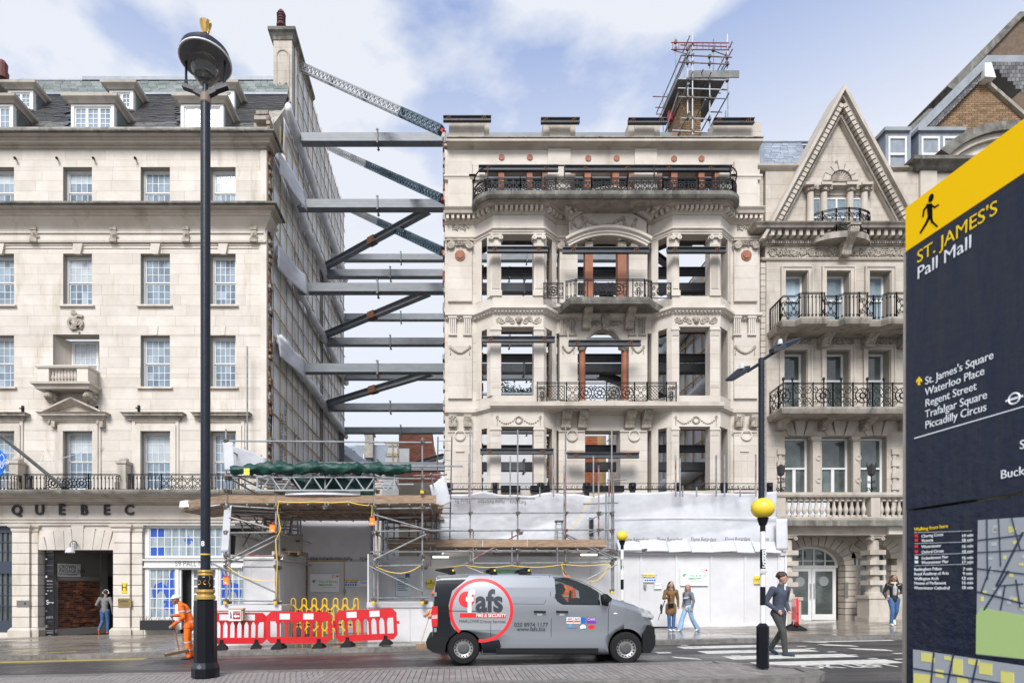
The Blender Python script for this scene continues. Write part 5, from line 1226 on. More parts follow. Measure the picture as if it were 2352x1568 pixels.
def wale(pa, pb2, py, D_, label, h=.2, w_=.22, wood=()):
 """temporary twin channel wale clamped to the stone: its own thing"""
 z = Z(py, D_); t = thing('clamped_channel', label, 'steel channel', (X((pa+pb2)/2,D_), D_, z-h/2), 'dark steel channels clamped across the openings')
 g = G(); xa, xb = X(pa,D_), X(pb2,D_); g.box(xa, xb, D_-w_/2, D_-w_/2+.09, z+h/2-.025, z+h/2); g.box(xa, xb, D_-w_/2, D_-w_/2+.09, z-h/2, z-h/2+.025); g.box(xa, xb, D_-w_/2+.07, D_-w_/2+.088, z-h/2+.027, z+h/2-.027)
 g.build('channel', STEELD, t); g = G(); g.box(xa, xb, D_+.02, D_+.04, z-h/2, z+h/2); g.build('back_channel', STEELD, t)
 n = 2 if pb2-pa < 250 else 4
 for i in range(n):
  x = xa+(xb-xa)*((i+.5)/n if n > 2 else (.12 if i == 0 else .85)); b = G(); b.tube((x-.03, D_-w_/2-.03, z), (x-.03, D_+.1, z), .02, 6); b.tube((x+.04, D_-w_/2-.04, z+.02), (x+.04, D_+.1, z+.02), .02, 6); b.box(x-.09, x+.09, D_-w_/2+.045, D_-w_/2+.068, z-.07, z+.07); b.build('bolt_plate', RUST, t)
 for a in wood: G().pb(a[0], a[1], py-11, py-7, D_-.1, .3).build('timber_packer', BOARD, t)
 return t
for a, b, y_, lab in ((1018,1128,275.5,'dark channel lying on the left end pier of the parapet'),(1242,1331,280,'dark channel on the second parapet pier'),(1442,1531,281,'dark channel on the third parapet pier, left of the brick chimney'),(1638,1731,281,'dark channel on the right end pier of the parapet')):
 wale(a, b, y_-.5, 22.05, lab, h=.19)
wale(1099, 1282, 388.5, 21.95, 'dark channel across the left group of attic openings', h=.2); wale(1297, 1680, 389, 21.95, 'long dark channel across the centre and right attic openings', h=.2)
wale(1119, 1258, 575, 21.45, 'channel tied across the third floor left bay columns'); wale(1292, 1490, 576.5, 21.6, 'channel across the third floor centre with terracotta columns'); wale(1532, 1666, 576, 21.45, 'channel tied across the third floor right bay columns')
wale(1106, 1274, 780.5, 21.45, 'long channel across the second floor left bay'); wale(1306, 1471, 789, 21.5, 'channel across the arched second floor centre')
wale(1103, 1271, 1037, 21.45, 'long channel across the first floor left bay'); wale(1303, 1467, 1046, 21.6, 'channel with rusty timber packers at the first floor centre', wood=((1304,1343),(1424,1469)))
zg = Z(1132,D0)
for a, b in ((1022,1094),(1678,1745)):
 pier(a, b, zg, z979, 6); pier(a, b, z908, z750, 7); pier(a, b, z680, za, 6)
 a2, b2 = (1029,1084) if a < 1100 else (1684,1738)
 pier(a2, b2, z908+.05, z750-.05, 5, .09, .088); pier(a2, b2, z680+.05, za-.02, 5, .09, .088); pier(a2, b2, zg+.02, z979, 4, .09, .088)
 c = (a2+b2)/2
 G().disc((X(c,D0), Z(590,D0)), .20, D0-.13, D0-.05).build('terracotta_roundel', TERRA, RF_)
 G().disc((X(c,D0), Z(590,D0)), .13, D0-.16, D0-.12).build('roundel_boss', mat('terracotta', (.4,.15,.07)), RF_)
 g = G(); volute_capital(g, X(c,D0), Z(553,D0), D0-.1, (X(b2,D0)-X(a2,D0))*1.0, .5); relief(g, c-12, c+12, 553, 566, D0-.14, 'foliage'); g.build('ionic_capital', CARVE, RF_)
 g = G(); relief(g, c-20, c+20, 512, 533, D0-.01, 'scroll'); g.build('carved_panel', CARVE, RF_)
 g = G(); relief(g, c-22, c+22, 794, 815, D0-.1, 'swag'); g.build('carved_swag', CARVE, RF_)
 for q in (c-17, c+17):
  g = G()
  for i in range(4): g.pb(q-8+i*4.3, q-5+i*4.3, 730, 765, D0-.15, .08)
  g.pb(q-10, q+10, 725, 729.6, D0-.17, .12); g.pb(q-10, q+10, 765.3, 769, D0-.16, .1); g.build('fluted_block', STONE2, RF_)
  g = G(); xq = X(q,D0)
  g.prism([(xq-.15, Z(983,D0)), (xq+.15, Z(983,D0)), (xq+.15, Z(955,D0)), (xq-.15, Z(955,D0))], D0-.24, D0-.09); relief(g, q-8, q+8, 956, 968, D0-.24, 'foliage');
  for i in range(3): g.box(xq-.11+i*.09, xq-.07+i*.09, D0-.27, D0-.24, Z(983,D0), Z(969,D0))
  g.build('scroll_bracket', CARVE, RF_)
 g = G(); g.ptube([(X(c,D0)+.19*cos(i*pi/8), D0-.12, Z(1001,D0)+.19*sin(i*pi/8)) for i in range(17)], .035, 5); g.pb(a2-1, b2+1, 989, 992, D0-.14, .06); g.pb(c-10, c+10, 1034, 1037, D0-.13, .05); g.pb(c-8, c-6.5, 1040, 1110, D0-.105, .02); g.pb(c+6.5, c+8, 1040, 1110, D0-.105, .02)
 for s_ in (-1, 1):
  q = c+s_*21; f = lambda u, z, off=0: Vector((u, D0-.12, z)); xq, zq_ = X(q,D0), Z(998,D0)
  g.ptube([(xq-.07,D0-.12,zq_-.07),(xq-.07,D0-.12,zq_+.07),(xq+.07,D0-.12,zq_+.07),(xq+.07,D0-.12,zq_-.04),(xq-.01,D0-.12,zq_-.04),(xq-.01,D0-.12,zq_+.02)], .012, 4)
 g.build('pier_ornament', STONE2, RF_)
def bay(pl, pr, wl, wr):
 for z0, z1, n, flute in ((zg, z979, 4, 0), (z908, z750, 5, 0), (z680, za, 4, 1)):
  for s, (q, wq, sgn) in enumerate(((pl, wl, 1), (pr, wr, -1))):
   a, b = (q[0], q[1]) ; h = (z1-z0)/n
   xa, xb = X(a,Db), X(b,Db)
   for i in range(n):
    g = G(); zz0, zz1 = z0+h*i+.003, z0+h*(i+1)-.003
    if sgn > 0: g.flat([(xa,Db),(xb,Db),(xb,Db+.42),(xa+.0,Db+.42),(xa-.13,Db+.17)], zz0, zz1)
    else: g.flat([(xa,Db),(xb,Db),(xb+.13,Db+.17),(xb,Db+.42),(xa,Db+.42)], zz0, zz1)
    g.build('mullion_stone', STONE2, RF_)
   if flute:
    g = G()
    for i in range(6): x = xa+.04+(xb-xa-.08)*(i+.5)/6; g.box(x-.016, x+.016, Db-.03, Db+.001, z0+.28, z1-.38)
    g.box(xa-.03, xb+.03, Db-.05, Db, z0+.0, z0+.2); volute_capital(g, (xa+xb)/2, z1, Db-.03, (xb-xa)*1.15, .30); g.build('fluted_pilaster', STONE2, RF_)
   else:
    g = G()
    for i in range(7): x = xa+.02+(xb-xa-.04)*(i+.5)/7; g.box(x-.014, x+.014, Db-.022, Db+.001, z1-.34, z1-.16)
    g.box(xa-.02, xb+.02, Db-.04, Db, z1-.14, z1-.08)
    for i in range(6): x = xa+.02+(xb-xa-.04)*(i+.5)/6; g.box(x-.014, x+.014, Db-.022, Db+.001, z0+.30, z0+.42)
    g.build('mullion_ornament', STONE2, RF_)
   xj = X(wq,D0)
   G().flat([(xj, D0-.02), (xj+sgn*.20, D0-.19), (xj+sgn*.24, D0+.35), (xj, D0+.38)], z0+.002, z1-.002).build('jamb', STONE2, RF_)
   rj = random.Random(int(wq+z0)); zz = z0+.1
   while zz < z1-.1:
    xx = xj+sgn*(.22+rj.uniform(0,.10)); piece('brick', RF_, rj.choice((BRICKD, RUST, BRICKR, BRICKY)), min(xj, xx), max(xj, xx), D0+.40, D0+.62, zz, zz+.12); zz += .15
bay((1127,1151), (1226,1249), 1094, 1278); bay((1543,1560), (1631,1653), 1496, 1678)
for a, b in ((1151,1226),(1560,1631)):
 for z0, z1 in ((z979-.16, z979), (z750-.14, z750)): pass
for a, b, d in ((1136,1247,1), (1546,1651,1)):
 g = G(); relief(g, a+3, b-3, 722, 748, Db, 'mask'); g.build('carved_mask_panel', CARVE, RF_)
 g = G(); relief(g, a+4, b-4, 952, 977, Db, 'wreath'); g.build('carved_wreath', CARVE, RF_)
for z, pth in ((z979, PATH), (11.76, [PATH[4],PATH[5]]), (z750, PATH[:5]), (z750, PATH[5:]), (za, PATH)): G().mould(pth, [(-.8,z+.06),(-.46,z+.06),(-.46,z+.5),(-.8,z+.5)]).build('rough_lintel', mat('rough_lintel', (.11,.085,.07), .95, col2=(.05,.04,.035), scale=4, bump=.6), RF_)
for a, b in ((1285,1326),(1444,1486)):
 pier(a, b, z908, 11.75, 6, .05); pier(a, b, z680, 14.8, 5, .05)
 G().pb(a, b, 707, 722, D0-.04, .4)
 g = G()
 for q in (a+9, b-10):
  for i in range(4): g.pb(q-7+i*3.9, q-4.4+i*3.9, 732, 766, D0-.11, .06)
  g.pb(q-9, q+9.5, 727, 731.6, D0-.13, .09); g.pb(q-9, q+9.5, 766.3, 769, D0-.12, .08)
 relief(g, a+8, b-8, 794, 813, D0-.055, 'swag'); g.build('pier_ornament', CARVE, RF_)
 g = G(); volute_capital(g, X((a+b)/2-(4 if a < 1400 else -4),D0), Z(553,D0), D0-.06, .62, .5); g.build('ionic_capital', CARVE, RF_)
for a, b in ((1283,1343),(1424,1486)):
 pier(a, b, zg, z979+.05, 6, .05); g = G(); c = (a+b)/2
 g.ptube([(X(c,D0)+.20*cos(i*pi/8), D0-.09, Z(1001,D0)+.20*sin(i*pi/8)) for i in range(17)], .035, 5); g.pb(a, b, 988, 991, D0-.1, .06); g.pb(c-10, c+10, 1034, 1037, D0-.09, .05); g.build('pier_ornament', STONE2, RF_)
xa, xb = X(1326,D0), X(1444,D0); xm2 = X(1387,D0); r_ = X(1427,D0)-xm2; zs = Z(795,D0); ztp = 11.755
g = G(); arc = [(xm2+r_*cos(pi-i*pi/16), zs+r_*sin(pi-i*pi/16)) for i in range(17)]
for p, q in zip(arc, arc[1:]): g.prism([p, q, (q[0], ztp), (p[0], ztp)], D0-.02, D0+.4)
g.box(xa, arc[0][0], D0-.02, D0+.4, zs, ztp).box(arc[-1][0], xb, D0-.02, D0+.4, zs, ztp); g.build('arch_wall', STONE2, RF_)
g = G(); g.ptube([(p[0], D0-.04, p[1]) for p in arc], .05, 5); relief(g, 1352, 1376, 733, 752, D0-.03, 'scroll'); relief(g, 1400, 1426, 733, 752, D0-.03, 'scroll'); g.build('carved_spandrel', CARVE, RF_)
G().pprism([(1381,716),(1402,716),(1398,757),(1387,757)], D0-.22, .2).build('keystone', CARVE, RF_)
for pa, pb2 in ((1329,1345),(1426,1443)):
 c = P((pa+pb2)/2, 926, D0+.16); h = Z(806,D0)-c.z
 G().lathe(c, [(.16,0),(.16,.1),(.135,.14),(.135,h*.5),(.12,h)], 16).build('terracotta_column', TERRA, RF_, smooth=False)
 g = G(); g.lathe(c+Vector((0,0,h)), [(.12,0),(.14,.03),(.13,.08),(.19,.2),(.2,.24)], 12); relief(g, pa-1, pb2+1, 796, 805, D0+.02, 'foliage'); g.build('leaf_capital', CARVE, RF_)
for pa, pb2 in ((1344,1362),(1419,1439)):
 c = (pa+pb2)/2; G().pb(pa, pb2, 566, 684, D0-.05, .3).build('terracotta_column', TERRA, RF_)
 g = G(); volute_capital(g, X(c,D0), Z(541,D0), D0-.08, .36, .34); g.pb(pa, pb2, 555, 566, D0-.07, .3); g.build('ionic_capital', CARVE, RF_)
def console(cx, yt, yb2, wpx, out, D_=D0, m=CARVE):
 x = X(cx,D_); w_ = wpx/2/FX*D_; z1, z0 = Z(yt,D_), Z(yb2,D_); h = z1-z0; g = G()
 pr = [(0,z1),(out,z1),(out*1.02,z1-h*.12),(out*.98,z1-h*.25),(out*.8,z1-h*.42),(out*.55,z1-h*.6),(out*.42,z1-h*.78),(out*.40,z1-h*.9),(out*.25,z0),(0,z0)]
 g.ring([[(xx, D_-o, z) for o, z in pr] for xx in (x-w_, x+w_)])
 for i in (-1, 0, 1): g.ptube([(x+i*w_*.55, D_-o-.012, z) for o, z in pr[1:8]], .018, 4)
 g.box(x-w_*1.12, x+w_*1.12, D_-out*1.08, D_, z1+.002, z1+.07); g.tube((x-w_*1.05, D_-out*.3, z0+h*.1), (x+w_*1.05, D_-out*.3, z0+h*.1), h*.1, 10)
 return g.build('console', m, RF_)
for c in (1344, 1441): console(c, 712, 760, 18, .75)
for c in (1298, 1336, 1443, 1481): console(c, 948, 986, 20, .5)
Dk = 21.3
pl = [(X(1250,D0), D0), (X(1285,D0), D0-.3), (X(1300,21.6), 21.6), (X(1312,Dk), Dk), (X(1489,Dk), Dk), (X(1499,21.6), 21.6), (X(1512,D0), D0-.3), (X(1545,D0), D0)]
zk = CZ+(HY-683)/FX*Dk
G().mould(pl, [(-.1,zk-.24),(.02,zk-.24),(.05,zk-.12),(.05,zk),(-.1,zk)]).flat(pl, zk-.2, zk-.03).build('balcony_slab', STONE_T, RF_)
ct = [(X(1300,21.5), 21.5), (X(1323,Dk+.05), Dk+.05), (X(1480,Dk+.05), Dk+.05), (X(1497,21.5), 21.5)]
hr = .70
fC, LC, lsC = plan_map(ct)
railing('balcony_railing', ct, zk+.02, zk+hr, [(0, lsC[1]/LC, 'bars'), (lsC[1]/LC, lsC[1]/LC+.13, 'urn'), (lsC[1]/LC+.2, lsC[2]/LC-.2, 'wreath'), (lsC[2]/LC-.13, lsC[2]/LC, 'urn'), (lsC[2]/LC, 1, 'bars')], RF_)
for a, b in ((1249,1293),(1497,1541)): railing('balcony_side_panel', [(X(a,21.55), 21.55), (X(b,21.55), 21.55)], zb_(692)+.03, CZ+(HY-650)/FX*21.55, [(0,1,'wreath')], RF_)
zk2 = zb_(926)
G().box(X(1127,21.62), X(1662,21.62), 21.55, D0, zk2-.2, zk2-.02).build('balcony_slab', STONE2, RF_)
G().box(X(1127,21.5)-.03, X(1662,21.5)+.03, 21.5, 21.60, zk2-.16, zk2).build('balcony_edge', STONE_G, RF_)
D2_ = 21.58
f5 = [0, .07, .21, .27, .73, .79, .93, 1]
railing('balcony_railing', [(X(1234,D2_), D2_), (X(1553,D2_), D2_)], zk2+.01, CZ+(HY-878)/FX*D2_, [(0,.07,'urn'),(.07,.21,'lattice'),(.21,.30,'scroll'),(.30,.5,'wreath'),(.5,.70,'wreath'),(.70,.79,'scroll'),(.79,.93,'lattice'),(.93,1,'urn')], RF_)
D1_ = 21.3; ka, kb = 1032, 1768
zk0, zk1 = CZ+(HY-1124)/FX*D1_, CZ+(HY-1110)/FX*D1_
railing('key_pattern_railing', [(X(ka,D1_), D1_), (X(kb,D1_), D1_)], zk0, zk1, [(i/7+.01, (i+1)/7-.01, 'key') for i in range(7)], RF_)
g = G()
for i in range(8):
 x = X(ka,D1_)+(X(kb,D1_)-X(ka,D1_))*i/7; g.box(x-.09, x+.09, D1_-.05, D1_+.05, zk0-.5, zk1+.03); g.ball((x, D1_-.06, zk1-.1), .08, .06, .1, 8, 6)
g.tube((X(ka,D1_), D1_, zk0-.32), (X(kb,D1_), D1_, zk0-.32), .02, 5); g.build('railing_posts', IRON, RF_, kind='stuff')
G().box(X(1030,D1_), X(1770,D1_), D1_-.1, D0, Z(1131,D1_)-.35, Z(1131,D1_)-.15).build('balcony_slab', STONE_D, RF_)
for a in (1151, 1219, 1342, 1390): G().pb(a, a+44, 1114, 1128, D1_+.25, .3).build('planter_trough', BLACKP, RF_)
rj = random.Random(2); zz = 0
while zz < 19.3:
 wd = rj.uniform(.0,.10); piece('torn_brick', RF_, rj.choice((STONE_D, STONE_D, BRICKR, STONE_G)), xL-wd, xL+.02, D0+.06+rj.uniform(0,.1), D0+.55, zz, zz+.19); zz += .2
# ================================================================ gabled stone building on the right
GB = thing('gabled_building', 'stone building with a steep dentilled gable, iron balconies and number 54 doors', 'building', (X(1930,D0), D0, gz(X(1930,D0))))
D = D0
RX = 2150
hA = [(1804,1854),(1898,1951),(1996.5,2044)]; hB = [(1801,1852),(1897.5,1950),(1993,2043)]; hC = [(1802.6,1862),(1888,1956),(1976.6,2036.6)]
holes = [(X(a,D),X(b,D),Z(752,D),Z(624,D)) for a,b in hA] + [(X(a,D),X(b,D),Z(948,D),Z(805.5,D)) for a,b in hB] + [(X(a,D),X(b,D),Z(1140,D),Z(1003,D)) for a,b in hC]
ashlar(GB, X(1760,D), X(RX,D), Z(1150,D), Z(594,D), D, holes, .42, 1.4, STONE_G, limit=300)
for i in range(38):                                         # recessed quoin strip between the two fronts
 z0 = Z(1130,D)+i*.235
 if z0 > Z(594,D): break
 piece('quoin_stone', GB, STONE_G, X(1746,D)+.03, X(1759,D), D+.02, D+.4, z0+.012, z0+.223)
G().pb(1746, 1760, 590, 1140, D+.05, .5).build('quoin_core', mat('dark_joint', (.16,.14,.12), .95), GB)  # darker core seen between the quoin stones
def plain_window(a, b, y0, y1, split, reveal=.34, panes=1, glass=GLASSD, casement=False):
 x0, x1, z0, z1 = X(a,D), X(b,D), Z(y1,D), Z(y0,D); y = D+reveal; g = G(); s = .08
 g.box(x0, x0+s, y, y+.1, z0, z1); g.box(x1-s, x1, y, y+.1, z0, z1); g.box(x0+s, x1-s, y, y+.1, z1-s, z1); g.box(x0+s, x1-s, y, y+.1, z0, z0+s)
 zm = z1-(z1-z0)*split; g.box(x0+s, x1-s, y-.02, y+.08, zm-.035, zm+.035)
 ps = [(x0+s, x1-s, zm+.035, z1-s)]
 if casement: xm_ = (x0+x1)/2; g.box(xm_-.06, xm_+.06, y-.01, y+.08, z0+s, zm-.036); ps += [(x0+s, xm_-.06, z0+s, zm-.035), (xm_+.06, x1-s, z0+s, zm-.035)]
 else: ps += [(x0+s, x1-s, z0+s, zm-.035)]
 o = g.build('window', WHITE, GB)
 for p in ps: piece('pane', o, glass, p[0], p[1], y+.04, y+.05, p[2], p[3])
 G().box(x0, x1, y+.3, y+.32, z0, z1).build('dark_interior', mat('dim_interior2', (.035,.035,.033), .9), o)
 if not casement:
  g = G(); w_ = .12
  for aa, bb, cc, dd in ((x0-.14, x0-.02, z0, z1+.14), (x1+.02, x1+.14, z0, z1+.14), (x0-.02, x1+.02, z1+.02, z1+.14)): g.box(aa, bb, D-.06, D+.02, cc, dd)
  for aa, bb, cc, dd in ((x0-.2, x0-.142, z0, z1+.2), (x1+.142, x1+.2, z0, z1+.2), (x0-.141, x1+.141, z1+.142, z1+.2)): g.box(aa, bb, D-.09, D+.02, cc, dd)
  g.build('window_surround', STONE_G, GB)
SKYG = mat('sky_tinted_glass', (.30,.38,.44), .06, col2=(.12,.16,.18), scale=.7, spec=.9, rnd=.2)  # the sky's reflection is painted into the pane colour
for a, b in hA: plain_window(a, b, 624, 752, .45, glass=SKYG)
for a, b in hB: plain_window(a, b, 805.5, 948, .44)
for a, b in hC: plain_window(a, b, 1003, 1140, .51, reveal=.25, casement=True)
for a, b in ((1864,1887),(1957,1975.6)):
 g = G(); g.pb(a+3, b-3, 1012, 1132, D-.12, .12); g.pb(a, b, 1003, 1008, D-.2, .2); g.pb(a+1.5, b-1.5, 1008, 1012, D-.16, .16)
 for yy in (1053, 1104): g.ptube([(X((a+b)/2,D)+.09*cos(t*pi/6), D-.13, Z(yy,D)+.09*sin(t*pi/6)) for t in range(13)], .025, 5)
 g.build('window_pilaster', STONE_G, GB)
for a, b in ((1784,1801),(2046,2064)):
 for k in range(5): piece('quoin_block', GB, STONE_G, X(a,D), X(b,D), D-.08, D+.02, Z(1044+k*27,D), Z(1031+k*27,D))
 for k in range(5): g = G(); g.pb(a+5, b-5, 1044.3+k*27, 1057.5+k*27, D-.05, .05); g.build('quoin_neck', STONE_G, GB)
for c, w_ in ((1838,15),(1929,17),(2016,15)):
 for s_ in (-1, 0, 1):
  G().pprism([(c+s_*w_*1.9-w_*.8+s_*3, 966), (c+s_*w_*1.9+w_*.8+s_*3, 966), (c+s_*w_*1.1+w_*.5, 1000), (c+s_*w_*1.1-w_*.5, 1000)], D-.08-(.04 if s_ == 0 else 0), .1).build('voussoir', STONE_G, GB)
g = G(); relief(g, 1764, 1926, 569, 592, D-.02, 'foliage'); relief(g, 1952, 2140, 569, 592, D-.02, 'foliage'); relief(g, 1790, 2100, 571, 591, D-.03, 'scroll'); g.build('carved_frieze', CARVE, GB)
G().pb(1758, RX, 566, 594, D, .4).build('frieze_wall', STONE_G, GB)
zc = Z(566,D)
cpath = [(X(1752,D), D+.3), (X(1752,D), D), (X(RX,D), D)]
cornice('frieze_moulding', cpath, [(-.02,Z(599,D)),(.05,Z(599,D)),(.08,Z(596,D)),(.08,Z(594,D)),(-.02,Z(594,D))], GB, STONE_G)
cornice('main_cornice', cpath, [(-.3,zc),(.05,zc),(.08,zc+.10),(.12,zc+.16),(.12,zc+.42),(.50,zc+.43),(.53,zc+.5),(.60,zc+.56),(.62,zc+.60),(-.3,zc+.66)], GB, STONE_D)
for i in range(26): x = X(1758,D)+i*.27; piece('modillion', GB, STONE_G, x, x+.13, D-.40, D-.1, zc+.2, zc+.415)
for i in range(75): x = X(1756,D)+i*.093; piece('small_dentil', GB, STONE_G, x, x+.055, D-.14, D-.1, zc+.05, zc+.135)
ax, az = X(1925,D), Z(249,D); fl, fr_, fz = X(1772,D), X(2078,D), zc+.62
nr = 16; hh = (az-fz)/nr; rr = random.Random(6)
for r in range(nr):
 z0, z1 = fz+hh*r, fz+hh*(r+1); t0, t1 = r/nr, (r+1)/nr
 l0, l1 = fl+(ax-fl)*t0, fl+(ax-fl)*t1; q0, q1 = fr_+(ax-fr_)*t0, fr_+(ax-fr_)*t1
 n = max(1, int((q0-l0)/1.1)); cuts = [l0+(q0-l0)*(i+(.4 if r % 2 else 0))/n for i in range(1, n)]; cuts = [c for c in cuts if l1+.1 < c < q1-.1]
 xs0 = [l0]+cuts+[q0]; xs1 = [l1]+cuts+[q1]; j = .003
 for i in range(len(xs0)-1): G().prism([(xs0[i]+j, z0+j), (xs0[i+1]-j, z0+j), (xs1[i+1]-j, z1-j), (xs1[i]+j, z1-j)], D, D+.1).build('gable_stone', STONE_G, GB)
G().prism([(fl,fz),(fr_,fz),(ax,az)], D+.012, D+.5).build('gable_backing', JOINT, GB)
Dc = 21.9; apx, apz = X(1939.4,Dc), Z(194,Dc)
lf, rf = (X(1748,Dc), Z(549,Dc)), (X(2131,Dc), Z(549,Dc))
for sgn, ft in ((-1, lf), (1, rf)):
 d = Vector((ft[0]-apx, 0, ft[1]-apz)); Ln = d.length; dn = d.normalized(); up = Vector((-dn.z*(-sgn)*-1, 0, 0))
 inn = Vector((dn.z*sgn, 0, -dn.x*sgn)); inn = inn if inn.z < 0 else -inn
 def rk(name, a, b, y0, y1, m):                          # raking strip between inward offsets a..b
  A = Vector((apx,0,apz)); k = 1/max(.2, abs(inn.dot(Vector((0,0,-1)))))
  p0 = A+Vector((0,0,-a*k)); p1 = A+Vector((0,0,-b*k)); q0 = p0+dn*(((p0.z-ft[1]))/-dn.z); q1 = p1+dn*((p1.z-ft[1])/-dn.z)
  G().prism([(p0.x,p0.z),(p1.x,p1.z),(q1.x,q1.z),(q0.x,q0.z)][::sgn], y0, y1).build(name, m, GB)
 rk('raking_coping', 0, .11, Dc-.05, D+.6, STONE_G); rk('raking_coping', .112, .19, Dc+.08, D+.3, STONE_D); rk('raking_soffit', .192, .44, D-.1, D+.3, STONE_G); rk('raking_moulding', .442, .52, D-.15, D+.2, STONE_G)
 n = 31; A = Vector((apx, 0, apz)); k = 1/abs(inn.z)
 for i in range(n):
  c = A+Vector((0,0,-.29*k))+dn*(((apz-.33*k-ft[1])/-dn.z-.1)*(i+.8)/n); opiece('modillion', GB, STONE_G, (c.x, D-.22, c.z), dn*.14, (0,.25,0), inn*.16)
 for i in range(80):
  c = A+Vector((0,0,-.47*k))+dn*(((apz-.5*k-ft[1])/-dn.z-.1)*(i+.8)/81); opiece('small_dentil', GB, STONE_D, (c.x, D-.17, c.z), dn*.05, (0,.06,0), inn*.07)
g = G()
g.pb(1852, 2006, 420, 425, D-.28, .3); g.pb(1855, 2003, 425.2, 430, D-.2, .2)
for a, b in ((1852,1872),(1888,1912),(1946,1970),(1981,2006)): g.pb(a, b, 417, 423, D-.36, .1); g.pb(a+3, b-3, 423.2, 436, D-.24, .2)
g.pb(1856, 2000, 436, 448, D-.06, .08); g.build('gable_entablature', STONE_G, GB)
G().pb(1857, 1996, 448, 530, D-.02, .03).build('recess_frame', STONE_G, GB)
for a in (1861, 1892, 1952, 1985):
 c = P(a, 530, D-.14); h = Z(450,D)-c.z
 G().lathe(c, [(.15,0),(.16,.1),(.13,.14),(.115,h)], 14).build('column', STONE_G, GB)
 g = G(); volute_capital(g, X(a,D), Z(437,D), D-.22, .3, .2); g.build('ionic_capital', CARVE, GB)
for a, b in ((1866,1886),(1897,1946),(1957,1978)):
 g = G(); g.pb(a, a+3, 455, 530, D-.08, .05); g.pb(b-3, b, 455, 530, D-.08, .05); g.pb(a+3, b-3, 455, 458, D-.08, .05); g.pb(a+3, b-3, 498, 501, D-.08, .05)
 if b-a > 30: g.pb((a+b)/2-2, (a+b)/2+2, 458.2, 530, D-.085, .04)
 o = g.build('window', WHITE, GB); G().pb(a+3, b-3, 458, 530, D-.055, .02).build('pane', SKYG, o)
g = G(); xc, zc2 = X(1927,D), Z(420,D)
for i in range(7):
 a0, a1 = pi*i/7+.03, pi*(i+1)/7-.03; r0, r1 = .42, .68+(.14 if i == 3 else 0)
 G().prism([(xc+r0*cos(a0), zc2+r0*sin(a0)), (xc+r1*cos(a0), zc2+r1*sin(a0)), (xc+r1*cos(a1), zc2+r1*sin(a1)), (xc+r0*cos(a1), zc2+r0*sin(a1))], D-.14, D+.02).build('arch_stone', STONE_G, GB)
for i in range(11): a = pi*(i+.5)/11; g.tube((xc, D-.03, zc2+.05), (xc+.38*cos(a), D-.06, zc2+.38*sin(a)), .015, 6, .05)
g.build('carved_shell', CARVE, GB)
def bow_path(a, b, Df, R=.0, n=14, D_=D0, bulge=.0):
 xa, xb = X(a,D_), X(b,D_); return [(xa+(xb-xa)*i/n, D_-.05-(D_-.05-Df)*sin(pi*i/n)**.55) for i in range(n+1)]
bp = bow_path(1857, 1996, 21.72)
zbw = CZ+(HY-529)/FX*21.72
G().flat(bp, zbw-.24, zbw).build('bowed_slab', STONE_D, GB)
railing('bowed_railing', bp, zbw+.02, CZ+(HY-477)/FX*21.72, [(i/6, (i+1)/6, 'scroll') for i in range(6)], GB)
console(1933, 545, 596, 20, .75, m=CARVE); bpy.data.objects['console'].name
_c = [o for o in bpy.data.objects if o.name.startswith('console') and o.parent == RF_ and abs(o.data.vertices[0].co.x-X(1933,D)) < .6]
for o in _c: o.parent = None; adopt(o, GB)
def long_balcony(ytop, yb, yr, Df, sty, bow):
 xs = [(X(1768,D), D), (X(1799,Df), Df)]
 if bow:
  for a, b in ((1826,1892),(1925,1990),(2023,2085)):
   xs += [(X(a,Df), Df), (X(a+7,Df), Df-.22), (X(b-6,Df), Df-.22), (X(b,Df), Df)]
 xs += [(X(RX-8,Df), Df)]
 zt_ = CZ+(HY-ytop)/FX*Df
 G().mould(xs, [(-.5,zt_-.22),(.05,zt_-.22),(.09,zt_-.14),(.12,zt_-.06),(.12,zt_),(-.5,zt_)]).flat(xs+[(X(RX-8,Df), D+.1),(X(1768,D), D+.1)], zt_-.2, zt_-.02).build('balcony_slab', STONE_D, GB)
 f, Lt, ls = plan_map(xs); n = 9
 railing('balcony_railing', xs, zt_+.03, CZ+(HY-yr)/FX*Df, [(i/n, (i+1)/n, sty[i % 2]) for i in range(n)], GB)
long_balcony(737, 748, 679, 21.25, ('bars','scroll'), True)
long_balcony(936, 947, 879, 21.2, ('scroll','wreath'), False)
g = G();
for a in (1799,1820,1892,1932,1992,2030,2080): g.tube(P(a,936,21.2), P(a,872,21.2), .025, 6); g.ball(P(a,870,21.2), .05, .05, .07, 8, 6)
g.build('railing_finials', IRON, GB, kind='stuff')
def con2(cx, yt, yb2, w_, out):
 o = console(cx, yt, yb2, w_, out); o.parent = None; adopt(o, GB); o.name = 'balcony_bracket'
for c in (1783, 1886, 1986, 2070): con2(c, 762, 802, 20, .8)
for c in (1788, 1886, 1980, 2070): con2(c, 958, 990, 16, .8)
g = G()
for a, b in ((1815,1866),(1902,1965),(2000,2055)): relief(g, a, b, 774, 794, D-.01, 'foliage')
g.build('carved_foliage', CARVE, GB)
Df = 21.0; zb0 = CZ+(HY-1186)/FX*Df; zb1 = CZ+(HY-1141)/FX*Df; zb2 = CZ+(HY-1130.5)/FX*Df
G().mould([(X(1781,Df),D),(X(1781,Df),Df-.02),(X(RX,Df),Df-.02)], [(-.3,zb1),(.03,zb1),(.06,zb1+.07),(.06,zb2),(-.3,zb2)]).build('balustrade_rail', STONE_G, GB)
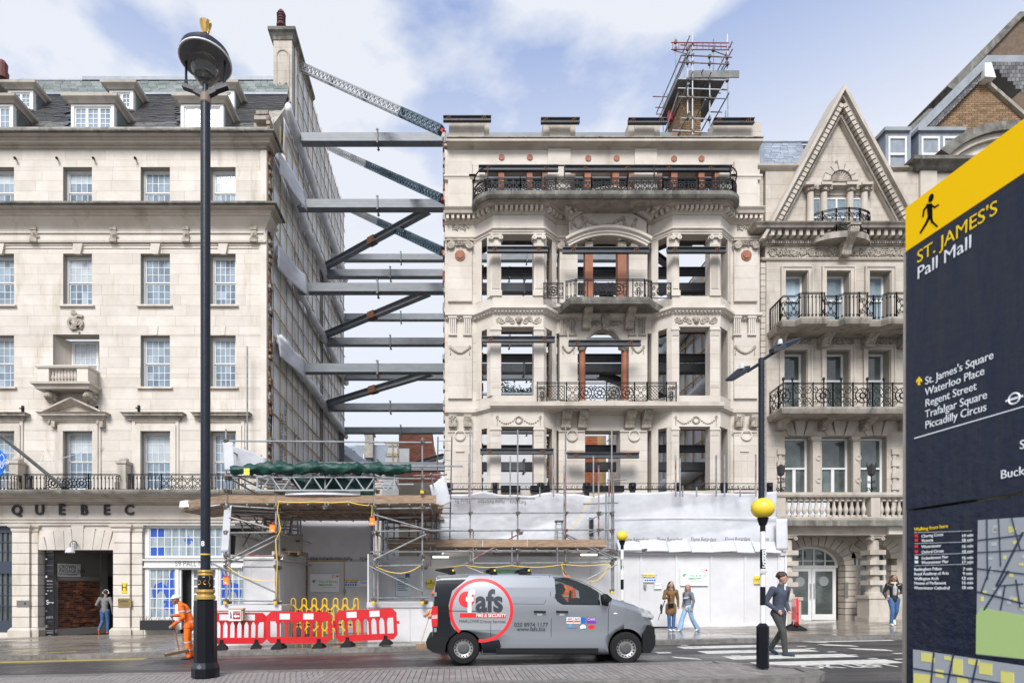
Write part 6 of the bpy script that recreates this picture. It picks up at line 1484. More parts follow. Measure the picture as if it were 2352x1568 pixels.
G().mould([(X(1781,Df),D),(X(1781,Df),Df-.02),(X(RX,Df),Df-.02)], [(-.3,zb0-.14),(.06,zb0-.14),(.06,zb0-.05),(0,zb0),(-.3,zb0)]).build('balustrade_base', STONE_D, GB)
for a, b in ((1784,1804),(2000,2021),(2130,2148)): G().box(X(a,Df), X(b,Df), Df-.02, Df+.3, zb0+.002, zb1-.002).build('balustrade_pier', STONE_G, GB)
a = 1811
while a < 2128:
 if not (1994 < a < 2026): baluster(GB, STONE_G, X(a,Df), Df+.13, zb0, zb1, .085)
 a += 13.7
G().flat([(X(1776,Df),Df-.15),(X(RX,Df),Df-.15),(X(RX,Df),D+.2),(X(1776,Df),D+.2)], zb0-.35, zb0-.142).build('balcony_slab', STONE_T, GB)
ze = CZ+(HY-1228)/FX*21.2
G().mould([(X(1790,21.2),D),(X(1790,21.2),21.2),(X(RX,21.2),21.2)], [(-.4,ze),(.0,ze),(.02,ze+.22),(.06,ze+.24),(.08,ze+.4),(.16,ze+.48),(.18,zb0-.36),(-.4,zb0-.36)]).build('porch_entablature', STONE_G, GB)
G().box(X(2039,21.1), X(RX,21.1), 21.05, 21.19, ze+.02, ze+.40).build('blank_name_panel', STONE, GB)
for a, k in ((1797, 0), (2006, 1)):
 t = thing('lantern_post', 'black ornamental iron lantern post on the stone balustrade, ' + ('nearest the white sheeting' if k == 0 else 'above the banded column'), 'lantern', (X(a,Df), Df+.1, zb2), 'black lantern posts')
 g = G(); z = zb2; x = X(a,Df); g.tube((x,Df+.1,z), (x,Df+.1,z+.62), .03, 8, .02); f = lambda u, zz, off=0: Vector((u, Df+.1, zz))
 for s_ in (-1, 1): spiral(g, f, x+s_*.1, z+.15, .08, 1.2, 0, s_, .012); spiral(g, f, x+s_*.08, z+.4, .06, 1.2, 0, s_, .01)
 g.build('post', IRON, t); g = G(); g.lathe((x,Df+.1,z+.62), [(.05,0),(.13,.06),(.16,.32),(.12,.36),(.04,.42)], 6); g.build('lantern', mat('lantern_dark', (.03,.03,.03), .4), t)
 g = G()
 for q in range(6): g.tube((x+.14*cos(q*pi/3), Df+.1+.14*sin(q*pi/3), z+.95), (x+.16*cos(q*pi/3), Df+.1+.16*sin(q*pi/3), z+1.12), .012, 4, .004)
 g.build('crown_spikes', IRON, t)
zgR = lambda p: gz(X(p,D))+.12
def arch_front(xa, xb, cx, r_out, ysp, ytop, ybot, rise, nst, openw):
 """voussoirs round an arch, picture units"""
 n = nst; c = X(cx,D); zsp = Z(ysp,D); rx = X(cx+openw,D)-c; rz = Z(ytop,D)-zsp
 for i in range(n):
  a0, a1 = pi*i/n+.012, pi*(i+1)/n-.012; k = .38+.12*(i % 2)
  p = [(c+rx*cos(a0), zsp+rz*sin(a0)), (c+(rx+k)*cos(a0), zsp+(rz+k)*sin(a0)), (c+(rx+k)*cos(a1), zsp+(rz+k)*sin(a1)), (c+rx*cos(a1), zsp+rz*sin(a1))]
  G().prism(p, D-.05, D+.35).build('voussoir', STONE_G, GB)
 g = G(); top = Z(1200,D); m = 18; arc = [(c+rx*cos(pi-i*pi/m), zsp+rz*sin(pi-i*pi/m)) for i in range(m+1)]
 for p, q in zip(arc, arc[1:]): g.prism([p, q, (q[0], top), (p[0], top)], D, D+.45)
 g.box(X(xa,D), arc[0][0], D, D+.45, zsp, top); g.box(arc[-1][0], X(xb,D), D, D+.45, zsp, top); g.build('wall', STONE_G, GB)
arch_front(1750, 1957, 1870, 0, 1297, 1252, 1430, 0, 15, 68)
arch_front(1957, 2060, 2010, 0, 1282, 1248, 1430, 0, 11, 34)
G().box(X(2060,D), X(RX,D), D, D+.45, zgR(2100)-.1, Z(1200,D)).build('wall', STONE_G, GB)
for a, b in ((1748,1801),(1940,1975),(2045,2060)):
 n = 9; z0, z1 = zgR(a)-.02, Z(1296,D)-.01
 for i in range(n): h = (z1-z0)/n; piece('pier_stone', GB, STONE_G, X(a,D), X(b,D), D-.05, D+.4, z0+h*i+.012, z0+h*(i+1)-.012)
G().box(X(1975,D), X(2045,D), D-.02, D+.4, zgR(2000)-.1, Z(1366,D)).build('window_apron', STONE_G, GB)
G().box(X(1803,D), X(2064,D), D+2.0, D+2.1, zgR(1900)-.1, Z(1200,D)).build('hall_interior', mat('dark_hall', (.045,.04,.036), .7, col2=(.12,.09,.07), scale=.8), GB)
g = G(); y = D+.35; zt0 = Z(1297,D)
c = X(1870,D); rx = X(1938,D)-c; rz = Z(1252,D)-zt0; arc = [(c+rx*cos(i*pi/18), zt0+rz*sin(i*pi/18)) for i in range(19)]; arci = [(c+(rx-.1)*cos(i*pi/18), zt0+(rz-.1)*sin(i*pi/18)) for i in range(19)]
for i in range(18): g.prism([arc[i], arc[i+1], arci[i+1], arci[i]], y, y+.1)
g.box(c-rx, c+rx, y-.02, y+.12, zt0-.09, zt0+.0)
for p in (1831, 1857, 1883, 1909): g.box(X(p,D)-.025, X(p,D)+.025, y+.01, y+.09, zt0, zt0+rz*sqrt(max(0,1-((X(p,D)-c)/rx)**2))-.06)
g.box(c-rx*.96, c+rx*.96, y+.015, y+.085, zt0+.16, zt0+.2)
g.build('fanlight', WHITE, GB); G().prism(arci, y+.04, y+.05).build('fanlight_glass', GLASSD, GB)
text('lettering', '54', mat('dark_grey_letter', (.03,.03,.03), .5), (X(1854,D), y+.03, zt0+.42), .42, parent=GB, depth=.006)
for k, (a, b) in enumerate(((1804,1823),(1824,1877),(1878,1934))):
 x0, x1, z0, z1 = X(a,D), X(b,D), zgR(a)+.02, zt0-.1; s = .1 if k == 0 else .13
 f = G(); f.box(x0, x0+s, y, y+.06, z0, z1); f.box(x1-s, x1, y, y+.06, z0, z1); f.box(x0+s, x1-s, y, y+.06, z1-.13, z1); f.box(x0+s, x1-s, y, y+.06, z0, z0+.22)
 dr = f.build('door' if k else 'side_light', WHITE, GB); G().box(x0+s, x1-s, y+.025, y+.035, z0+.22, z1-.13).build('glass', GLASSD, dr)
 if k:
  hx = x1-s/2 if k == 1 else x0+s/2; G().tube((hx, y-.05, z0+.85), (hx, y-.05, z0+1.45), .018, 6).build('handle', mat('steel_bar', (.5,.5,.5), .3, metal=.8), dr)
  G().disc(((x0+x1)/2+(.0), z0+1.52), .19, y+.012, y+.022).build('frosted_disc', mat('frosted_disc', (.26,.28,.28), .4), dr)
g = G(); G().prism([(X(2010,D)+.55*cos(i*pi/14), Z(1282,D)+.55*sin(i*pi/14)) for i in range(15)]+[(X(2010,D)-.55, Z(1366,D)), (X(2010,D)+.55, Z(1366,D))], D+.3, D+.31).build('arched_window', GLASSD, GB)
g = G(); g.ptube([(X(2010,D)+.56*cos(i*pi/14), D+.27, Z(1282,D)+.56*sin(i*pi/14)) for i in range(15)], .04, 5); g.box(X(2010,D)-.58, X(2010,D)-.5, D+.23, D+.31, Z(1366,D), Z(1282,D)); g.box(X(2010,D)+.5, X(2010,D)+.58, D+.23, D+.31, Z(1366,D), Z(1282,D)); g.build('window_frame', WHITE, GB)
for k, ch in enumerate('54'): text('lettering', ch, MATS['dark_grey_letter'], (X(1999,D)+k*.001, D+.29, Z(1273-k*(-26),D)), .3, parent=GB, depth=.005)
for px, full in ((2007, 1), (1808, 0), (2140, 0)):
 Dq = 21.35; c = P(px, 1240, Dq); zb_p = zgR(px)-.02; zc_ = Z(1240,Dq)
 g = G(); g.box(c.x-.42, c.x+.42, Dq-.32, Dq+.42, zb_p, zb_p+.18); g.box(c.x-.36, c.x+.36, Dq-.27, Dq+.37, zb_p+.182, zb_p+.86); g.box(c.x-.41, c.x+.41, Dq-.31, Dq+.41, zb_p+.862, zb_p+.98); g.build('column_pedestal', STONE_G, GB)
 h = zc_-zb_p-.98; G().lathe((c.x, Dq+.05, zb_p+.98), [(.28,0),(.28,.08),(.23,.12),(.22,.18),(.20,h*.5),(.18,h)], 18).build('column_shaft', STONE_G, GB)
 for k in range(4): zz = zb_p+1.36+k*(h-.55)/4; piece('column_band', GB, STONE_G, c.x-.29, c.x+.29, Dq-.22, Dq+.3, zz, zz+.17)
 g = G(); volute_capital(g, c.x, ze+.0, Dq-.14, .52, .25); g.build('ionic_capital', CARVE, GB)
plaque('door_intercom', 'narrow steel intercom panel beside the number 54 doors', 'intercom', 1941, 1948.5, 1336, 1372, .05, mat('dull_steel', (.16,.15,.14), .5))
y = D+.3
G().mould([(X(1742,D),D+.5),(X(1742,D),D+.05),(X(1836,D),D+.05)], [(-.3,Z(390,D)),(.02,Z(390,D)),(.10,Z(386,D)),(.14,Z(383,D)),(.14,Z(379,D)),(-.3,Z(379,D))]).build('parapet_moulding', STONE_G, GB)
ashlar(GB, X(1760,D), X(1862,D), Z(552,D), Z(390,D), D+.05, [], .5, 1.0, STONE_G, 'parapet_stone', limit=40, wname='parapet_wall')
for i in range(9): z0 = Z(552,D)+i*.33; piece('quoin_stone', GB, STONE_G, X(1747,D)+.02, X(1759.5,D), D+.2, D+.5, z0, z0+.322)
so = Vector((X(1764,D), D+.3, Z(379,D))); sv = Vector((0, .75, Z(326,D+1)-Z(379,D)))
G().poly([so+Vector((0,.06,-.05)), so+Vector((2.6,.06,-.05)), so+Vector((2.6,.06,-.05))+sv, so+Vector((0,.06,-.05))+sv]).build('roof_underlay', mat('roof_felt', (.05,.05,.055)), GB)
slate_cells(so.x, so.x+1.9, Vector((0, so.y, so.z)), sv, sv.length, .33, .145, SLATEB, 'slate', 120, lambda a, b: False, GB)
g = G(); g.obox(so+sv*.5+Vector((-.12,-.02,.03)), Vector((.14,0,0)), Vector((0,.04,0)), sv*.52); g.tube(so+sv*1.02, so+sv*1.02+Vector((2.4,0,0)), .05, 6); g.box(X(1749,D), X(1764,D), D+.25, D+.5, Z(384,D), Z(318,D)); g.build('lead_flashing', LEAD, GB)
for a, b, c_ in ((2034,2092,2013),(2110,2219,2091)):
 o = G().pb(a, b, 299, 384, D+.3, 2.2).build('lead_dormer', LEAD, GB)
 G().pb(a-1, b+1, 291, 299, D+.2, 2.2).build('dormer_roof', mat('pale_lead', (.22,.245,.265), .5, col2=(.29,.31,.33), scale=2), o)
 n = 1 if b-a < 80 else 2
 for i in range(n):
  p = a+7+i*(b-a-10)/n; q = p+42
  g = G(); g.pb(p, p+4, 313, 382, D+.26, .1); g.pb(q-4, q, 313, 382, D+.26, .1); g.pb(p+4, q-4, 313, 318, D+.26, .1); g.pb(p+4, q-4, 351, 356, D+.24, .1); w_ = g.build('dormer_window', WHITE, o)
  G().pb(p+4, q-4, 318, 351, D+.32, .02).build('pane', SKYG, w_); G().pb(p+4, q-4, 356, 383, D+.34, .02).build('pane', SKYG, w_)
cornice('roof_ledge', [(X(1990,D),D+.05),(X(RX,D),D+.05)], [(-.3,Z(392,D)),(.02,Z(392,D)),(.12,Z(387,D)),(.12,Z(383,D)),(-.3,Z(383,D))], GB, STONE_D)
ashlar(GB, X(1995,D), X(RX,D), Z(556,D), Z(392,D), D+.05, [], .5, 1.0, STONE_G, 'parapet_stone', limit=40, wname='parapet_wall')
G().box(X(2112,D), X(RX,D), D-.05, D+.1, Z(540,D), Z(392,D)).build('pilaster', STONE_G, GB)
NB_ = thing('pedimented_building', 'stone building with a weathered curved pediment partly behind the yellow topped sign', 'building', (X(2250,D), D, gz(X(2250,D))))
G().box(X(RX,D)+.01, X(2620,D), D+.05, D+6, -.2, Z(378,D)).build('wall', STONE_G, NB_)
cornice('cornice', [(X(2103,D),D+.3),(X(2103,D),D-.02),(X(2620,D),D-.02)], [(-.3,Z(395,D)),(.02,Z(395,D)),(.12,Z(390,D)),(.18,Z(384,D)),(.34,Z(380,D)),(.34,Z(372,D)),(-.3,Z(370,D))], NB_, STONE_T)
def segm(r0, r1, y0, y1, m, nm):
 cx_, zc_ = X(2312,D), Z(372,D)-1.55; g = G()
 for i in range(20):
  a0, a1 = radians(38+i*5.2), radians(38+(i+1)*5.2); g.prism([(cx_+r0*cos(a0)*1.25, zc_+r0*sin(a0)), (cx_+r1*cos(a0)*1.25, zc_+r1*sin(a0)), (cx_+r1*cos(a1)*1.25, zc_+r1*sin(a1)), (cx_+r0*cos(a1)*1.25, zc_+r0*sin(a1))], y0, y1)
 g.build(nm, m, NB_)
segm(2.55, 2.88, D-.35, D+.4, STONE_T, 'curved_pediment'); segm(2.35, 2.545, D-.2, D+.4, STONE_G, 'curved_pediment_moulding'); cx_, zc_ = X(2312,D), Z(372,D)-1.55
G().prism([(cx_+2.34*cos(radians(45+i*4.5))*1.25, zc_+2.34*sin(radians(45+i*4.5))) for i in range(21)], D-.02, D+.3).build('pediment_field', STONE, NB_)
_q = GB; GB = NB_
for a, b in ((2260,2310),(2400,2450),(2520,2570)):
 for y0, y1 in ((624,740),(806,932),(1003,1140)): sash(NB_, a, b, y0, y1, D-.4, 2, 2)
GB = _q
BB = thing('brown_brick_gable', 'brown stock brick gable with slate and pale lead edging at the top right', 'building', P(2260, 1340, 28))
Dg = 28.0;
def gin(a0, a1, b0, b1):
 x0 = X(2140,Dg); z = Z(330,Dg)+(b0+b1)/2; zpx = HY-(z-CZ)/Dg*FX
 if zpx < 181: return None
 l = 2262-(zpx-179)*113/111; r = 2262+(zpx-179)*(87/77)
 a0 = max(a0, X(l,Dg)-x0); a1 = min(a1, X(r,Dg)-x0); return (a0, a1) if a1 > a0 else None
G().pprism([(2262,179),(2480,372),(2480,1392),(2060,1380),(2060,378)], Dg+.06, 5).build('wall', MORTAR, BB)
bricks(BB, 'brick', BRICKY, (X(2140,Dg), Dg+.05, Z(330,Dg)), (1,0,0), (0,0,1), 5.6, 3.4, .30, .105, joint=.018, thick=.04, limit=300, inside=gin)
G().pprism([(2262,175),(2262,183),(2490,386),(2490,374)], Dg-.15, 5).build('coping', STONE_D, BB)
sl = Vector((X(2252,Dg)-X(2085,Dg), 0, Z(186,Dg)-Z(352,Dg)))
G().pprism([(2091,310),(2268,127),(2420,127),(2420,144),(2275,144),(2091,328)], Dg-.3, 6).build('lead_edge', mat('pale_lead', (.30,.36,.40)), BB)
G().pprism([(2091,328),(2275,144),(2262,178),(2110,330)], Dg-.15, 4).build('slate_strip_bed', mat('roof_felt', (.05,.05,.055)), BB)
u = sl.normalized(); v = Vector((-u.z,0,u.x))*-1; g = G(); rr = random.Random(9)
for i in range(26):
 for j in range(3):
  c = P(2099+i*6.5, 334-i*6.62-j*5.2+3, Dg-.2);
  opiece('slate', BB, SLATE, c, u*.17, Vector((0,.03,0)), Vector((0,0,.12)))
for r in range(9):
 for k in range(20):
  x = 2282+k*9+(4 if r % 2 else 0)-(8 if r > 3 else 0)*0; yy = 147+r*9
  if x > 2268+(yy-144)*1.15: opiece('slate', BB, SLATE, P(x,yy,Dg-.4)+Vector((0,0,0)), Vector((.17,0,0)), Vector((0,.03,0)), Vector((0,.02,.17)))
G().pprism([(2262,144),(2278,144),(2288,178),(2262,176)], Dg-.42, .5).build('white_lead_patch', WHITE, BB)
FB = thing('far_brown_building', 'distant dark coped brown brick gable end behind the slate roof at the top right', 'building', P(2300, 1340, 36))
G().pprism([(2180,202),(2345,33),(2352,31),(2480,60),(2480,1392),(2180,1380)], 36, 6).build('wall', mat('brown_brick_far', (.16,.115,.08), .9, col2=(.11,.075,.05), scale=4), FB)
G().pprism([(2176,198),(2342,27),(2500,20),(2500,34),(2350,38),(2190,206)], 35.8, 6).build('coping', STONE_T, FB)
G().pprism([(2088,292),(2133,250),(2142,249),(2142,262),(2095,306)], 33, 3).build('dark_coping', STONE_T, FB)
# ================================================================ brick chimney in its scaffold cage
CS = thing('brick_chimney_stack', 'brown brick chimney standing alone inside the rooftop scaffold cage', 'chimney', P(1586, 560, 25.2))
Dk2 = 25.2; xa, xb = X(1562,Dk2), X(1610,Dk2)
G().box(xa+.02, xb-.02, Dk2+.02, 26.6, 17.4, 23.4).build('core', MORTAR, CS)
bricks(CS, 'brick', BRICKY, (xa, Dk2+.02, 17.6), (1,0,0), (0,0,1), xb-xa, 5.7, .225, .085, joint=.014, thick=.025, limit=300, order=lambda c: -c[2])
bricks(CS, 'side_brick', BRICKY, (xa+.02, 26.6, 17.6), (0,-1,0), (0,0,1), 1.4, 5.7, .225, .085, joint=.014, thick=.025, limit=300, order=lambda c: -c[2])
G().box(xa-.05, xb+.05, Dk2-.05, 26.7, 17.25, 17.4).box(xa-1.5, xb+1.0, 25.3, 25.5, 17.0, 17.24).build('support_steel', STEELD, CS)
G().box(xa-.02, xb+.02, Dk2-.02, 26.62, 23.4, 23.5).build('capping', STONE_D, CS)
RSC = thing('rooftop_scaffold', 'galvanised scaffold tower with a boarded deck around the rooftop brick chimney', 'scaffolding', P(1610, 320, 25))
def rt(a, b, m=GALV, r=.026): tpiece('tube', RSC, m, a, b, r)
GL = mat('bright_galvanised', (.52,.55,.57), .4, metal=.3, rnd=.15)
q = lambda zx, zy, D_: P(1435.5+zx/4.551, 57.4+zy/4.551, D_)
for zx, y0, y1, D_ in ((655,130,930,24.5),(706,85,1150,24.4),(885,310,1100,24.5),(1070,100,570,24.5),(530,140,640,26.9),(925,150,480,26.9),(400,690,1180,27.4),(445,720,1150,27.4),(620,380,560,26.9),(1010,340,490,26.9),(1075,570,1000,27.0),(1052,900,980,25)):
 rt(q(zx,y0,D_), q(zx,y1,D_), GL if D_ < 24.6 else GALV)
for x0, y0, x1, y1, D_, m in ((590,318,1118,340,24.5,GALVR),(560,390,1092,412,24.5,GALVR),(580,210,1108,230,24.6,GALVR),(555,565,1062,580,24.45,GL),(555,662,1005,678,24.5,GL),(560,752,1062,772,24.45,GALV),(585,975,870,984,24.42,GL),(495,1103,860,1125,24.42,GL),(290,748,440,752,27.4,GALVR),(318,862,468,866,27.4,GALVR),(325,932,430,936,27.4,GALVR),(895,910,1015,912,26,GALVR),(1010,676,1070,680,25,GALVR),(860,690,1000,716,25.5,GALV)):
 rt(q(x0,y0,D_), q(x1,y1,D_), m)
for zx, zy, l in ((680,110,2.0),(690,200,3.2),(1125,172,2.4),(1125,250,2.6),(595,305,3.0),(640,330,3.2),(685,265,3.0),(1080,380,2.4),(715,480,2.2),(820,460,.8),(905,490,.8),(670,610,2.4),(670,910,1.6),(840,780,1.8),(1090,710,2.0),(890,940,1.2),(660,620,3.2)):
 a = q(zx, zy, 24.2); rt(a, a+Vector((0,l,0)), GALV)
for a, b in (((655,640),(560,900)),((840,780),(720,1020)),((670,910),(540,1180)),((1090,705),(940,980)),((560,700),(400,1175)),((505,265),(660,310)),((905,265),(1060,320))): rt(q(*a,24.6), q(*b,25.6), GALV)
for z0, z1 in ((186,258),):
 for y_ in (z0, z1): rt(q(483,y_,24.35), q(1088,y_+4,24.35), mat('red_ladder', (.25,.04,.05), .5), .022)
 for i in range(10): xx = 500+i*63; rt(q(xx,z0,24.35), q(xx,z1,24.35), MATS['red_ladder'], .014)
for i in range(9):                                          # deck boards running away from the street
 xl = X(1558,24.6); w_ = (X(1668,24.6)-xl)/9; piece('deck_board', RSC, mat('grey_board', (.20,.20,.19), .85, col2=(.13,.13,.125), scale=3, rnd=.2), xl+w_*i, xl+w_*(i+1)-.01, 24.6, 26.9, 23.42, 23.46)
a = q(668,480,24.4); b = q(1192,552,24.4); G().box(a.x, b.x, 24.38, 24.42, b.z, a.z).build('toe_board', mat('grey_board', (.2,.2,.19)), RSC)
g = G()
for zx, zy in ((655,320),(706,320),(885,330),(1070,340),(655,395),(706,400),(885,405),(1070,412),(655,570),(706,575),(885,578),(1070,580),(655,755),(706,758),(885,765),(655,975),(706,978),(885,984),(706,1110),(885,1120),(655,250),(706,210),(925,262),(530,180),(530,252)): c = q(zx,zy,24.42); g.obox(c, Vector((.05,0,0)), Vector((0,.06,0)), Vector((0,0,.05)))
g.build('couplers', COUP, RSC, kind='stuff')
G().obox(q(480,955,26), Vector((.12,0,0)), Vector((0,.1,0)), Vector((0,0,.2))).build('red_warning_bag', mat('red_cloth', (.5,.04,.05), .7), RSC)
# ================================================================ hoardings, sheeting and scaffolds
DH = 20.4; zgl = lambda px, D_: gz(X(px,D_))+.12
HO = thing('site_hoarding', 'long white painted timber hoarding with a door closing off the empty front', 'hoarding', (X(1600,DH), DH, zgl(1600,DH)))
WP = mat('hoarding_white', (.64,.64,.645), .5, col2=(.57,.57,.575), scale=1.4, rnd=.035, stain=(.50,.485,.46), stain_scale=.9, stain_pos=(.62,.8))
edges = [874, 905, 960, 1021, 1080, 1150, 1220, 1290, 1360, 1420, 1472, 1553, 1633, 1711, 1788, 1804]
for a, b in zip(edges, edges[1:]):
 za = zgl((a+b)/2, DH)-.05; zt_ = Z(1275 if a > 1400 else 1282, DH)
 nm = 'panel' if a != 1472 else 'door'
 piece(nm, HO, WP, X(a,DH)+.008, X(b,DH)-.008, DH, DH+.03, za+(.06 if nm == 'door' else 0), zt_)
 piece('batten', HO, WP, X(b,DH)-.04, X(b,DH)+.04, DH-.035, DH-.001, za, zt_)
G().box(X(874,DH), X(1420,DH)-.01, DH-.05, DH+.06, Z(1283,DH), Z(1277,DH)).box(X(1420,DH), X(1806,DH), DH-.07, DH+.1, Z(1275,DH)+.003, Z(1266,DH)).build('top_rail', WP, HO)
G().box(X(1553,DH), X(1804,DH), DH-.06, DH-.002, zgl(1553,DH), zgl(1553,DH)+.13).build('kick_board', WP, HO)
G().box(X(1478,DH)-.0, X(1483,DH), DH-.1, DH-.001, Z(1350,DH), Z(1341,DH)).build('door_handle', mat('grey_metal', (.25,.26,.27), .5), HO)
G().box(X(1804,DH)-.05, X(1804,DH), DH+.031, D0, zgl(1804,DH), Z(1270,DH)).build('return_panel', WP, HO)
G().box(X(1472,DH)+.05, X(1553,DH), DH-.04, DH-.01, zgl(1500,DH)-.0, zgl(1500,DH)+.05).build('door_threshold', BLACKP, HO)
xr0, xr1 = -5.35, X(874,DH)
HR = thing('recessed_site_entrance', 'white painted plywood entrance recess with double doors behind the yellow folding barrier', 'hoarding', (-4, 21, 0))
zb_r = gz(-4)+.08
for nm, a, b, c, d in (('door_panel',706,791,1289,0),('door',791.5,851,1289,0),('panel',851.5,876,1285,0)):
 piece(nm, HR, WP, X(a,21)+.01, X(b,21)-.01, 21, 21.04, zb_r, Z(c,21))
G().pb(705, 793, 1285.5, 1289, 20.97, .1).build('timber_head', BATTEN, HR); G().pb(702, 705.5, 1289, 1445, 20.95, .08).build('timber_post', BOARD, HR); G().pb(789.5, 791.5, 1289, 1445, 20.96, .06).build('timber_post', mat('pale_timber', (.5,.4,.28), .8), HR)
G().box(xr0-.04, xr0, 17.3, 21, gz(-5.3)+.1, 2.62).build('side_panel', WP, HR)
G().box(xr0-.06, xr0+.02, 17.2, 20.9, 2.625, 2.78).build('side_rail', WP, HR)
G().box(xr1-.05, xr1-.01, 17.6, DH-.05, gz(-3)+.1, Z(1282,DH)).build('side_panel', WP, HR)
G().pb(789, 793, 1352, 1362, 20.93, .03).build('handle', mat('grey_metal', (.25,.26,.27)), HR)
G().pb(559, 632, 1284, 1385, 17.5, .05).pb(556, 634, 1280, 1284, 17.45, .1).build('front_panel', WP, HR)
sheet('hanging_sheet', (X(686,21.1), 21.1, Z(1289,21.1)+.02), (X(852,21.1)-X(686,21.1), 0, 0), (0, 0, 1.85), 26, 16, .05, None, m=mat('grey_white_sheeting', (.60,.59,.60), .5, col2=(.52,.51,.52), scale=1.2, bump=.7, bscale=3), seed=31)
tag(bpy.data.objects['hanging_sheet'], 'dusty grey white sheet hanging above the recessed entrance doors', 'sheeting')
PT = mat('print_dark', (.05,.05,.055), .6)
for i, a in enumerate((712, 768, 830)): text('lettering', 'Flame Retardant'[:(15 if i < 2 else 8)], PT, P(a+12, 1282.5, 20.98), .20, sx=.7, parent=bpy.data.objects['hanging_sheet'], mirror=True, ux=(1,0,0), depth=.003)
for k, (a, b, Dq, xe) in enumerate(((498,645,16.9,None),(845,1330,17.1,None))):
 t = thing('white_plinth', ['low white timber box plinth under the scaffold left of the recessed entrance', 'low white timber box plinth running behind the rear of the grey van'][k], 'plinth', (X((a+b)/2,Dq), Dq, zgl((a+b)/2,Dq)), 'white timber plinths')
 z0, z1 = zgl(a,Dq)-.05, Z(1389 if k == 0 else 1382, Dq)
 n = 2 if k == 0 else 5; xa, xb = X(a,Dq), X(b,Dq)
 for i in range(n): piece('panel', t, WP, xa+(xb-xa)*i/n+.004, xa+(xb-xa)*(i+1)/n-.004, Dq, Dq+.03, z0, z1-.16)
 G().box(xa-.03, xb+.03, Dq-.04, Dq+1.1, z1-.155, z1).build('top_board', WP, t)
 G().box(xb-.03, xb, Dq+.031, Dq+1.1, z0, z1-.16).box(xa, xa+.03, Dq+.031, Dq+1.1, z0, z1-.16).build('end_panel', WP, t)
SB = thing('facade_sheeting', 'broad grey white flame retardant sheeting stretched across the base of the empty front', 'sheeting', (X(1400,20.7), 20.7, 3))
DS = 20.75
s1 = sheet('sheet', (X(1008,DS), DS, Z(1268,DS)), (X(1408,DS)-X(1008,DS), .1, 0), (0, -.12, Z(1135,DS)-Z(1268,DS)), 70, 30, .14, SB, seed=41, freq=(.8,1.6), edge=.05)
s2 = sheet('sheet', (X(1395,DS), DS-.12, Z(1262,DS)), (X(1779,DS)-X(1395,DS), 0, 0), (0, -.05, Z(1133,DS)-Z(1262,DS)), 70, 30, .09, SB, seed=43, freq=(.5,1.7), edge=.03)
for k in range(7): # frilled lower edge
 a = 1420+k*52; sheet('loose_edge', (X(a,DS-.5), DS-.55, Z(1269,DS-.5)), (.95,-.02,0), (0,.30,.42), 14, 8, .09, SB, m=SHEET, seed=70+k, edge=.03)
for i, a in enumerate((1352,1446,1524,1602,1680,1742)):
 text('lettering', ('Flame Retardant','Flame Retardant')[0] if i < 5 else 'Flame', PT, P(a+14 if i else a+30, 1239-(i*.4), DS-.30), .2, parent=SB, depth=.003, sx=.68, ux=(1,0,.01*(-1)**i), shear=.1)
for i, a in enumerate((1062,1128,1190)): text('lettering', ('Flame Re','Flame Retardant','Retardant')[i], PT, P(a, 1150+i*1.5, DS-.26), .22, parent=SB, depth=.003, sx=.66, mirror=True, ux=(1,0,.05-.05*i))
G().box(X(1400,DS), X(1775,DS), DS-.26, DS-.255, Z(1191,DS), Z(1189,DS)).build('reinforcing_stripe', WHITE, SB)
g = G(); sheet('rolled_end', P(1783,1262,20.3), (.35,-.1,0), (.03,.1,1.1), 6, 12, .05, SB, seed=91)
class Scaf:
 def __init__(s, t): s.t = t; s.c = G(); s.y = G()
 def tube(s, a, b, m=GALV, r=.026): tpiece('tube', s.t, m, a, b, r)
 def t2(s, x0, y0, x1, y1, D_, m=GALV, D2=None, r=.026): s.tube(P(x0,y0,D_), P(x1,y1,D2 or D_), m, r)
 def cp(s, x, y, D_, y_=False):
  c = P(x, y, D_); q = random.Random(int(x*7+y)); a = q.uniform(0, 3)
  s.c.obox(c, Vector((.055,0,.01)), Vector((0,.06,0)), Vector((-.01,0,.05)))
  s.c.tube(c+Vector((.03*cos(a),-.12,.03*sin(a))), c+Vector((-.04,.02,0)), .014, 5); s.c.obox(c+Vector((.05,-.05,.03)), Vector((.035,0,0)), Vector((0,.02,0)), Vector((0,0,.02)))
  if y_: s.y.lathe((c.x, c.y-.06, c.z-.1), [(.055,0),(.06,.04),(.05,.09)], 8)
 def end(s): s.c.build('couplers', COUP, s.t, kind='stuff'); s.y.build('yellow_caps', mat('yellow_plastic', (.75,.50,.03), .5), s.t, kind='stuff')
SG = thing('scaffold_gantry', 'scaffold gantry with a timber edged loading deck over the recessed site entrance', 'scaffolding', P(740, 1480, 17))
S = Scaf(SG); DG = 16.9; DB = 20.9
for x, y0, y1, m in ((519,985,1394,GALV),(634,1072,1384,GALV),(747,1067,1168,GALV),(859,1085,1385,GALV),(970,1005,1384,GALV)):
 S.t2(x, y0, x, y1, DG, m)
 S.t2(x+(8 if x != 634 else 7), 1180 if x < 700 else 1175, x+9, 1384, DG+.25, mat('pale_dirty_tube', (.42,.40,.38), .6, col2=(.28,.25,.22), scale=6)) if x in (634, 519, 859) else None
for x in (531, 562, 600): S.t2(x, 1010+(x-531)*.5, x, 1130, DG+1.4)
for x, D_ in ((640,19),(652,20.9),(668,20.2),(684,20.9),(690,20.6),(880,20.6),(890,19),(905,20.9),(960,20.7),(992,19.5),(1000,20.5)): S.t2(x, 1172, x, 1284, D_, MATS['primed_steel'] if x % 4 == 0 else GALV)
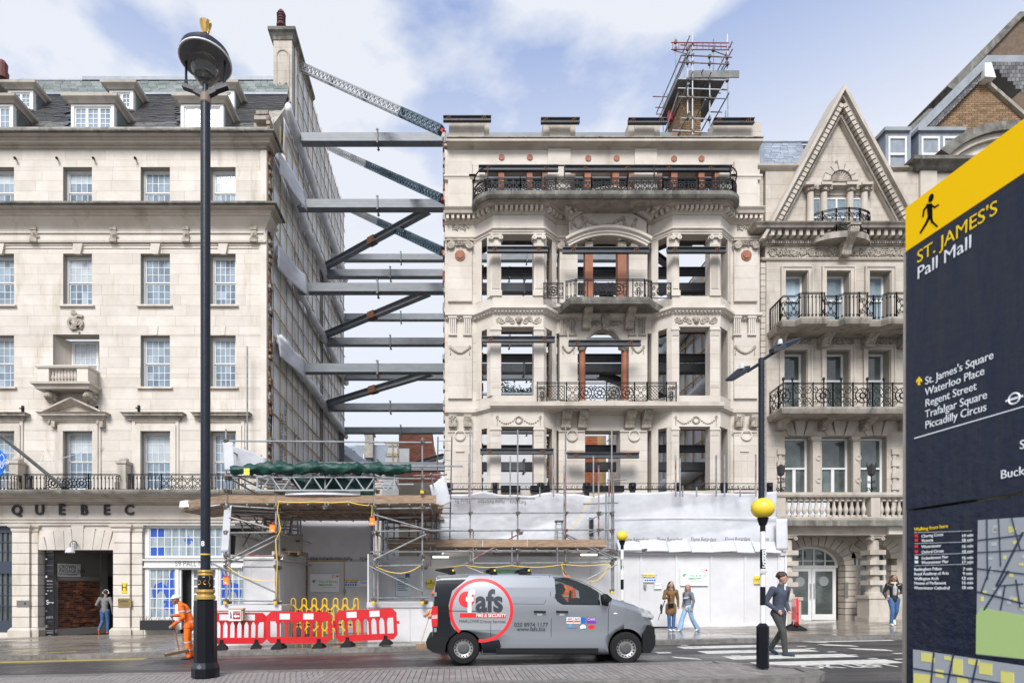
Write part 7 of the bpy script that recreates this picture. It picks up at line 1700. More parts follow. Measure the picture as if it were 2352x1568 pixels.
for x0, y0, x1, y1, D_, m in ((509,1012,992,1016,DG-.05,GALV),(523,1161,640,1168,DG-.05,GALV),(527,1170,650,1176,DG+.3,GALV),(525,1223,640,1222,DG-.05,GALV),(530,1275,652,1276,DG-.04,GALVR),(556,1301,640,1301,DG-.05,GALV),(512,1378,648,1380,DG-.05,GALV),
 (858,1168,990,1166,DG-.05,GALV),(862,1220,1045,1217,DG-.05,GALV),(850,1267,1085,1266,DG+.9,GALV),(868,1299,975,1297,DG-.05,GALV),(850,1373,985,1372,DG-.05,GALV),
 (516,1092,650,1097,DG-.04,GALV),(852,1096,1027,1089,DG-.04,GALVR),(880,1070,1063,1070,DG-.1,GALV),(520,1097,1000,1099,DG+2.6,GALV),(560,1110,950,1112,DG+2.2,mat('aluminium', (.42,.44,.45), .4, metal=.3)),(600,1118,900,1120,DG+3.,GALV),(590,1104,880,1106,DG+3.4,GALVR),
 (650,1172,880,1174,DG+1,GALV),(540,1180,1000,1184,DG+2.2,GALVR),(640,1192,1010,1190,19.6,GALV),(540,1204,690,1210,19,GALV),(880,1188,1000,1192,19.5,GALVR),(880,1200,1008,1196,20.5,GALV),(885,1212,1000,1209,20.5,COUP),(640,1214,690,1218,20,GALV),(640,1240,690,1242,20.8,COUP),(885,1235,1010,1237,20.6,COUP),(885,1246,1000,1247,19,GALV)):
 S.t2(x0, y0, x1, y1, D_, m)
for x0, y0, x1, y1, D_, D2, m in ((512,1291,636,1228,DG-.1,DG-.1,GALV),(514,1299,640,1237,DG+.25,DG+.25,mat('pale_dirty_tube', (.42,.40,.38))),(526,1187,628,1214,DG-.1,DG-.1,MATS['pale_dirty_tube']),(484,1292,636,1361,DG-.15,DG-.1,GALV),
 (857,1285,979,1226,DG-.1,DG-.1,GALV),(859,1181,992,1219,DG-.1,DG-.1,GALV),(848,1299,970,1358,DG-.12,DG-.1,GALV),(920,1205,985,1216,DG+.3,DG+.3,GALVR),
 (519,1030,600,1072,DG,DG+2.4,GALV),(521,1094,600,1140,DG,DG+2.4,GALV),(640,1262,684,1225,20,20.9,COUP),(890,1195,1000,1225,20.4,19,COUP),(650,1190,672,1262,19.5,20,MATS['pale_dirty_tube']),(676,1175,662,1230,20,19.5,GALV),(545,1175,575,1270,19,18,GALV),(530,1195,560,1170,DG,20,GALV)):
 S.t2(x0, y0, x1, y1, D_, m, D2)
for i in range(11): x = X(528+i*46,DG); S.tube((x, DG-.25, 4.10), (x, DB, 4.10), GALV)
for i in range(6): x = X(540+i*90,DG); S.tube((x, DG-.2, 5.0), (x, DB-1.5, 5.0), GALV)
for x, z in ((X(634,DG),3.3),(X(859,DG),3.3),(X(970,DG),3.3),(X(634,DG),2.5),(X(970,DG),2.5),(X(519,DG),3.3),(X(519,DG),2.5),(X(859,DG),2.5)): S.tube((x+.04, DG-.15, z), (x+.04, DB, z), mat('pale_dirty_tube', (.42,.40,.38)))
rz_ = random.Random(88)
for i in range(34):
 lo, hi = ((527,690),(862,1005))[i % 2]; a, b = rz_.uniform(lo,hi), rz_.uniform(lo,hi); c, d = rz_.uniform(1163,1195), rz_.uniform(1205,1282); m = rz_.choice((GALV,COUP,GALVR,MATS['pale_dirty_tube'],COUP)); Da, Db2 = rz_.uniform(17.6,20.6), rz_.uniform(17.6,20.6)
 if i % 3: S.t2(lo, c, hi-rz_.uniform(0,60), c+rz_.uniform(-3,3), Da, m)
 elif i % 2: S.t2(a, c, a+rz_.uniform(-3,3), d, Da, m)
 else: S.t2(a, c, b, d, Da, m, Db2)
zd = Z(1155, DG); xa, xb = X(523,DG), X(1003,DG)
n = 22
for i in range(n): y0 = DG+.03+(DB-DG)*i/n; piece('deck_board', SG, BOARD, xa+random.uniform(-.1,.05), xb+random.uniform(-.05,.2), y0, y0+(DB-DG)/n-.012, zd-.05, zd-.01)
for a, b in ((523,634),(636,747),(748,858),(860,1003)): piece('toe_board', SG, BOARD, X(a,DG), X(b,DG)-.01, DG-.035, DG, zd+.0, Z(1137,DG))
opiece('toe_board', SG, BOARD, (X(523,DG)-1.05, DG+.75, zd+.13), Vector((-2.15,1.6,.0)), Vector((0,.035,0)), Vector((0,0,.24)))
for i in range(7): opiece('deck_board', SG, BOARD, (X(523,DG)-1.0+i*.05, DG+.9+i*.22, zd-.03), Vector((-2.1,1.5,0)), Vector((.13,.17,0)), Vector((0,0,.035)))
g = G(); AL = MATS['aluminium']; ya, yb = 1095.5, 1126.5; xs = [591+i*(908-591)/14 for i in range(15)]
g.tube(P(588,ya,DG-.12), P(908,ya,DG-.12), .03, 8); g.tube(P(588,yb,DG-.12), P(860,yb-1,DG-.12), .028, 8); g.tube(P(906,ya,DG-.12), P(906,yb,DG-.12), .03, 6); g.tube(P(591,ya,DG-.12), P(591,yb,DG-.12), .03, 6)
for i in range(13): g.tube(P(600+i*24, ya if i % 2 else yb, DG-.12), P(600+(i+1)*24-3, yb if i % 2 else ya, DG-.12), .022, 6)
g.build('lattice_beam', AL, SG)
for x in (519,634,747,859,970):
 for y in (1013,1096,1126,1165,1222,1276,1300,1379):
  if (x == 747 and y > 1170) or (x in (634,747,859) and y < 1070): continue
  S.cp(x, y, DG-.05, y in (1379,) or (x == 970 and y == 1126))
  if x != 747 and random.Random(x+y).random() < .7: S.cp(x+8, y+3, DG+.2)
for x, y in ((684,1240),(662,1176),(652,1262),(905,1192),(960,1237),(890,1212),(575,1060),(545,1045),(560,1113)): S.cp(x, y, 19.5)
S.end()
def lamp(px, py, D_, label):
 t = thing('warning_lamp', label, 'warning lamp', P(px, py+9, D_), 'orange scaffold warning lamps'); w_ = .07
 G().box(X(px,D_)-w_, X(px,D_)+w_, D_-.12, D_-.03, Z(py+9,D_), Z(py-7,D_)).build('lens', mat('orange_lens', (.85,.20,.02), .3, emis=(1,.22,.02), estr=.25), t)
 G().box(X(px,D_)-w_*1.05, X(px,D_)+w_*1.05, D_-.13, D_-.02, Z(py-7,D_)+.002, Z(py-9.5,D_)).tube((X(px,D_), D_-.07, Z(py-9.5,D_)), (X(px,D_), D_-.03, Z(py-14,D_)), .02, 6).build('cap', mat('dark_red_plastic', (.35,.03,.02), .5), t)
 G().box(X(px,D_)-.03, X(px,D_)+.03, D_-.125, D_-.121, Z(py+7,D_), Z(py+4,D_)).build('maker_label', WHITE, t)
lamp(628, 1213, DG-.1, 'orange lamp halfway up the pole left of the hanging sheet'); lamp(522, 1332, DG-.1, 'orange lamp low on the leftmost gantry pole'); lamp(856, 1197, DG-.1, 'orange lamp on the pole right of the hanging sheet')
CAB = mat('yellow_cable', (.80,.52,.03), .5)
def cable(pts, D_, label, sag=6):
 g = G(); q = []
 for a, b in zip(pts, pts[1:]):
  for i in range(6): t = i/6; q.append(P(a[0]+(b[0]-a[0])*t, a[1]+(b[1]-a[1])*t+sag*sin(pi*t), D_))
 q.append(P(*pts[-1], D_)); g.ptube(q, .014, 5); tag(g.build('power_cable', CAB), label, 'cable', 'yellow festoon cables')
cable([(640,1151),(720,1152),(800,1152),(855,1161),(853,1190)], DG-.1, 'yellow cable looped along the timber edge of the deck', 2)
cable([(640,1152),(637,1175),(645,1215),(633,1240),(637,1290),(634,1370)], DG-.12, 'yellow cable dropping down the second gantry pole', 0)
cable([(522,1300),(570,1328),(632,1333)], DG-.1, 'yellow cable sagging between the two left gantry poles', 3)
cable([(862,1300),(920,1316),(968,1297)], DG-.1, 'yellow cable sagging left of the grey van roof', 4)
t = thing('tarpaulin', 'dark green tarpaulin bundled along the top rail of the gantry and hanging in folds', 'tarpaulin', P(740, 1090, DG))
GT = mat('green_tarpaulin', (.005,.036,.028), .45, spec=.35, col2=(.011,.062,.048), scale=4, bump=1.0, bscale=11)
g = G(); rg = []; r = random.Random(12)
for i in range(64):
 px = 531+i*(944-531)/63; tie = abs(((i+3+(i > 20)*2+(i > 44)*3) % 9)-4.5)/4.5; rad = (.125+.03*(1-tie)**.5+r.uniform(-.022,.022))*(.95 if 5 < i < 58 else .7); cy_ = 1078-3*sin(pi*i/63)+1.6*sin(i*.37)
 c = P(px, cy_+r.uniform(-1,1), DG-.18); rg.append([(c.x+r.uniform(-.02,.02), c.y+rad*cos(a*pi/10)*(1+.2*sin(2*a*pi/10+i*.9)), c.z+rad*1.1*sin(a*pi/10)*(1+.22*sin(3*a*pi/10+i*.55)+.16*sin(5*a*pi/10-i*1.1)+r.uniform(-.06,.06))) for a in range(20)])
g.ring(rg); g.build('rolled_part', GT, t, smooth=True)
sheet('hanging_fold', P(655,1092,DG+.15)+Vector((0,0,-.0)), (X(790,DG)-X(655,DG),0,0), (.5,.05,-.52), 26, 12, .11, t, m=GT, seed=101, freq=(4,3))
sheet('hanging_fold', P(760,1094,DG+.18), (X(862,DG)-X(760,DG),0,0), (0,.05,-.55), 20, 12, .12, t, m=GT, seed=102, freq=(4,3))
t = thing('scaffold_tag', 'small yellow inspection tag on the green tarpaulin', 'tag', P(566,1090,DG)); G().pb(560, 573, 1075, 1090, DG-.38, .01).build('card', mat('tag_yellow', (.80,.75,.08), .5), t)
text('lettering', '——', PT, P(566.5,1081,DG-.395), .08, parent=t, depth=.002)
for i, (o, u, v, lab) in enumerate(((P(516,1080,DG-.1),(.30,0,0),(-.06,0,.85),'torn white sheet tied to the top left of the gantry'),(P(507,1268,DG-.1),(.22,0,.02),(.10,0,1.38),'long white torn strip hanging down the leftmost gantry pole'),(P(531,1078,DG+.6),(1.0,.5,-.25),(-.1,0,.75),'triangular white sheet behind the top left pole'),(P(412,1166,DG+1.2),(1.2,.2,.08),(0,.05,.2),'white sheet scrap dangling under the deck beyond the lamp post'),(P(655,1137,DG-.06),(2.2,0,0),(0,.02,.12),'white sheet draped over the timber edge'),(P(1000,1170,DG+1.5),(.5,.1,.25),(-.2,.1,.8),'grubby white sheet at the right end of the deck'))):
 o_ = sheet('torn_sheet', o, u, v, 8, 14, .05, None, seed=120+i, edge=.03); tag(o_, lab, 'sheeting', 'torn white sheets on the gantry')
o_ = sheet('debris_sheet', P(540,1275,19.3), (2.2,.2,0), (0,.1,.75), 14, 8, .06, None, m=mat('brown_grey_sheet', (.33,.30,.27), .7), seed=140); tag(o_, 'brownish grey sheet inside the left scaffold tower', 'sheeting')
for i in range(3):
 pass
t = thing('pallet', 'pale timber pallet lying on the tubes at the right of the left scaffold tower', 'pallet', P(670,1276,19))
for i in range(4): piece('slat', t, BOARD, X(648,19), X(700,19), 18.4+i*.3, 18.6+i*.3, Z(1270,19), Z(1268,19))
for i in range(3): piece('block', t, BOARD, X(650+i*22,19), X(655+i*22,19), 18.4, 19.5, Z(1276,19), Z(1270.3,19))
t = thing('stacked_tubes', 'bundle of spare scaffold tubes and boards stored on the gantry deck', 'scaffold tubes', P(640,1130,19))
r = random.Random(33)
for i in range(12): a = P(575+r.uniform(0,30), 1118-r.uniform(0,26), 18.5+r.uniform(0,1)); tpiece('tube', t, (GALV,GALVR,AL)[i % 3], a, a+Vector((1.6,.2,r.uniform(-.05,.05))), .03)
for i in range(7): x = X(590+i*9,19.8); piece('board', t, BOARD, x, x+.05, 19.8, 20.0, zd, zd+r.uniform(.4,.9))
SF = thing('facade_scaffold', 'scaffold of tubes and one timber edged lift in front of the empty stone front', 'scaffolding', P(1200, 1440, 19.4))
S = Scaf(SF); DA = 19.3
for x, y0, y1, m in ((1080,984,1291,GALV),(1189,987,1310,GALV),(1299,981,1330,GALV),(1405,986,1362,GALV),(1296,1070,1240,GALVR),(1409,1095,1362,GALV),(1375,1068,1254,GALVR),(1392,1130,1250,GALV)): S.t2(x, y0, x, y1, DA if x != 1296 else DA-.1, m)
for x, y, m in ((1172,1047,GALV),(1271,1042,GALVR),(1363,1047,GALV),(1399,1078,GALVR),(1552,1045,GALVR),(1562,1052,GALV),(1645,1045,GALV),(1664,1045,GALV),(1736,1043,GALVR),(1759,1047,GALV),(1077,1043,GALVR),(1240,1118,GALV),(1568,1115,GALV),(1600,1118,GALV),(1700,1120,GALV)): S.t2(x, y, x, 1140, 20.2, m)
for x0, y0, x1, y1, D_, m in ((965,1179,1406,1176,DA-.05,GALV),(947,1219,1411,1216,DA-.05,GALV),(1027,1144,1229,1144,DA,GALV),(1028,1237,1170,1238,DA,GALV),(947,1265,1478,1264,DA-.06,GALV),(1066,1293,1406,1291,DA-.05,GALV),(1000,1261,1420,1261,DA+.8,GALVR),(1340,1157,1420,1154,DA+.5,GALV),(1395,1102,1440,1100,DA,GALV)): S.t2(x0, y0, x1, y1, D_, m)
for x0, y0, x1, y1, m in ((1083,1286,1196,1223,GALVR),(1293,1223,1411,1280,GALV),(1297,1230,1412,1286,GALV),(1350,1329,1418,1295,mat('pale_dirty_tube', (.42,.40,.38))),(1070,1300,1110,1316,MATS['pale_dirty_tube']),(1352,1194,1386,1179,GALV),(1352,1224,1386,1213,GALV)): S.t2(x0, y0, x1, y1, DA-.1, m)
for i in range(11): x = X(955+i*46, DA); S.tube((x, DA-.25, Z(1262,DA)), (x, DH+.1, Z(1262,DA)), GALV)
for x in (989,1087,1176,1280): S.t2(x, 1219, x, 1302, DA-.1, GALVR if x in (989,1087) else GALV)
for a, b in ((890,1000),(1001,1108),(1109,1210),(1211,1320),(1321,1389)): piece('toe_board', SF, BOARD, X(a,DA), X(b,DA)-.01, DA-.14, DA-.10, Z(1256,DA), Z(1239,DA))
for i in range(5): piece('deck_board', SF, BOARD, X(888,DA), X(1392,DA), DA-.09+i*.22, DA+.11+i*.22, Z(1257,DA), Z(1255,DA))
for x in (1080,1189,1299,1405):
 for y in (1178,1218,1264,1292): S.cp(x, y, DA-.06, y == 1350)
for x, y in ((1189,1145),(1299,1230),(1196,1224),(1411,1284),(1375,1178),(1375,1217),(1480,1263),(1405,1356)): S.cp(x, y, DA-.1, y == 1356)
S.end()
cable([(955,1298),(1066,1297),(1175,1298),(1290,1296),(1300,1330)], DA-.15, 'yellow cable looping along the scaffold above the van roof', 5); cable([(1290,1295),(1400,1294),(1380,1325),(1355,1333)], DA-.15, 'yellow cable between the two scaffold poles above the van cab', 4); cable([(1312,1216),(1350,1155),(1368,1134)], DA+.9, 'thin yellow cable rising diagonally over the sheeting', 2)
for a, b, y, lab in ((991,1032,1277,'lit white batten light under the lift above the van rear'),(1334,1373,1272,'lit white batten light under the lift above the van cab'),(608,648,1280,'white batten light at the top of the left hoarding panel')):
 t = thing('batten_light', lab, 'light fitting', P((a+b)/2, y, DH-.4), 'white batten lights'); D_ = DH-.5 if a > 700 else 17.6
 G().pb(a, b, y-3.5, y-1, D_, .12).build('housing', mat('cream_plastic', (.55,.52,.42), .5), t); G().pb(a+1, b-1, y-.8, y+3.2, D_+.01, .1).build('diffuser', mat('lit_diffuser', (.9,.9,.85), .4, emis=(1,.97,.88), estr=.9), t)
t = thing('site_ladder', 'tall thin dark ladder standing beside the left end of the empty front', 'ladder', P(1020,1250,18.9)); DLd = 18.8
for x in (1006, 1036): tpiece('stile', t, STEELD, P(x+(2 if x > 1020 else 0),1003,DLd), P(x-3,1240,DLd), .022)
for i in range(11): piece('rung', t, GALV, X(1004,DLd), X(1037,DLd), DLd-.012, DLd+.012, Z(1012+i*22,DLd)-.012, Z(1012+i*22,DLd)+.012)
t = thing('step_ladder', 'small pale aluminium stepladder on the scaffold lift in front of the sheeting', 'ladder', P(1288,1240,DA+.6))
for x, x2 in ((1278,1274),(1291,1293)): tpiece('stile', t, AL, P(x,1196,DA+.6), P(x2,1240,DA+.6), .03)
for i in range(4): piece('step', t, AL, X(1277,DA+.6), X(1292,DA+.6), DA+.55, DA+.65, Z(1204+i*10,DA+.6), Z(1202+i*10,DA+.6))
G().pb(1276, 1294, 1194, 1198, DA+.5, .2).build('top_tread', STEELD, t)
o = G().box(X(1352,DS-.1), X(1361,DS-.1), DS-.25, DS-.18, Z(1232,DS), Z(1190,DS)).build('dark_opening', mat('near_black', (.012,.012,.014), .5), SB)
for px, y0 in ((568,795),):
 g = G(); tpiece('surveying_pole', None, GALV, P(px,y0,21.9), P(px,1100,21.9), .03); o = bpy.data.objects['surveying_pole']; tag(o, 'single tall thin pole with a red band rising against the cream wall', 'pole')
SW = mat('sign_panel_white', (.80,.80,.80), .35); SGn = mat('sign_green', (.10,.42,.16), .5); SBl = mat('sign_blue', (.01,.12,.45), .5); SYe = mat('sign_yellow2', (.85,.62,.02), .5); SRd = mat('sign_red', (.70,.03,.03), .5)
def board(name, label, cat, a, b, c, d, D_, m=SW, group=None): t = thing(name, label, cat, P((a+b)/2, d, D_), group); G().pb(a, b, c, d, D_-.065, .02).build('panel', m, t); return t
def tilley(a, b, c, d, D_, label):
 t = board('company_sign', label, 'sign', a, b, c, d, D_, group='demolition company signs'); w_ = b-a; h = d-c; y = D_-.07; k = (X(b,D_)-X(a,D_))
 text('lettering', 'Tilley & Barrett', SGn, P(a+w_*.62, c+h*.42, y), k*.105, parent=t, depth=.003); text('lettering', 'DEMOLITION', SGn, P(a+w_*.52, c+h*.60, y), k*.078, parent=t, depth=.003, offset=.003); text('lettering', 'Part of the Tourneen Group', SGn, P(a+w_*.62, c+h*.74, y), k*.045, parent=t, depth=.003)
 G().pprism([(a+w_*.07,c+h*.36),(a+w_*.17,c+h*.30),(a+w_*.21,c+h*.36),(a+w_*.12,c+h*.52)], y-.004, .005).build('green_emblem', SGn, t)
 G().pb(a+w_*.76, a+w_*.86, c+h*.05, c+h*.18, y-.003, .004).build('badge', SRd, t); G().pb(a+w_*.775, a+w_*.845, c+h*.07, c+h*.16, y-.006, .004).build('badge_field', SW, t)
 G().pprism([(a+w_*.88,c+h*.12),(a+w_*.92,c+h*.05),(a+w_*.97,c+h*.10),(a+w_*.95,c+h*.18)], y-.004, .004).build('red_emblem', SRd, t)
tilley(711.5, 779.5, 1317.6, 1359, 20.99, 'Tilley & Barrett demolition sign on the recessed entrance doors'); tilley(1563, 1627, 1304, 1344, DH, 'Tilley & Barrett demolition sign on the hoarding right of the two women')
def safety(a, b, c, d, D_, label):
 t = board('safety_sign', label, 'sign', a, b, c, d, D_, group='site safety signs'); w_ = b-a; h = d-c
 G().pb(a+.5, b-.5, c+h*.04, c+h*.33, D_-.07, .006).build('yellow_band', SYe, t); G().pb(a+.5, b-.5, c+h*.36, c+h*.54, D_-.07, .006).build('blue_band', SBl, t); text('lettering', 'DANGER DEMOLITION', PT, P(a+w_/2, c+h*.18, D_-.072), .055, parent=t, depth=.002); text('lettering', 'SAFETY FIRST', SW, P(a+w_/2, c+h*.45, D_-.072), .05, parent=t, depth=.002)
 for i in range(5): G().disc((X(a+w_*(.1+i*.2),D_), Z(c+h*.77,D_)), (X(b,D_)-X(a,D_))*.085, D_-.073, D_-.066, 12).build('blue_disc', SBl, t)
safety(793, 820, 1329, 1346, 20.99, 'yellow and blue safety sign on the recessed entrance doors'); safety(1478, 1504.6, 1316.8, 1336, DH, 'yellow and blue safety sign on the hoarding door')
t = board('door_sign', 'white Door sign on the recessed entrance door', 'sign', 821, 851, 1332, 1346, 20.99); text('lettering', 'Door 1', SBl, P(841, 1337, 20.91), .14, parent=t, depth=.002)
t = board('door_sign', 'white Door 2 sign taped to the hoarding door', 'sign', 1503, 1520, 1338, 1351.5, DH); text('lettering', 'Door 2', SBl, P(1511.5, 1343, DH-.07), .10, parent=t, depth=.002)
def danger(a, b, c, d, D_, label):
 t = board('danger_sign', label, 'sign', a, b, c, d, D_, m=SYe, group='yellow danger signs'); w_ = b-a; h = d-c
 G().pprism([(a+w_*.38,c+h*.32),(a+w_*.62,c+h*.32),(a+w_*.5,c+h*.04)], D_-.07, .004).build('triangle', PT, t)
 text('lettering', 'DANGER', PT, P((a+b)/2, c+h*.46, D_-.07), .095, parent=t, depth=.002, offset=.002); text('lettering', 'Demolition in Progress', PT, P((a+b)/2, c+h*.68, D_-.07), .035, parent=t, depth=.002); text('lettering', 'Do Not Enter', PT, P((a+b)/2, c+h*.85, D_-.07), .035, parent=t, depth=.002)
danger(981, 999, 1329, 1350, DH, 'yellow DANGER sign just left of the van rear'); danger(1733, 1759.6, 1322, 1340, DH, 'yellow DANGER sign on the hoarding behind the striped post')
t = board('notice_poster', 'pale grey notice poster with a dark ribbon on the hoarding left of the van', 'poster', 908.6, 943.7, 1316, 1368.6, DH, m=mat('poster_pale', (.55,.60,.63), .5))
G().pprism([(931,1316),(941,1316),(941,1327),(936,1324),(931,1327)], DH-.07, .005).build('ribbon', mat('poster_teal', (.05,.12,.16), .5), t)
for i in range(7): G().pb(913, 928+(i*5 % 11), 1326+i*4.6, 1327.6+i*4.6, DH-.07, .004).build('text_line', mat('poster_teal', (.05,.12,.16), .5), t)
t = board('green_banner', 'green strip banner on the hoarding just above the van roof', 'banner', 1115, 1185, 1308, 1316, DH, m=SGn); text('lettering', 'Tourneen Group', SW, P(1166, 1312, DH-.07), .07, parent=t, depth=.002)
t = board('site_board', 'white board with small logo on the hoarding right of the demolition sign', 'sign', 1636, 1640, 1318, 1322, DH) if False else None
t = thing('pedestrian_sign', 'white and red pedestrian arrow sign propped on top of the left red barrier', 'sign', P(540,1425,15.7)); D_ = 15.6
G().pb(525, 553.5, 1399, 1425, D_, .02).build('panel', SW, t); G().pb(523.5, 558, 1396, 1399, D_-.01, .2).pb(554, 558, 1399, 1424, D_+.03, .16).build('timber_box', mat('pale_timber', (.5,.4,.28)), t)
G().pb(535, 552, 1402, 1406, D_-.006, .005).pb(535, 552, 1407, 1421, D_-.006, .005).build('red_field', mat('deep_red', (.38,.03,.03), .5), t)
G().pprism([(536,1414),(542,1409.5),(542,1412),(550,1412),(550,1416),(542,1416),(542,1418.5)], D_-.011, .004).build('white_arrow', SW, t); text('lettering', 'PEDESTRIANS', SW, P(543.5,1404,D_-.01), .045, parent=t, depth=.002)
g = G(); g.disc((X(530,D_), Z(1406,D_)), .018, D_-.006, D_-.001, 10); g.pprism([(529,1408),(531.5,1408),(532,1414),(533.5,1420),(532,1420.5),(530.3,1415),(529,1421),(527.6,1420.5),(529,1414)], D_-.006, .005); g.build('walking_figure', PT, t)
# ================================================================ street furniture
DL = 10.7; lx = X(472, DL); lz = gz(lx)+.12
T = thing('street_lamp', 'tall black lamp post with gold collars, glass bowl and gold crown on top', 'street lamp', (lx, DL, lz))
zz = lambda py: Z(py, DL)
def octa(g, prof): g.lathe((lx, DL, 0), prof, 8, a0=pi/8)
g = G(); octa(g, [(.235,lz),(.245,lz+.02),(.245,zz(1532)),(.205,zz(1519)),(.20,zz(1380)),(.20,zz(1378)),(.12,zz(1377))]); g.build('base', BLACKP, T)
G().obox((lx-.02, DL-.222, zz(1527)), Vector((.03,0,.02)), Vector((0,.004,.0)), Vector((.02,-.0,-.03))).build('painted_glint', mat('glint_blue_grey', (.12,.14,.18), .4), T)  # glint on the black base, drawn as a small blue-grey patch
L_ = lambda nm, pr, m, n=20: G().lathe((lx, DL, 0), pr, n).build(nm, m, T, smooth=False)
L_('lower_collar', [(.13,zz(1377)),(.175,zz(1375)),(.175,zz(1369)),(.14,zz(1364)),(.17,zz(1358)),(.165,zz(1354)),(.13,zz(1352))], GOLD)
L_('neck', [(.135,zz(1352)),(.14,zz(1350)),(.14,zz(1326)),(.13,zz(1323))], BLACKP)
L_('upper_collar', [(.12,zz(1323)),(.145,zz(1320)),(.12,zz(1316)),(.14,zz(1312)),(.135,zz(1309)),(.09,zz(1308))], GOLD)
L_('shaft', [(.088,zz(1308)),(.086,zz(900)),(.088,zz(235))], NAVY); L_('shaft_band', [(.09,zz(1274)),(.0905,zz(1271))], mat('yellow_plastic', (.75,.50,.03), .5))
L_('brown_collar', [(.09,zz(240)),(.098,zz(238)),(.095,zz(225)),(.07,zz(217))], mat('faded_brown', (.20,.15,.115), .6)); L_('upper_neck', [(.06,zz(218)),(.05,zz(196))], NAVY)
text('number', '8', WHITE, (lx-.01, DL-.092, zz(1249)), .13, parent=T, depth=.004, offset=.004)
g = G()
for s_ in (-1, 1): g.ptube([(lx+s_*.018+.04*s_*(1-cos(a*pi/5)*-0)-s_*.034*cos((a-5)*pi/8), DL-.145, zz(1337)+.034*sin((a-5)*pi/8)) for a in range(11)], .007, 5)
g.ptube([(lx+.11+.015*sin(a*.9), DL-.09-.01*(a % 2), zz(1347)+a*.018) for a in range(12)], .006, 4); g.build('gold_monogram', GOLD, T)
za = zz(206); hx_ = .36
for s_ in (-1, 1):
 g = G(); g.beam((lx, DL, za-.12), (lx+s_*hx_*.55, DL, za-.02), .09, .09); g.beam((lx+s_*hx_*.5, DL, za-.02), (lx+s_*hx_*1.15, DL, za+.06), .10, .07); g.build('bracket_arm', NAVY, T)
 G().lathe((lx+s_*hx_, DL, za+.06), [(.04,0),(.035,.05),(.025,.1),(.022,.48),(.035,.52)], 8).build('support_rod', NAVY, T)
zr = za+.56; R_ = .455
L_('hood', [(R_,zr-.04),(R_+.01,zr),(R_*.97,zr+.05),(R_*.94,zr+.10),(R_*.7,zr+.21),(R_*.35,zr+.29),(.08,zr+.33)], NAVY, 32); L_('white_rim', [(R_+.004,zr-.045),(R_+.012,zr-.042),(R_+.012,zr-.02),(R_,zr-.018)], WHITE, 32)
L_('reflector', [(R_-.01,zr-.035),(R_*.72,zr+.0),(R_*.66,zr-.01),(R_*.3,zr+.05),(.05,zr+.06)], mat('dirty_reflector', (.40,.385,.37), .45, col2=(.20,.18,.17), scale=7, metal=.2), 32); L_('inner_lip', [(R_-.012,zr-.05),(R_-.012,zr-.036),(R_*.80,zr-.012),(R_*.80,zr-.03)], mat('lip_grey', (.10,.10,.105), .5), 32)
L_('glass_bowl', [(.01,zr-.46),(.12,zr-.43),(.20,zr-.35),(.25,zr-.22),(.245,zr-.10),(.20,zr-.03)], mat('clear_bowl', (.92,.94,.96), .02, trans=1.0, alpha=.8, spec=1.0), 28)
L_('finial_stem', [(.06,zr+.33),(.05,zr+.42),(.075,zr+.44),(.05,zr+.47)], NAVY)
for i in range(9): a = 2*pi*i/9; G().obox((lx+.07*cos(a), DL+.07*sin(a), zr+.57), Vector((.028*sin(a),-.028*cos(a),0)), Vector((.008*cos(a),.008*sin(a),0)), Vector((.03*cos(a),.03*sin(a),.105))).build('crown_leaf', GOLD, T)
def beacon(px, D_, bands, label, rg=.2, base=None, top=1150, gy=1166.5, txt=''):
 x = X(px, D_); z0 = gz(x)+.12; t = thing('crossing_beacon', label, 'beacon', (x, D_, z0), 'striped crossing beacons'); r = .046
 BW = {'b': BLACKP, 'w': mat('band_white', (.70,.70,.68), .4)}
 for (a, b, c) in bands: G().lathe((x,D_,0), [(r,Z(b,D_)+.001),(r,Z(a,D_)-.001)], 16).build('black_band' if c == 'b' else 'white_band', BW[c], t)
 if base: G().lathe((x,D_,0), [(.105,z0),(.105,Z(base+8,D_)),(.05,Z(base,D_))], 8 if base else 16, a0=pi/8).build('base', BLACKP, t)
 zc = Z(gy, D_); o = G().ball((x, D_, zc), rg, rg, rg*.95, 28, 18).build('globe', mat('beacon_yellow', (.85,.62,.03), .22, col2=(.78,.55,.03), scale=4, coat=.5), t, smooth=True)
 G().lathe((x,D_,zc-rg*1.06), [(.06,-.1),(.09,0),(.10,.03),(.05,.05)], 16).build('globe_cup', BLACKP, t)
 for i, ch in enumerate(txt): text('number', ch, WHITE, (x, D_-r-.004, Z(1270+i*13.5,D_) if D_ < 12 else Z(1289+i*7.5,D_)), .15 if D_ < 12 else .13, parent=t, depth=.004, offset=.004)
 return t
t = beacon(1752, 10.5, [(1185,1220,'b'),(1220,1261,'w'),(1261,1305.5,'b'),(1305.5,1346.6,'w'),(1346.6,1389,'b'),(1389,1431,'w')], 'near black and white striped beacon post with a yellow globe and street lights above', base=1430, txt='BB5')
x = X(1749, 10.5); G().lathe((x,10.5,0), [(.052,Z(1145,10.5)),(.052,Z(823,10.5))], 14).build('tall_pole', NAVY, t)
G().box(X(1744,10.5)-.02, X(1757,10.5)+.01, 10.44, 10.449, Z(1316,10.5), Z(1309,10.5)).build('sticker', mat('paper', (.5,.5,.5), .6), t)
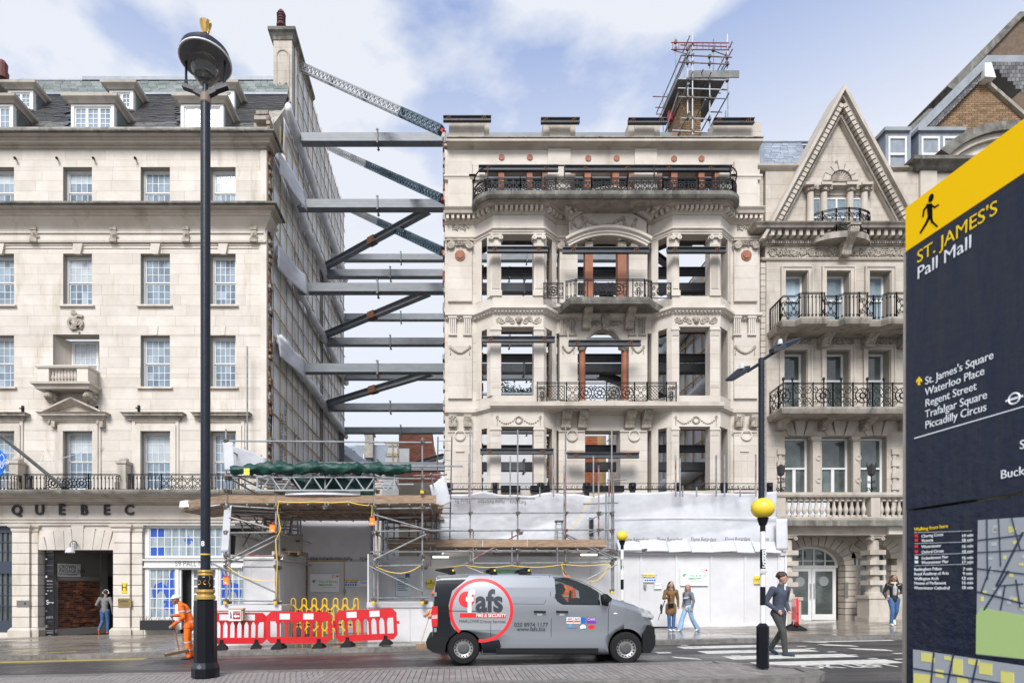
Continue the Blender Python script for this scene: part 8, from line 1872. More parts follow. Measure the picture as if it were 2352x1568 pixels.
for (ax_, ay_, bx, by, hx0, hy0, hx1, hy1, nm) in ((1752,826,1792,800,1772,808,1834,778,'right'),(1743,836,1716,853,1718,846,1674,872,'left')):
 g = G(); D1 = 10.5; g.tube(P(ax_,ay_,D1), P(bx,by,D1), .03, 8)
 a, b = P(hx0,hy0,D1-.05), P(hx1,hy1,D1-.05); d = b-a; dn = d.normalized()
 g.build('lamp_arm', NAVY, t)
 h = G(); w_ = Vector((0,.16,.05)); up = Vector((0,0,1)); h.ring([[tuple(a+w_*.5+up*.05), tuple(a-w_*.5+up*.05), tuple(a-w_*.5-up*.02), tuple(a+w_*.5-up*.02)], [tuple(a+d*.35+w_+up*.07), tuple(a+d*.35-w_+up*.05), tuple(a+d*.35-w_-up*.03), tuple(a+d*.35+w_-up*.03)], [tuple(a+d+w_*.8+up*.02), tuple(a+d-w_*.8+up*.01), tuple(a+d-w_*.8-up*.02), tuple(a+d+w_*.8-up*.02)]])
 ho = h.build('lamp_head', NAVY, t); G().obox(a+d*.62-up*.035, d*.30, w_*.75, up*.006).build('led_panel', mat('led_panel', (.30,.32,.34), .2), ho); G().lathe(a+d*.32+up*.06, [(.04,0),(.04,.05),(.03,.09)], 10).build('sensor_cap', mat('sensor_white', (.55,.58,.6), .3), ho)
beacon(1429, 17.2, [(1243,1261,'b'),(1261,1284,'w'),(1284,1307,'b'),(1307,1330,'w'),(1330,1353,'b'),(1353,1378,'w'),(1378,1400,'b'),(1400,1452,'w')], 'far striped beacon with a small yellow globe behind the van bonnet', rg=.163, gy=1230, txt='BB6')
RP_ = mat('red_plastic', (.62,.015,.02), .35, col2=(.55,.012,.018), scale=4, coat=.2); RUB = mat('black_rubber', (.016,.016,.017), .85, spec=.2)
def barrier(cx, cy, cz, rz, label, L0=1.75, H=.86, roll=0.0):
 t = thing('plastic_barrier', label, 'barrier', (cx, cy, cz), 'red plastic barriers'); M = Matrix.Translation((cx,cy,cz)) @ Matrix.Rotation(rz,4,'Z') @ Matrix.Rotation(roll,4,'Y')
 def put(g, nm, m, dy=0): g.v = [tuple(M @ Vector(v)) for v in g.v]; return g.build(nm, m, t)
 h0 = .14; zt_ = h0+H; l = L0/2; ch = .12; n = 6
 g = G();
 out = [(-l,h0+ch),(-l+ch,h0),(l-ch,h0),(l,h0+ch),(l,zt_-ch),(l-ch,zt_),(-l+ch,zt_),(-l,zt_-ch)]
 g.prism([(-l,h0+ch),(-l+ch,h0),(l-ch,h0),(l,h0+ch),(l,h0+ch+.05),(-l,h0+ch+.05)], -.035, .035)   # bottom rail
 zb2 = zt_-.26; g.prism([(-l,zb2),(l,zb2),(l,zt_-ch),(l-ch,zt_),(-l+ch,zt_),(-l,zt_-ch)], -.035, .035)
 g.box(-l, -l+.09, -.034, .034, h0+ch+.05, zb2); g.box(l-.09, l, -.034, .034, h0+ch+.05, zb2)
 g.box(l, l+.07, -.03, .03, h0+.42, h0+.5); g.box(-l-.05, -l, -.03, .03, h0+.40, h0+.6)
 o = put(g, 'frame', RP_)
 for i in range(1, n+1): x = -l+.09+(L0-.18)*i/(n+1); put(G().box(x-.035, x+.035, -.028, .028, h0+ch+.05, zb2).prism([(x-.035,zb2-.09),(x+.035,zb2-.09),(x+.075,zb2-.001),(x-.075,zb2-.001)], -.027, .027), 'upright_bar', RP_)
 for s_ in (-.42, .22): put(G().prism([(s_-.10,zb2+.05),(s_+.18,zb2+.05),(s_+.18,zt_-.05),(s_-.10,zt_-.05)], -.043, -.0355), 'reflective_panel', mat('reflective_white', (.72,.72,.74), .3))
 for s_ in (-l*.62, l*.62): put(G().ring([[(s_+a*1.0, b, c) for a, b, c in q] for q in ([(-.16,-.28,0),(.16,-.28,0),(.16,.28,0),(-.16,.28,0)],[(-.14,-.26,.05),(.14,-.26,.05),(.14,.26,.05),(-.14,.26,.05)],[(-.05,-.06,.17),(.05,-.06,.17),(.05,.06,.17),(-.05,.06,.17)],[(-.045,-.05,.26),(.045,-.05,.26),(.045,.05,.26),(-.045,.05,.26)])]), 'rubber_foot', RUB)
 return t
Db_ = 15.85
for px, D_, rz, L0, roll, lab in ((549,15.9,.30,1.45,.02,'red plastic barrier half hidden by the lamp post, carrying the arrow sign'),(687,15.75,.03,1.76,0,'middle red plastic barrier in front of the yellow folding barrier'),(843,15.9,-.06,1.72,-.05,'red plastic barrier nearest the van, tilted up at its right end'),(1826,18.6,1.12,1.6,.03,'red plastic barrier standing edge on behind the walking man')):
 barrier(X(px,D_), D_, gz(X(px,D_))+.12+(.02 if roll < 0 else 0), rz, lab, L0, roll=roll)
t = thing('folding_barrier', 'yellow expanding trellis barrier with hooped uprights in front of the entrance', 'barrier', (X(745,17.9), 17.9, gz(-4)+.12)); YP = mat('yellow_tube', (.80,.46,.01), .4); DY = 17.9
zq0, zq1 = Z(1462,DY), Z(1380,DY); cs = [674,699,722,746,771,793,818]
for i, c in enumerate(cs):
 xa, xb = X(c-5,DY), X(c+5,DY); r = (xb-xa)/2; g = G(); g.ptube([(xa,DY,zq0-.08)]+[((xa+xb)/2-r*cos(a*pi/8), DY, zq1+r*1.3*sin(a*pi/8)) for a in range(9)]+[(xb,DY,zq0+.1 if i % 2 else zq0-.08)], .022, 7); g.build('hooped_upright', YP, t)
for i in range(len(cs)-1):
 for k in range(2):
  za_, zb_2 = zq1-.05-.42*k-.05, zq1-.5-.42*k;
  for s_ in (0, 1): g = G(); g.beam((X(cs[i],DY), DY-.03-.01*s_, za_ if s_ else zb_2), (X(cs[i+1],DY), DY-.03-.01*s_, zb_2 if s_ else za_), .012, .045); g.build('trellis_bar', YP, t)
  j = G(); j.disc((X((cs[i]+cs[i+1])/2,DY), (za_+zb_2)/2), .035, DY-.06, DY-.02, 8); j.build('pivot', RUB, t)
WS = thing('wayfinding_sign', "tall dark blue wayfinding monolith with yellow top and white street names at the right edge", 'sign', (.93, .7, .12))
uS = Vector((.0874,-.9962,0)); S0 = Vector((.894, 1.13, 0)); nS = Vector((-.9962,-.0874,0))
def st(px):
 k = (px-CX)/FX; return (1.13*k-.894)/(uS.x-(-k*uS.y)) if False else (1.13*k-.894)/(uS.x-k*uS.y)
def SP_(px, py, lift=.002):
 t_ = st(px); Dm = 1.13+uS.y*t_; return S0+uS*t_+nS*lift+Vector((0,0,CZ+(HY-py)/FX*Dm))
def spoly(pts, m, nm, lift=.001):
 q = [SP_(a, b, lift) for a, b in pts]; g = G(); g.ring([[tuple(p) for p in q], [tuple(p-nS*.0008) for p in q]]); return g.build(nm, m, WS)
WT = 1.10; bk = Vector((.15,.013,0)); SNV = mat('sign_navy', (.006,.012,.036), .22, spec=.3, col2=(.016,.021,.036), scale=16, stretch=(1,5,.6), bump=.15, bscale=60); SY = mat('sign_yellow_top', (.98,.60,.0), .6, spec=.1)
def slab(nm, z0, z1, m, dl=0.0):
 a0 = S0-uS*(.010+(1.85-z0)*.012)+nS*dl; a1 = S0-uS*(.010+(1.85-z1)*.012 if z1 < 1.9 else .004)+nS*dl; b = S0+uS*WT+nS*dl
 G().ring([[(a0.x,a0.y,z0),(b.x,b.y,z0),(b.x+bk.x,b.y+bk.y,z0),(a0.x+bk.x,a0.y+bk.y,z0)],[(a1.x,a1.y,z1),(b.x,b.y,z1),(b.x+bk.x,b.y+bk.y,z1),(a1.x+bk.x,a1.y+bk.y,z1)]]).build(nm, m, WS)
slab('yellow_top', 2.361, 2.447, SY, .001); slab('upper_panel', 1.853, 2.359, SNV); slab('lower_panel', .3, 1.848, SNV, -.001); slab('plinth', .12, .298, STEELD, -.01)
g = G(); e = S0-uS*.016; g.ring([[(e.x-.001,e.y+.0,.3),(e.x+.14,e.y,.3),(e.x+.14,e.y-.012,.3),(e.x-.001,e.y-.012,.3)][::1],[(e.x-.001,e.y-.008,2.36),(e.x+.14,e.y-.008,2.36),(e.x+.14,e.y-.012,2.36),(e.x-.001,e.y-.012,2.36)]]); g.build('metal_edge', mat('brushed_edge', (.45,.43,.40), .35, metal=.8), WS)
TW = mat('sign_letter_white', (.80,.84,.88), .5); TY = mat('sign_letter_yellow', (.90,.62,.02), .6, spec=.1)
def stx(s_, px, py, em, m=TW, sx=.92): return text('lettering', s_, m, SP_(px, py, .0012)-Vector((0,0,em*.17)), em, ux=uS, parent=WS, align='LEFT', depth=.0006, sx=sx)
stx("ST. JAMES'S", 2107, 587, .0335, TY, .93); stx('Pall Mall', 2107, 624, .0335, TW, .98)
for s_, y in (("St. James's Square",872),('Waterloo Place',897.5),('Regent Street',923),('Trafalgar Square',948.5),('Piccadilly Circus',973)): stx(s_, 2126, y, .0205, sx=.86)
spoly([(2101,1005),(2352,932),(2400,917),(2400,919.5),(2352,934.5),(2101,1007.5)], TW, 'rule'); stx('Buckingham Palace', 2299, 1086, .0205); stx('St. James', 2343, 1018, .0205)
spoly([(2109,884),(2114,884),(2114,874),(2118,877),(2118,872),(2111.5,865),(2105,874),(2105,879),(2109,876)], TY, 'arrow')
FB = mat('figure_black', (.004,.004,.005), .7, spec=.1)
for a, b, c, d, w_ in ((2136,468,2138,500,13),(2136,498,2127,517,6.5),(2127,516,2115,536,5),(2139,497,2143,512,6.5),(2143,510,2155,521,5),(2134,469,2124,482,4.5),(2124,481,2121,499,4),(2138,468,2148,477,4.5),(2147,477,2158,470,4)):
 n_ = sqrt((c-a)**2+(d-b)**2); ox, oy = -(d-b)/n_*w_/2, (c-a)/n_*w_/2; spoly([(a+ox,b+oy),(c+ox*.8,d+oy*.8),(c-ox*.8,d-oy*.8),(a-ox,b-oy)], FB, 'walking_figure', .0015)
q = SP_(2140,455,.0016); g = G(); g.ring([[tuple(q+uS*(.0055*cos(a*pi/6))+Vector((0,0,.0075*sin(a*pi/6)))-nS*d) for a in range(12)] for d in (0,.0008)]); g.build('figure_head', FB, WS)
q = SP_(2331,915,.0012); g = G(); g.ptube([q+uS*(.0085*cos(a*pi/8))+Vector((0,0,.0085*sin(a*pi/8))) for a in range(17)], .0014, 5); g.beam(q-uS*.013, q+uS*.013, .001, .0035); g.build('roundel', TW, WS)
stx('Walking from here', 2101, 1214, .0098, TY)
for i, (s_, tm_, y) in enumerate((('Charing Cross','14 min',1229.5),('Victoria','18 min',1240),('Westminster','16 min',1254),('Oxford Circus','18 min',1266),('Embankment Pier','16 min',1280),('Westminster Pier','17 min',1290),('Buckingham Palace','7 min',1305.6),('Royal Academy of Arts','9 min',1316),('Wellington Arch','13 min',1327),('Houses of Parliament','16 min',1337),('Westminster Cathedral','18 min',1348))):
 off_ = 17 if i < 6 else 0; stx(s_, 2101+off_, y, .0082, sx=.92); stx(tm_, 2210 if len(tm_) > 5 else 2213, y-1, .0082, sx=.92)
 if i < 6: spoly([(2102,y-3.5),(2109,y-3.5),(2109,y+3),(2102,y+3)], mat('sign_red', (.70,.03,.03)) if i < 4 else TW, 'transport_symbol')
for y in (1222, 1247, 1273, 1298): spoly([(2101,y),(2232,y-4),(2232,y-3.2),(2101,y+.8)], TW, 'rule')
MG = mat('map_grey', (.36,.39,.42), .35); MY = mat('map_yellow', (.72,.68,.20), .4); MN = mat('map_navy', (.03,.045,.085), .35); MGr = mat('map_green', (.42,.58,.22), .4)
spoly([(2247,1194),(2352,1187),(2420,1182),(2420,1520),(2352,1513),(2243,1502)], MG, 'map_panel', .0008); spoly([(2244,1412),(2254,1395),(2352,1412),(2420,1420),(2420,1519),(2352,1512),(2243,1500)], MGr, 'map_park', .0014)
r = random.Random(3)
for i in range(26):
 a, b = r.uniform(2249,2360), r.uniform(1200,1395); w_, h = r.uniform(4,12), r.uniform(4,11); spoly([(a,b),(a+w_,b-1),(a+w_,b+h),(a,b+h)], MY if i % 2 else mat('map_pale', (.50,.53,.55), .4), 'map_block', .0013)
for a, b, c, d, w_ in ((2248,1240,2352,1228,3),(2247,1268,2360,1262,2.5),(2246,1305,2360,1318,3),(2246,1358,2352,1385,3.5),(2268,1190,2270,1330,2.5),(2295,1188,2300,1300,2),(2318,1310,2262,1400,4),(2352,1220,2290,1345,4.5),(2325,1188,2345,1262,2.5),(2310,1345,2300,1400,2.5),(2335,1330,2345,1395,2.5),(2290,1345,2352,1340,2.5),(2277,1300,2255,1360,2.5)):
 dx, dy = c-a, d-b; n_ = sqrt(dx*dx+dy*dy); ox, oy = -dy/n_*w_/2, dx/n_*w_/2; spoly([(a+ox,b+oy),(c+ox,d+oy),(c-ox,d-oy),(a-ox,b-oy)], MN, 'map_road', .0018)
spoly([(2098,1490),(2352,1528),(2420,1538),(2420,1660),(2098,1640)], MG, 'map_panel', .0008)
for a, b, w_, h in ((2117,1497,30,24),(2170,1505,20,12),(2190,1510,22,40),(2225,1512,26,16),(2100,1545,40,30),(2150,1535,18,22),(2250,1520,30,30),(2200,1552,24,24),(2300,1540,30,30)): spoly([(a,b),(a+w_,b+4),(a+w_,b+h),(a,b+h-4)], MY, 'map_block', .0013)
for a, b, c, d in ((2098,1532,2352,1575),(2145,1495,2135,1600),(2190,1500,2170,1600),(2245,1512,2225,1600),(2098,1580,2300,1600)): spoly([(a,b),(c,d),(c+3,d+4),(a+3,b+4)], MN, 'map_road', .0018)
# ================================================================ the grey van
DV = 12.38; vx = lambda zx: X(947.4+zx/3.286, DV); vz = lambda zy: Z(1091+zy/3.286, DV)
VG = gz(X(1250,DV))
VAN = thing('van', 'grey delivery van with a red ringed fafs fire and security logo and black rear corner', 'van', (X(1250,DV), DV+.95, VG))
PG = mat('grey_van_paint', (.30,.315,.34), .30, metal=.6, coat=.7); PB_ = mat('black_van_panel', (.008,.009,.012), .2, spec=.35); PD = mat('black_trim_plastic', (.012,.0125,.0135), .6, spec=.2); VR = mat('van_red', (.72,.02,.025), .4); VW = mat('van_white', (.75,.75,.76), .35)
HWD = .95; YC = DV+HWD
def sidey(z): h = max(0, z-1.28); return DV+.24*h*h+.10*max(0, .45-z)+.014*(1-cos((min(z,1.3)-.3)*6.283))/2
top = [(vx(a), vz(b)) for a, b in ((150,1000),(163,820),(178,760),(215,748),(430,741),(760,738),(1040,744),(1130,752),(1200,768),(1290,812),(1370,852),(1450,900),(1520,930),(1600,950),(1690,978),(1760,1012),(1815,1058),(1850,1115),(1862,1180),(1866,1250))]
zb0 = vz(1345)
g = G(); rg = []
for i, (x, zt_) in enumerate(top):
 nose = max(0, (x-vx(1560))/(vx(1866)-vx(1560))); ins = .30*nose**2.2+(.05 if i == 0 else .02 if i == 1 else 0); rr_ = min(.13, (zt_-zb0)*.3); sec = []
 zs_ = [zb0, zb0+.12, .5, .65, .8, .95, 1.1, 1.22, 1.32, 1.5, 1.7]
 zs_ = [min(z, zt_-rr_-.001*(12-k)) for k, z in enumerate(zs_)]
 near = [(sidey(z)+ins, z) for z in zs_]
 ye = sidey(zt_-rr_)+ins
 near += [(ye+rr_*(1-cos(a)), zt_-rr_+rr_*sin(a)) for a in (radians(20), radians(45), radians(70), radians(90))] + [(YC-.3, zt_+.012)]
 sec = near + [(2*YC-y, z) for y, z in near[::-1]]; rg.append([(x, y, z) for y, z in sec])
g.ring(rg); body = g.build('body', PG, VAN)
body.data.materials.append(mat('dark_arch', (.012,.012,.013), .9)); body.data.materials.append(GLASSD)
cut = []
def cyl(zx, zy, r):
 c = G(); c.disc((vx(zx), vz(zy)), r, DV-.3, DV+.45, 28); c.disc((vx(zx), vz(zy)), r, YC+HWD-.45, YC+HWD+.3, 28); o = c.build('cut', MATS['dark_arch']); cut.append(o)
cyl(385, 1310, .405); cyl(1618, 1298, .405)
WP_ = [(1076,778),(1180,784),(1255,806),(1330,838),(1398,878),(1412,972),(1140,968),(1100,945),(1084,915)]
c = G(); c.prism([(vx(a), vz(b)) for a, b in WP_], DV-.3, YC+HWD+.3); cut.append(c.build('cut', MATS['dark_arch']))
for o in cut: m_ = body.modifiers.new('cut', 'BOOLEAN'); m_.object = o; m_.operation = 'DIFFERENCE'; m_.solver = 'EXACT'
bpy.context.view_layer.update(); me = bpy.data.meshes.new_from_object(body.evaluated_get(bpy.context.evaluated_depsgraph_get())); body.modifiers.clear(); body.data = me; me.name = 'body'
for o in cut: bpy.data.objects.remove(o)
ia = {m.name: i for i, m in enumerate(me.materials) if m}
for p in me.polygons:
 c_ = p.center
 if vx(1215) < c_.x < vx(1515) and p.normal.x > .25 and p.normal.z > .2 and abs(c_.y-YC) < HWD-.13 and c_.z > vz(925): p.material_index = 2
 elif p.material_index == 0 and not (DV+.02 < c_.y < YC+HWD-.02): p.use_smooth = True
def vd(pts, m, nm, lift=.004):
 """flat decal from outline in van units, cut into horizontal strips so it follows the side"""
 P2 = [(vx(a), vz(b)) for a, b in pts]; bm = bmesh.new(); f = bm.faces.new([bm.verts.new((x, 0, z)) for x, z in P2]);
 z0, z1 = min(p[1] for p in P2), max(p[1] for p in P2); k = int((z1-z0)/.07)
 for i in range(1, k+1): bmesh.ops.bisect_plane(bm, geom=bm.verts[:]+bm.edges[:]+bm.faces[:], plane_co=(0,0,z0+(z1-z0)*i/(k+1)), plane_no=(0,0,1))
 for v in bm.verts: v.co.y = sidey(v.co.z)-lift
 bmesh.ops.recalc_face_normals(bm, faces=bm.faces); me = bpy.data.meshes.new(nm); bm.to_mesh(me); bm.free(); me.materials.append(m); o = bpy.data.objects.new(nm, me); COL.objects.link(o); adopt(o, VAN); return o
def vt(s_, zx, zy, size, m, sx=1, offset=0, lift=.014, align='CENTER'):
 o = text('lettering', s_, m, (vx(zx), DV, vz(zy)), size, parent=VAN, depth=.001, sx=sx, offset=offset, align=align)
 for v in o.data.vertices: v.co.y = sidey(v.co.z)-lift-(v.co.y-DV)*.1
 return o
vd([(190,755),(432,744),(400,790),(300,870),(272,980),(290,1120),(330,1185),(275,1225),(245,1290),(242,1330),(150,1300),(160,1000),(172,820)], PB_, 'black_rear_graphic', .003)
vd([(655,1240),(668,1290),(640,1340),(528,1340),(524,1262)], PB_, 'black_patch', .003)
cx_, cy_ = 519, 1018; ring_ = []
for i in range(72):
 a0, a1 = 2*pi*i/72, 2*pi*(i+1)/72; am = (a0+a1)/2; px_, py_ = cx_+230*cos(am), cy_+230*sin(am)
 if sqrt((px_-385)**2+(py_-1310)**2) < 134: continue
 if i % 1 == 0: ring_.append([(cx_+r_*cos(a), cy_+r_*sin(a)) for r_, a in ((218,a0),(242,a0),(242,a1),(218,a1))])
g = G()
for q in ring_: g.poly([(vx(a), sidey(vz(b))-.006, vz(b)) for a, b in q])
g.build('red_ring', VR, VAN)
g = G()
dsk = [(cx_+219*cos(a*pi/30), min(cy_+219*sin(a*pi/30), 1180)) for a in range(60)]; vd([p for p in dsk if p[1] < 1180], mat('silver_graphic', (.42,.43,.45), .3, metal=.5, coat=.6), 'silver_disc', .0045)
vd([(408+60*cos(a*pi/12), 935+60*sin(a*pi/12)) for a in range(24)], VR, 'red_disc', .009)
vt('f', 432, 958, .66, VW, .82, .022, .016); vt('afs', 580, 955, .66, mat('graphic_dark', (.035,.04,.05), .4), .84, .022, .014)
vd([(358,1038),(703,1042),(703,1076),(358,1072)], VR, 'red_bar', .010); vt('FIRE & SECURITY', 592, 1057, .10, VW, .86, .002, .018); vt('MARLOWE', 428, 1101, .10, mat('graphic_dark', (.035,.04,.05)), .88); vt('Critical Services', 606, 1103, .094, MATS['graphic_dark'], .9)
vt('020 8974 1177', 895, 1128, .13, MATS['graphic_dark'], .93, .001); vt('www.fafs.biz', 895, 1160, .125, MATS['graphic_dark'], .98, .001)
for a, b, c, d, m, s_ in ((1163,1215,1070,1117,VW,'BAFE'),(1218,1268,1070,1117,VW,'BAFE'),(1272,1307,1070,1117,SBl,''),(1315,1386,1072,1117,mat('badge_purple', (.18,.03,.35), .5),'CHAS')):
 vd([(a,c),(b,c),(b,d),(a,d)], m, 'badge', .005); (s_ and vt(s_, (a+b)/2, c+14, .06 if s_ == 'BAFE' else .085, MATS['graphic_dark'] if s_ == 'BAFE' else VW, .8)); (s_ == 'BAFE' and vd([(a+2,c+26),(b-2,c+26),(b-2,c+38),(a+2,c+38)], VR, 'badge_stripe', .006))
vd([(1180,1120),(1203,1120),(1203,1144),(1180,1144)], mat('badge_cyan', (.05,.35,.60), .5), 'badge', .005); vt('Constructionline', 1206, 1151, .035, SBl, .9); vd([(1288+22*cos(a*pi/8), 1146+22*sin(a*pi/8)) for a in range(16)], VW, 'badge', .005); vd([(1288+20*cos(a*pi/8), 1152+14*sin(a*pi/8)) for a in range(8)], mat('badge_teal', (.03,.12,.22), .5), 'badge', .006); vd([(1351+27*cos(a*pi/8), 1143+16*sin(a*pi/8)) for a in range(16)], VR, 'badge', .005)
def vl(pts, nm, r=.006, m=PD): G().ptube([(vx(a), sidey(vz(b))+.001, vz(b)) for a, b in pts], r, 4).build(nm, m, VAN)
vl([(597,756),(592,900),(590,1100),(590,1340)], 'door_gap'); vl([(1040,752),(1043,900),(1048,1100),(1046,1340)], 'door_gap'); vl([(1062,768),(1180,772),(1270,795),(1400,860),(1505,930),(1480,1010),(1478,1180),(1470,1345)], 'door_gap')
vl([(200,1021),(590,1026)], 'sliding_rail', .011); vl([(270,905),(290,820),(330,785),(420,772),(590,768)], 'panel_crease', .004); vl([(605,768),(975,768),(1003,790),(1005,950),(990,972),(610,966)], 'panel_crease', .004)
G().obox(((vx(630)+vx(1400))/2, DV-.012, vz(1322)), Vector(((vx(1400)-vx(630))/2,0,0)), Vector((0,.025,0)), Vector((0,0,.055))).prism([(vx(520),vz(1346)),(vx(1480),vz(1346)),(vx(1480),vz(1352)),(vx(520),vz(1352))], DV+.03, DV+1.8).build('sill_cladding', PD, VAN)
for a in (960, 1128):
 G().beam((vx(a-44), DV-.035, vz(1028)), (vx(a+44), DV-.035, vz(1030)), .03, .045).build('door_handle', PD, VAN); G().beam((vx(a-20), DV-.004, vz(1044)), (vx(a+20), DV-.004, vz(1044)), .008, .06).build('handle_recess', VW, VAN)
def gl(pts, y0, nm='side_window', m=None):
 g = G(); q = [(vx(a), sidey(vz(b))+y0, vz(b)) for a, b in pts]; g.ring([q, [(p[0], p[1]+.006, p[2]) for p in q]]); return g.build(nm, m or mat('cab_glass', (.02,.03,.03), .02, alpha=.38, spec=.9), VAN)
gl([(a, b) for a, b in WP_], .006);
g = G(); cxw, cyw = 1240, 880; q1 = [(vx(a), sidey(vz(b))-.003, vz(b)) for a, b in WP_]; q2 = [(vx(cxw+(a-cxw)*1.045), sidey(vz(cyw+(b-cyw)*1.08))-.003, vz(cyw+(b-cyw)*1.08)) for a, b in WP_]; g.ring([q2, q1], caps=False); g.build('window_seal', PD, VAN)
gl([(1470,893),(1508,928),(1472,980),(1425,975),(1418,905)], -.004, 'quarter_panel', PD)
G().ball((vx(1437), DV-.13, vz(935)), .075, .10, .125, 12, 9).build('wing_mirror', PD, VAN, smooth=True); G().beam((vx(1450), DV-.1, vz(970)), (vx(1475), DV+.03, vz(978)), .06, .05).build('mirror_arm', PD, VAN)
gl([(1712,1004),(1740,1000),(1800,1022),(1835,1066),(1828,1080),(1740,1066),(1718,1040)], .10, 'headlight', mat('headlight_glass', (.50,.52,.52), .06, col2=(.22,.23,.24), scale=14, spec=1))
G().ball((vx(1822), DV+.30, vz(1070)), .10, .12, .075, 10, 7).build('headlight', MATS['headlight_glass'], VAN, smooth=True)
g = G(); g.ring([[(vx(a), DV+o, vz(b)) for a, b in ((148,988),(190,985),(192,1060),(190,1140),(146,1142),(140,1060))] for o in (-.012, .12)]); g.build('tail_light', mat('tail_red', (.55,.01,.015), .15, coat=.6), VAN); g = G(); g.ring([[(vx(a), DV+o, vz(b)) for a, b in ((146,1055),(188,1050),(188,1080),(146,1082))] for o in (-.016, -.0125)]); g.build('reversing_lens', mat('pink_lens', (.75,.35,.35), .2), VAN)
for b in (897, 1165): G().obox((vx(172), DV-.006, vz(b)), Vector((.03,0,0)), Vector((0,.02,0)), Vector((0,0,.045))).build('rear_hinge', GALV, VAN)
G().ball((vx(1533), DV-.0, vz(1042)), .045, .012, .018, 8, 5).build('side_repeater', VW, VAN)
g = G(); g.ring([[(vx(a)+dx, DV+o, vz(b)) for a, b in ((100,1262),(108,1235),(150,1215),(268,1222),(240,1280),(235,1335),(150,1332),(112,1305))] for o, dx in ((-.014,.03),(.03,0),(1.86,0),(1.91,.03))]); g.build('rear_bumper', PD, VAN)
g = G(); fp = [(1768,1180),(1792,1138),(1858,1132),(1868,1180),(1866,1285),(1876,1302),(1872,1316),(1840,1345),(1738,1342),(1735,1300),(1752,1240)]
g.ring([[(vx(a)-dx*(a > 1800), DV+o, vz(b)) for a, b in fp] for o, dx in ((.10,.22),(.22,.08),(.45,0),(1.45,0),(1.68,.08),(1.80,.22))]); g.build('front_bumper', PD, VAN)
g = G(); g.ring([[(vx(a), DV+.085+o, vz(b)) for a, b in ((1742,1200),(1790,1140),(1830,1140),(1838,1280),(1800,1340),(1740,1342))] for o in (-.055, .05)]); g.build('bumper_corner', PD, VAN)
g = G(); g.ring([[(vx(1845)+.012, DV+.12, vz(1262)+.0), (vx(1862)+.01, DV+.35, vz(1262)), (vx(1862)+.01, DV+.35, vz(1205)), (vx(1845)+.012, DV+.12, vz(1205))]]+[[(vx(1840), DV+.13, vz(1262)), (vx(1852), DV+.35, vz(1262)), (vx(1852), DV+.35, vz(1205)), (vx(1840), DV+.13, vz(1205))]]); g.build('fog_light_recess', RUB, VAN)
def wheel(zx, zy, r, yc, side):
 x, z = vx(zx), VG+r*.985; w_ = bpy.data.objects.new('wheel', None); COL.objects.link(w_); w_.location = (x, yc, z); adopt(w_, VAN) if False else None
 w_.parent = VAN; w_.matrix_parent_inverse = wm(VAN).inverted(); s_ = side
 def lat(pr, nm, m, n=32, caps=True):
  g = G(); g.ring([[(x+rr_*cos(2*pi*k/n), yc+s_*o, z+rr_*sin(2*pi*k/n)) for k in range(n)] for rr_, o in pr], caps=caps); return g.build(nm, m, w_, smooth=False)
 lat([(r*.60,-.09),(r*.64,-.105),(r*.9,-.10),(r*.975,-.075),(r,-.04),(r,.08),(r*.95,.10),(r*.6,.10)], 'tyre', RUB, 40, False)
 ri = lat([(r*.02,-.03),(r*.40,-.03),(r*.53,-.055),(r*.60,-.085),(r*.635,-.10),(r*.65,-.088),(r*.61,.05),(r*.02,.05)], 'rim', mat('wheel_steel', (.42,.42,.42), .4, metal=.5, col2=(.30,.29,.28), scale=9))
 g = G()
 for k in range(16): a = 2*pi*k/16; g.ring([[(x+r*.50*cos(a)+.017*cos(b*pi/4), yc+s_*(o), z+r*.50*sin(a)+.017*sin(b*pi/4)) for b in range(8)] for o in (-.062, -.04)])
 g.build('rim_holes', RUB, w_, kind='stuff'); lat([(r*.02,-.072),(r*.25,-.068),(r*.34,-.055),(r*.36,-.03)], 'hub_cap', mat('hub_grey', (.075,.077,.08), .55))
for zx in (385, 1618): wheel(zx, 0, .352, DV+.13, 1); wheel(zx, 0, .352, YC+HWD-.13, -1)
for i, (a, b) in enumerate(((168,328),(585,645),(810,905))):
 z0 = vz(746)+.02; g = G(); g.prism([(vx(b-70 if i == 0 else a),z0+.0),(vx(b),z0+.0),(vx(b-18),vz(694)),(vx(b-55),vz(696)),(vx(a),vz(708 if i != 1 else 698)),(vx(a),vz(716 if i != 1 else 735))], DV+.12, DV+.22); g.box(vx(b-50), vx(b-22), DV+.23, DV+1.66, vz(706), vz(696)); g.prism([(vx(b-70 if i == 0 else a),z0),(vx(b),z0),(vx(b-18),vz(694)),(vx(b-55),vz(696))], DV+1.662, DV+1.74)
 bb = g.build('roof_bar', PD, VAN); G().box(vx(b-28), vx(b-14), DV+.114, DV+.119, vz(722), vz(708)).build('yellow_badge', SYe, bb)
G().tube((vx(1212), DV+.6, vz(760)), (vx(1168), DV+.6, vz(702)), .006, 5).build('aerial', PD, VAN)
g = G(); g.ptube([(vx(1235)+.02*cos(a*pi/8), DV+.62+.17*cos(a*pi/8), vz(930)+.17*sin(a*pi/8)) for a in range(17)], .014, 5); g.build('steering_wheel', PD, VAN); G().box(vx(1085), vx(1125), DV+.25, DV+.75, vz(965), vz(820)).build('seat', PD, VAN)
G().box(vx(1300), vx(1400), DV+.15, YC+HWD-.15, vz(968), vz(935)).build('dashboard', PD, VAN)
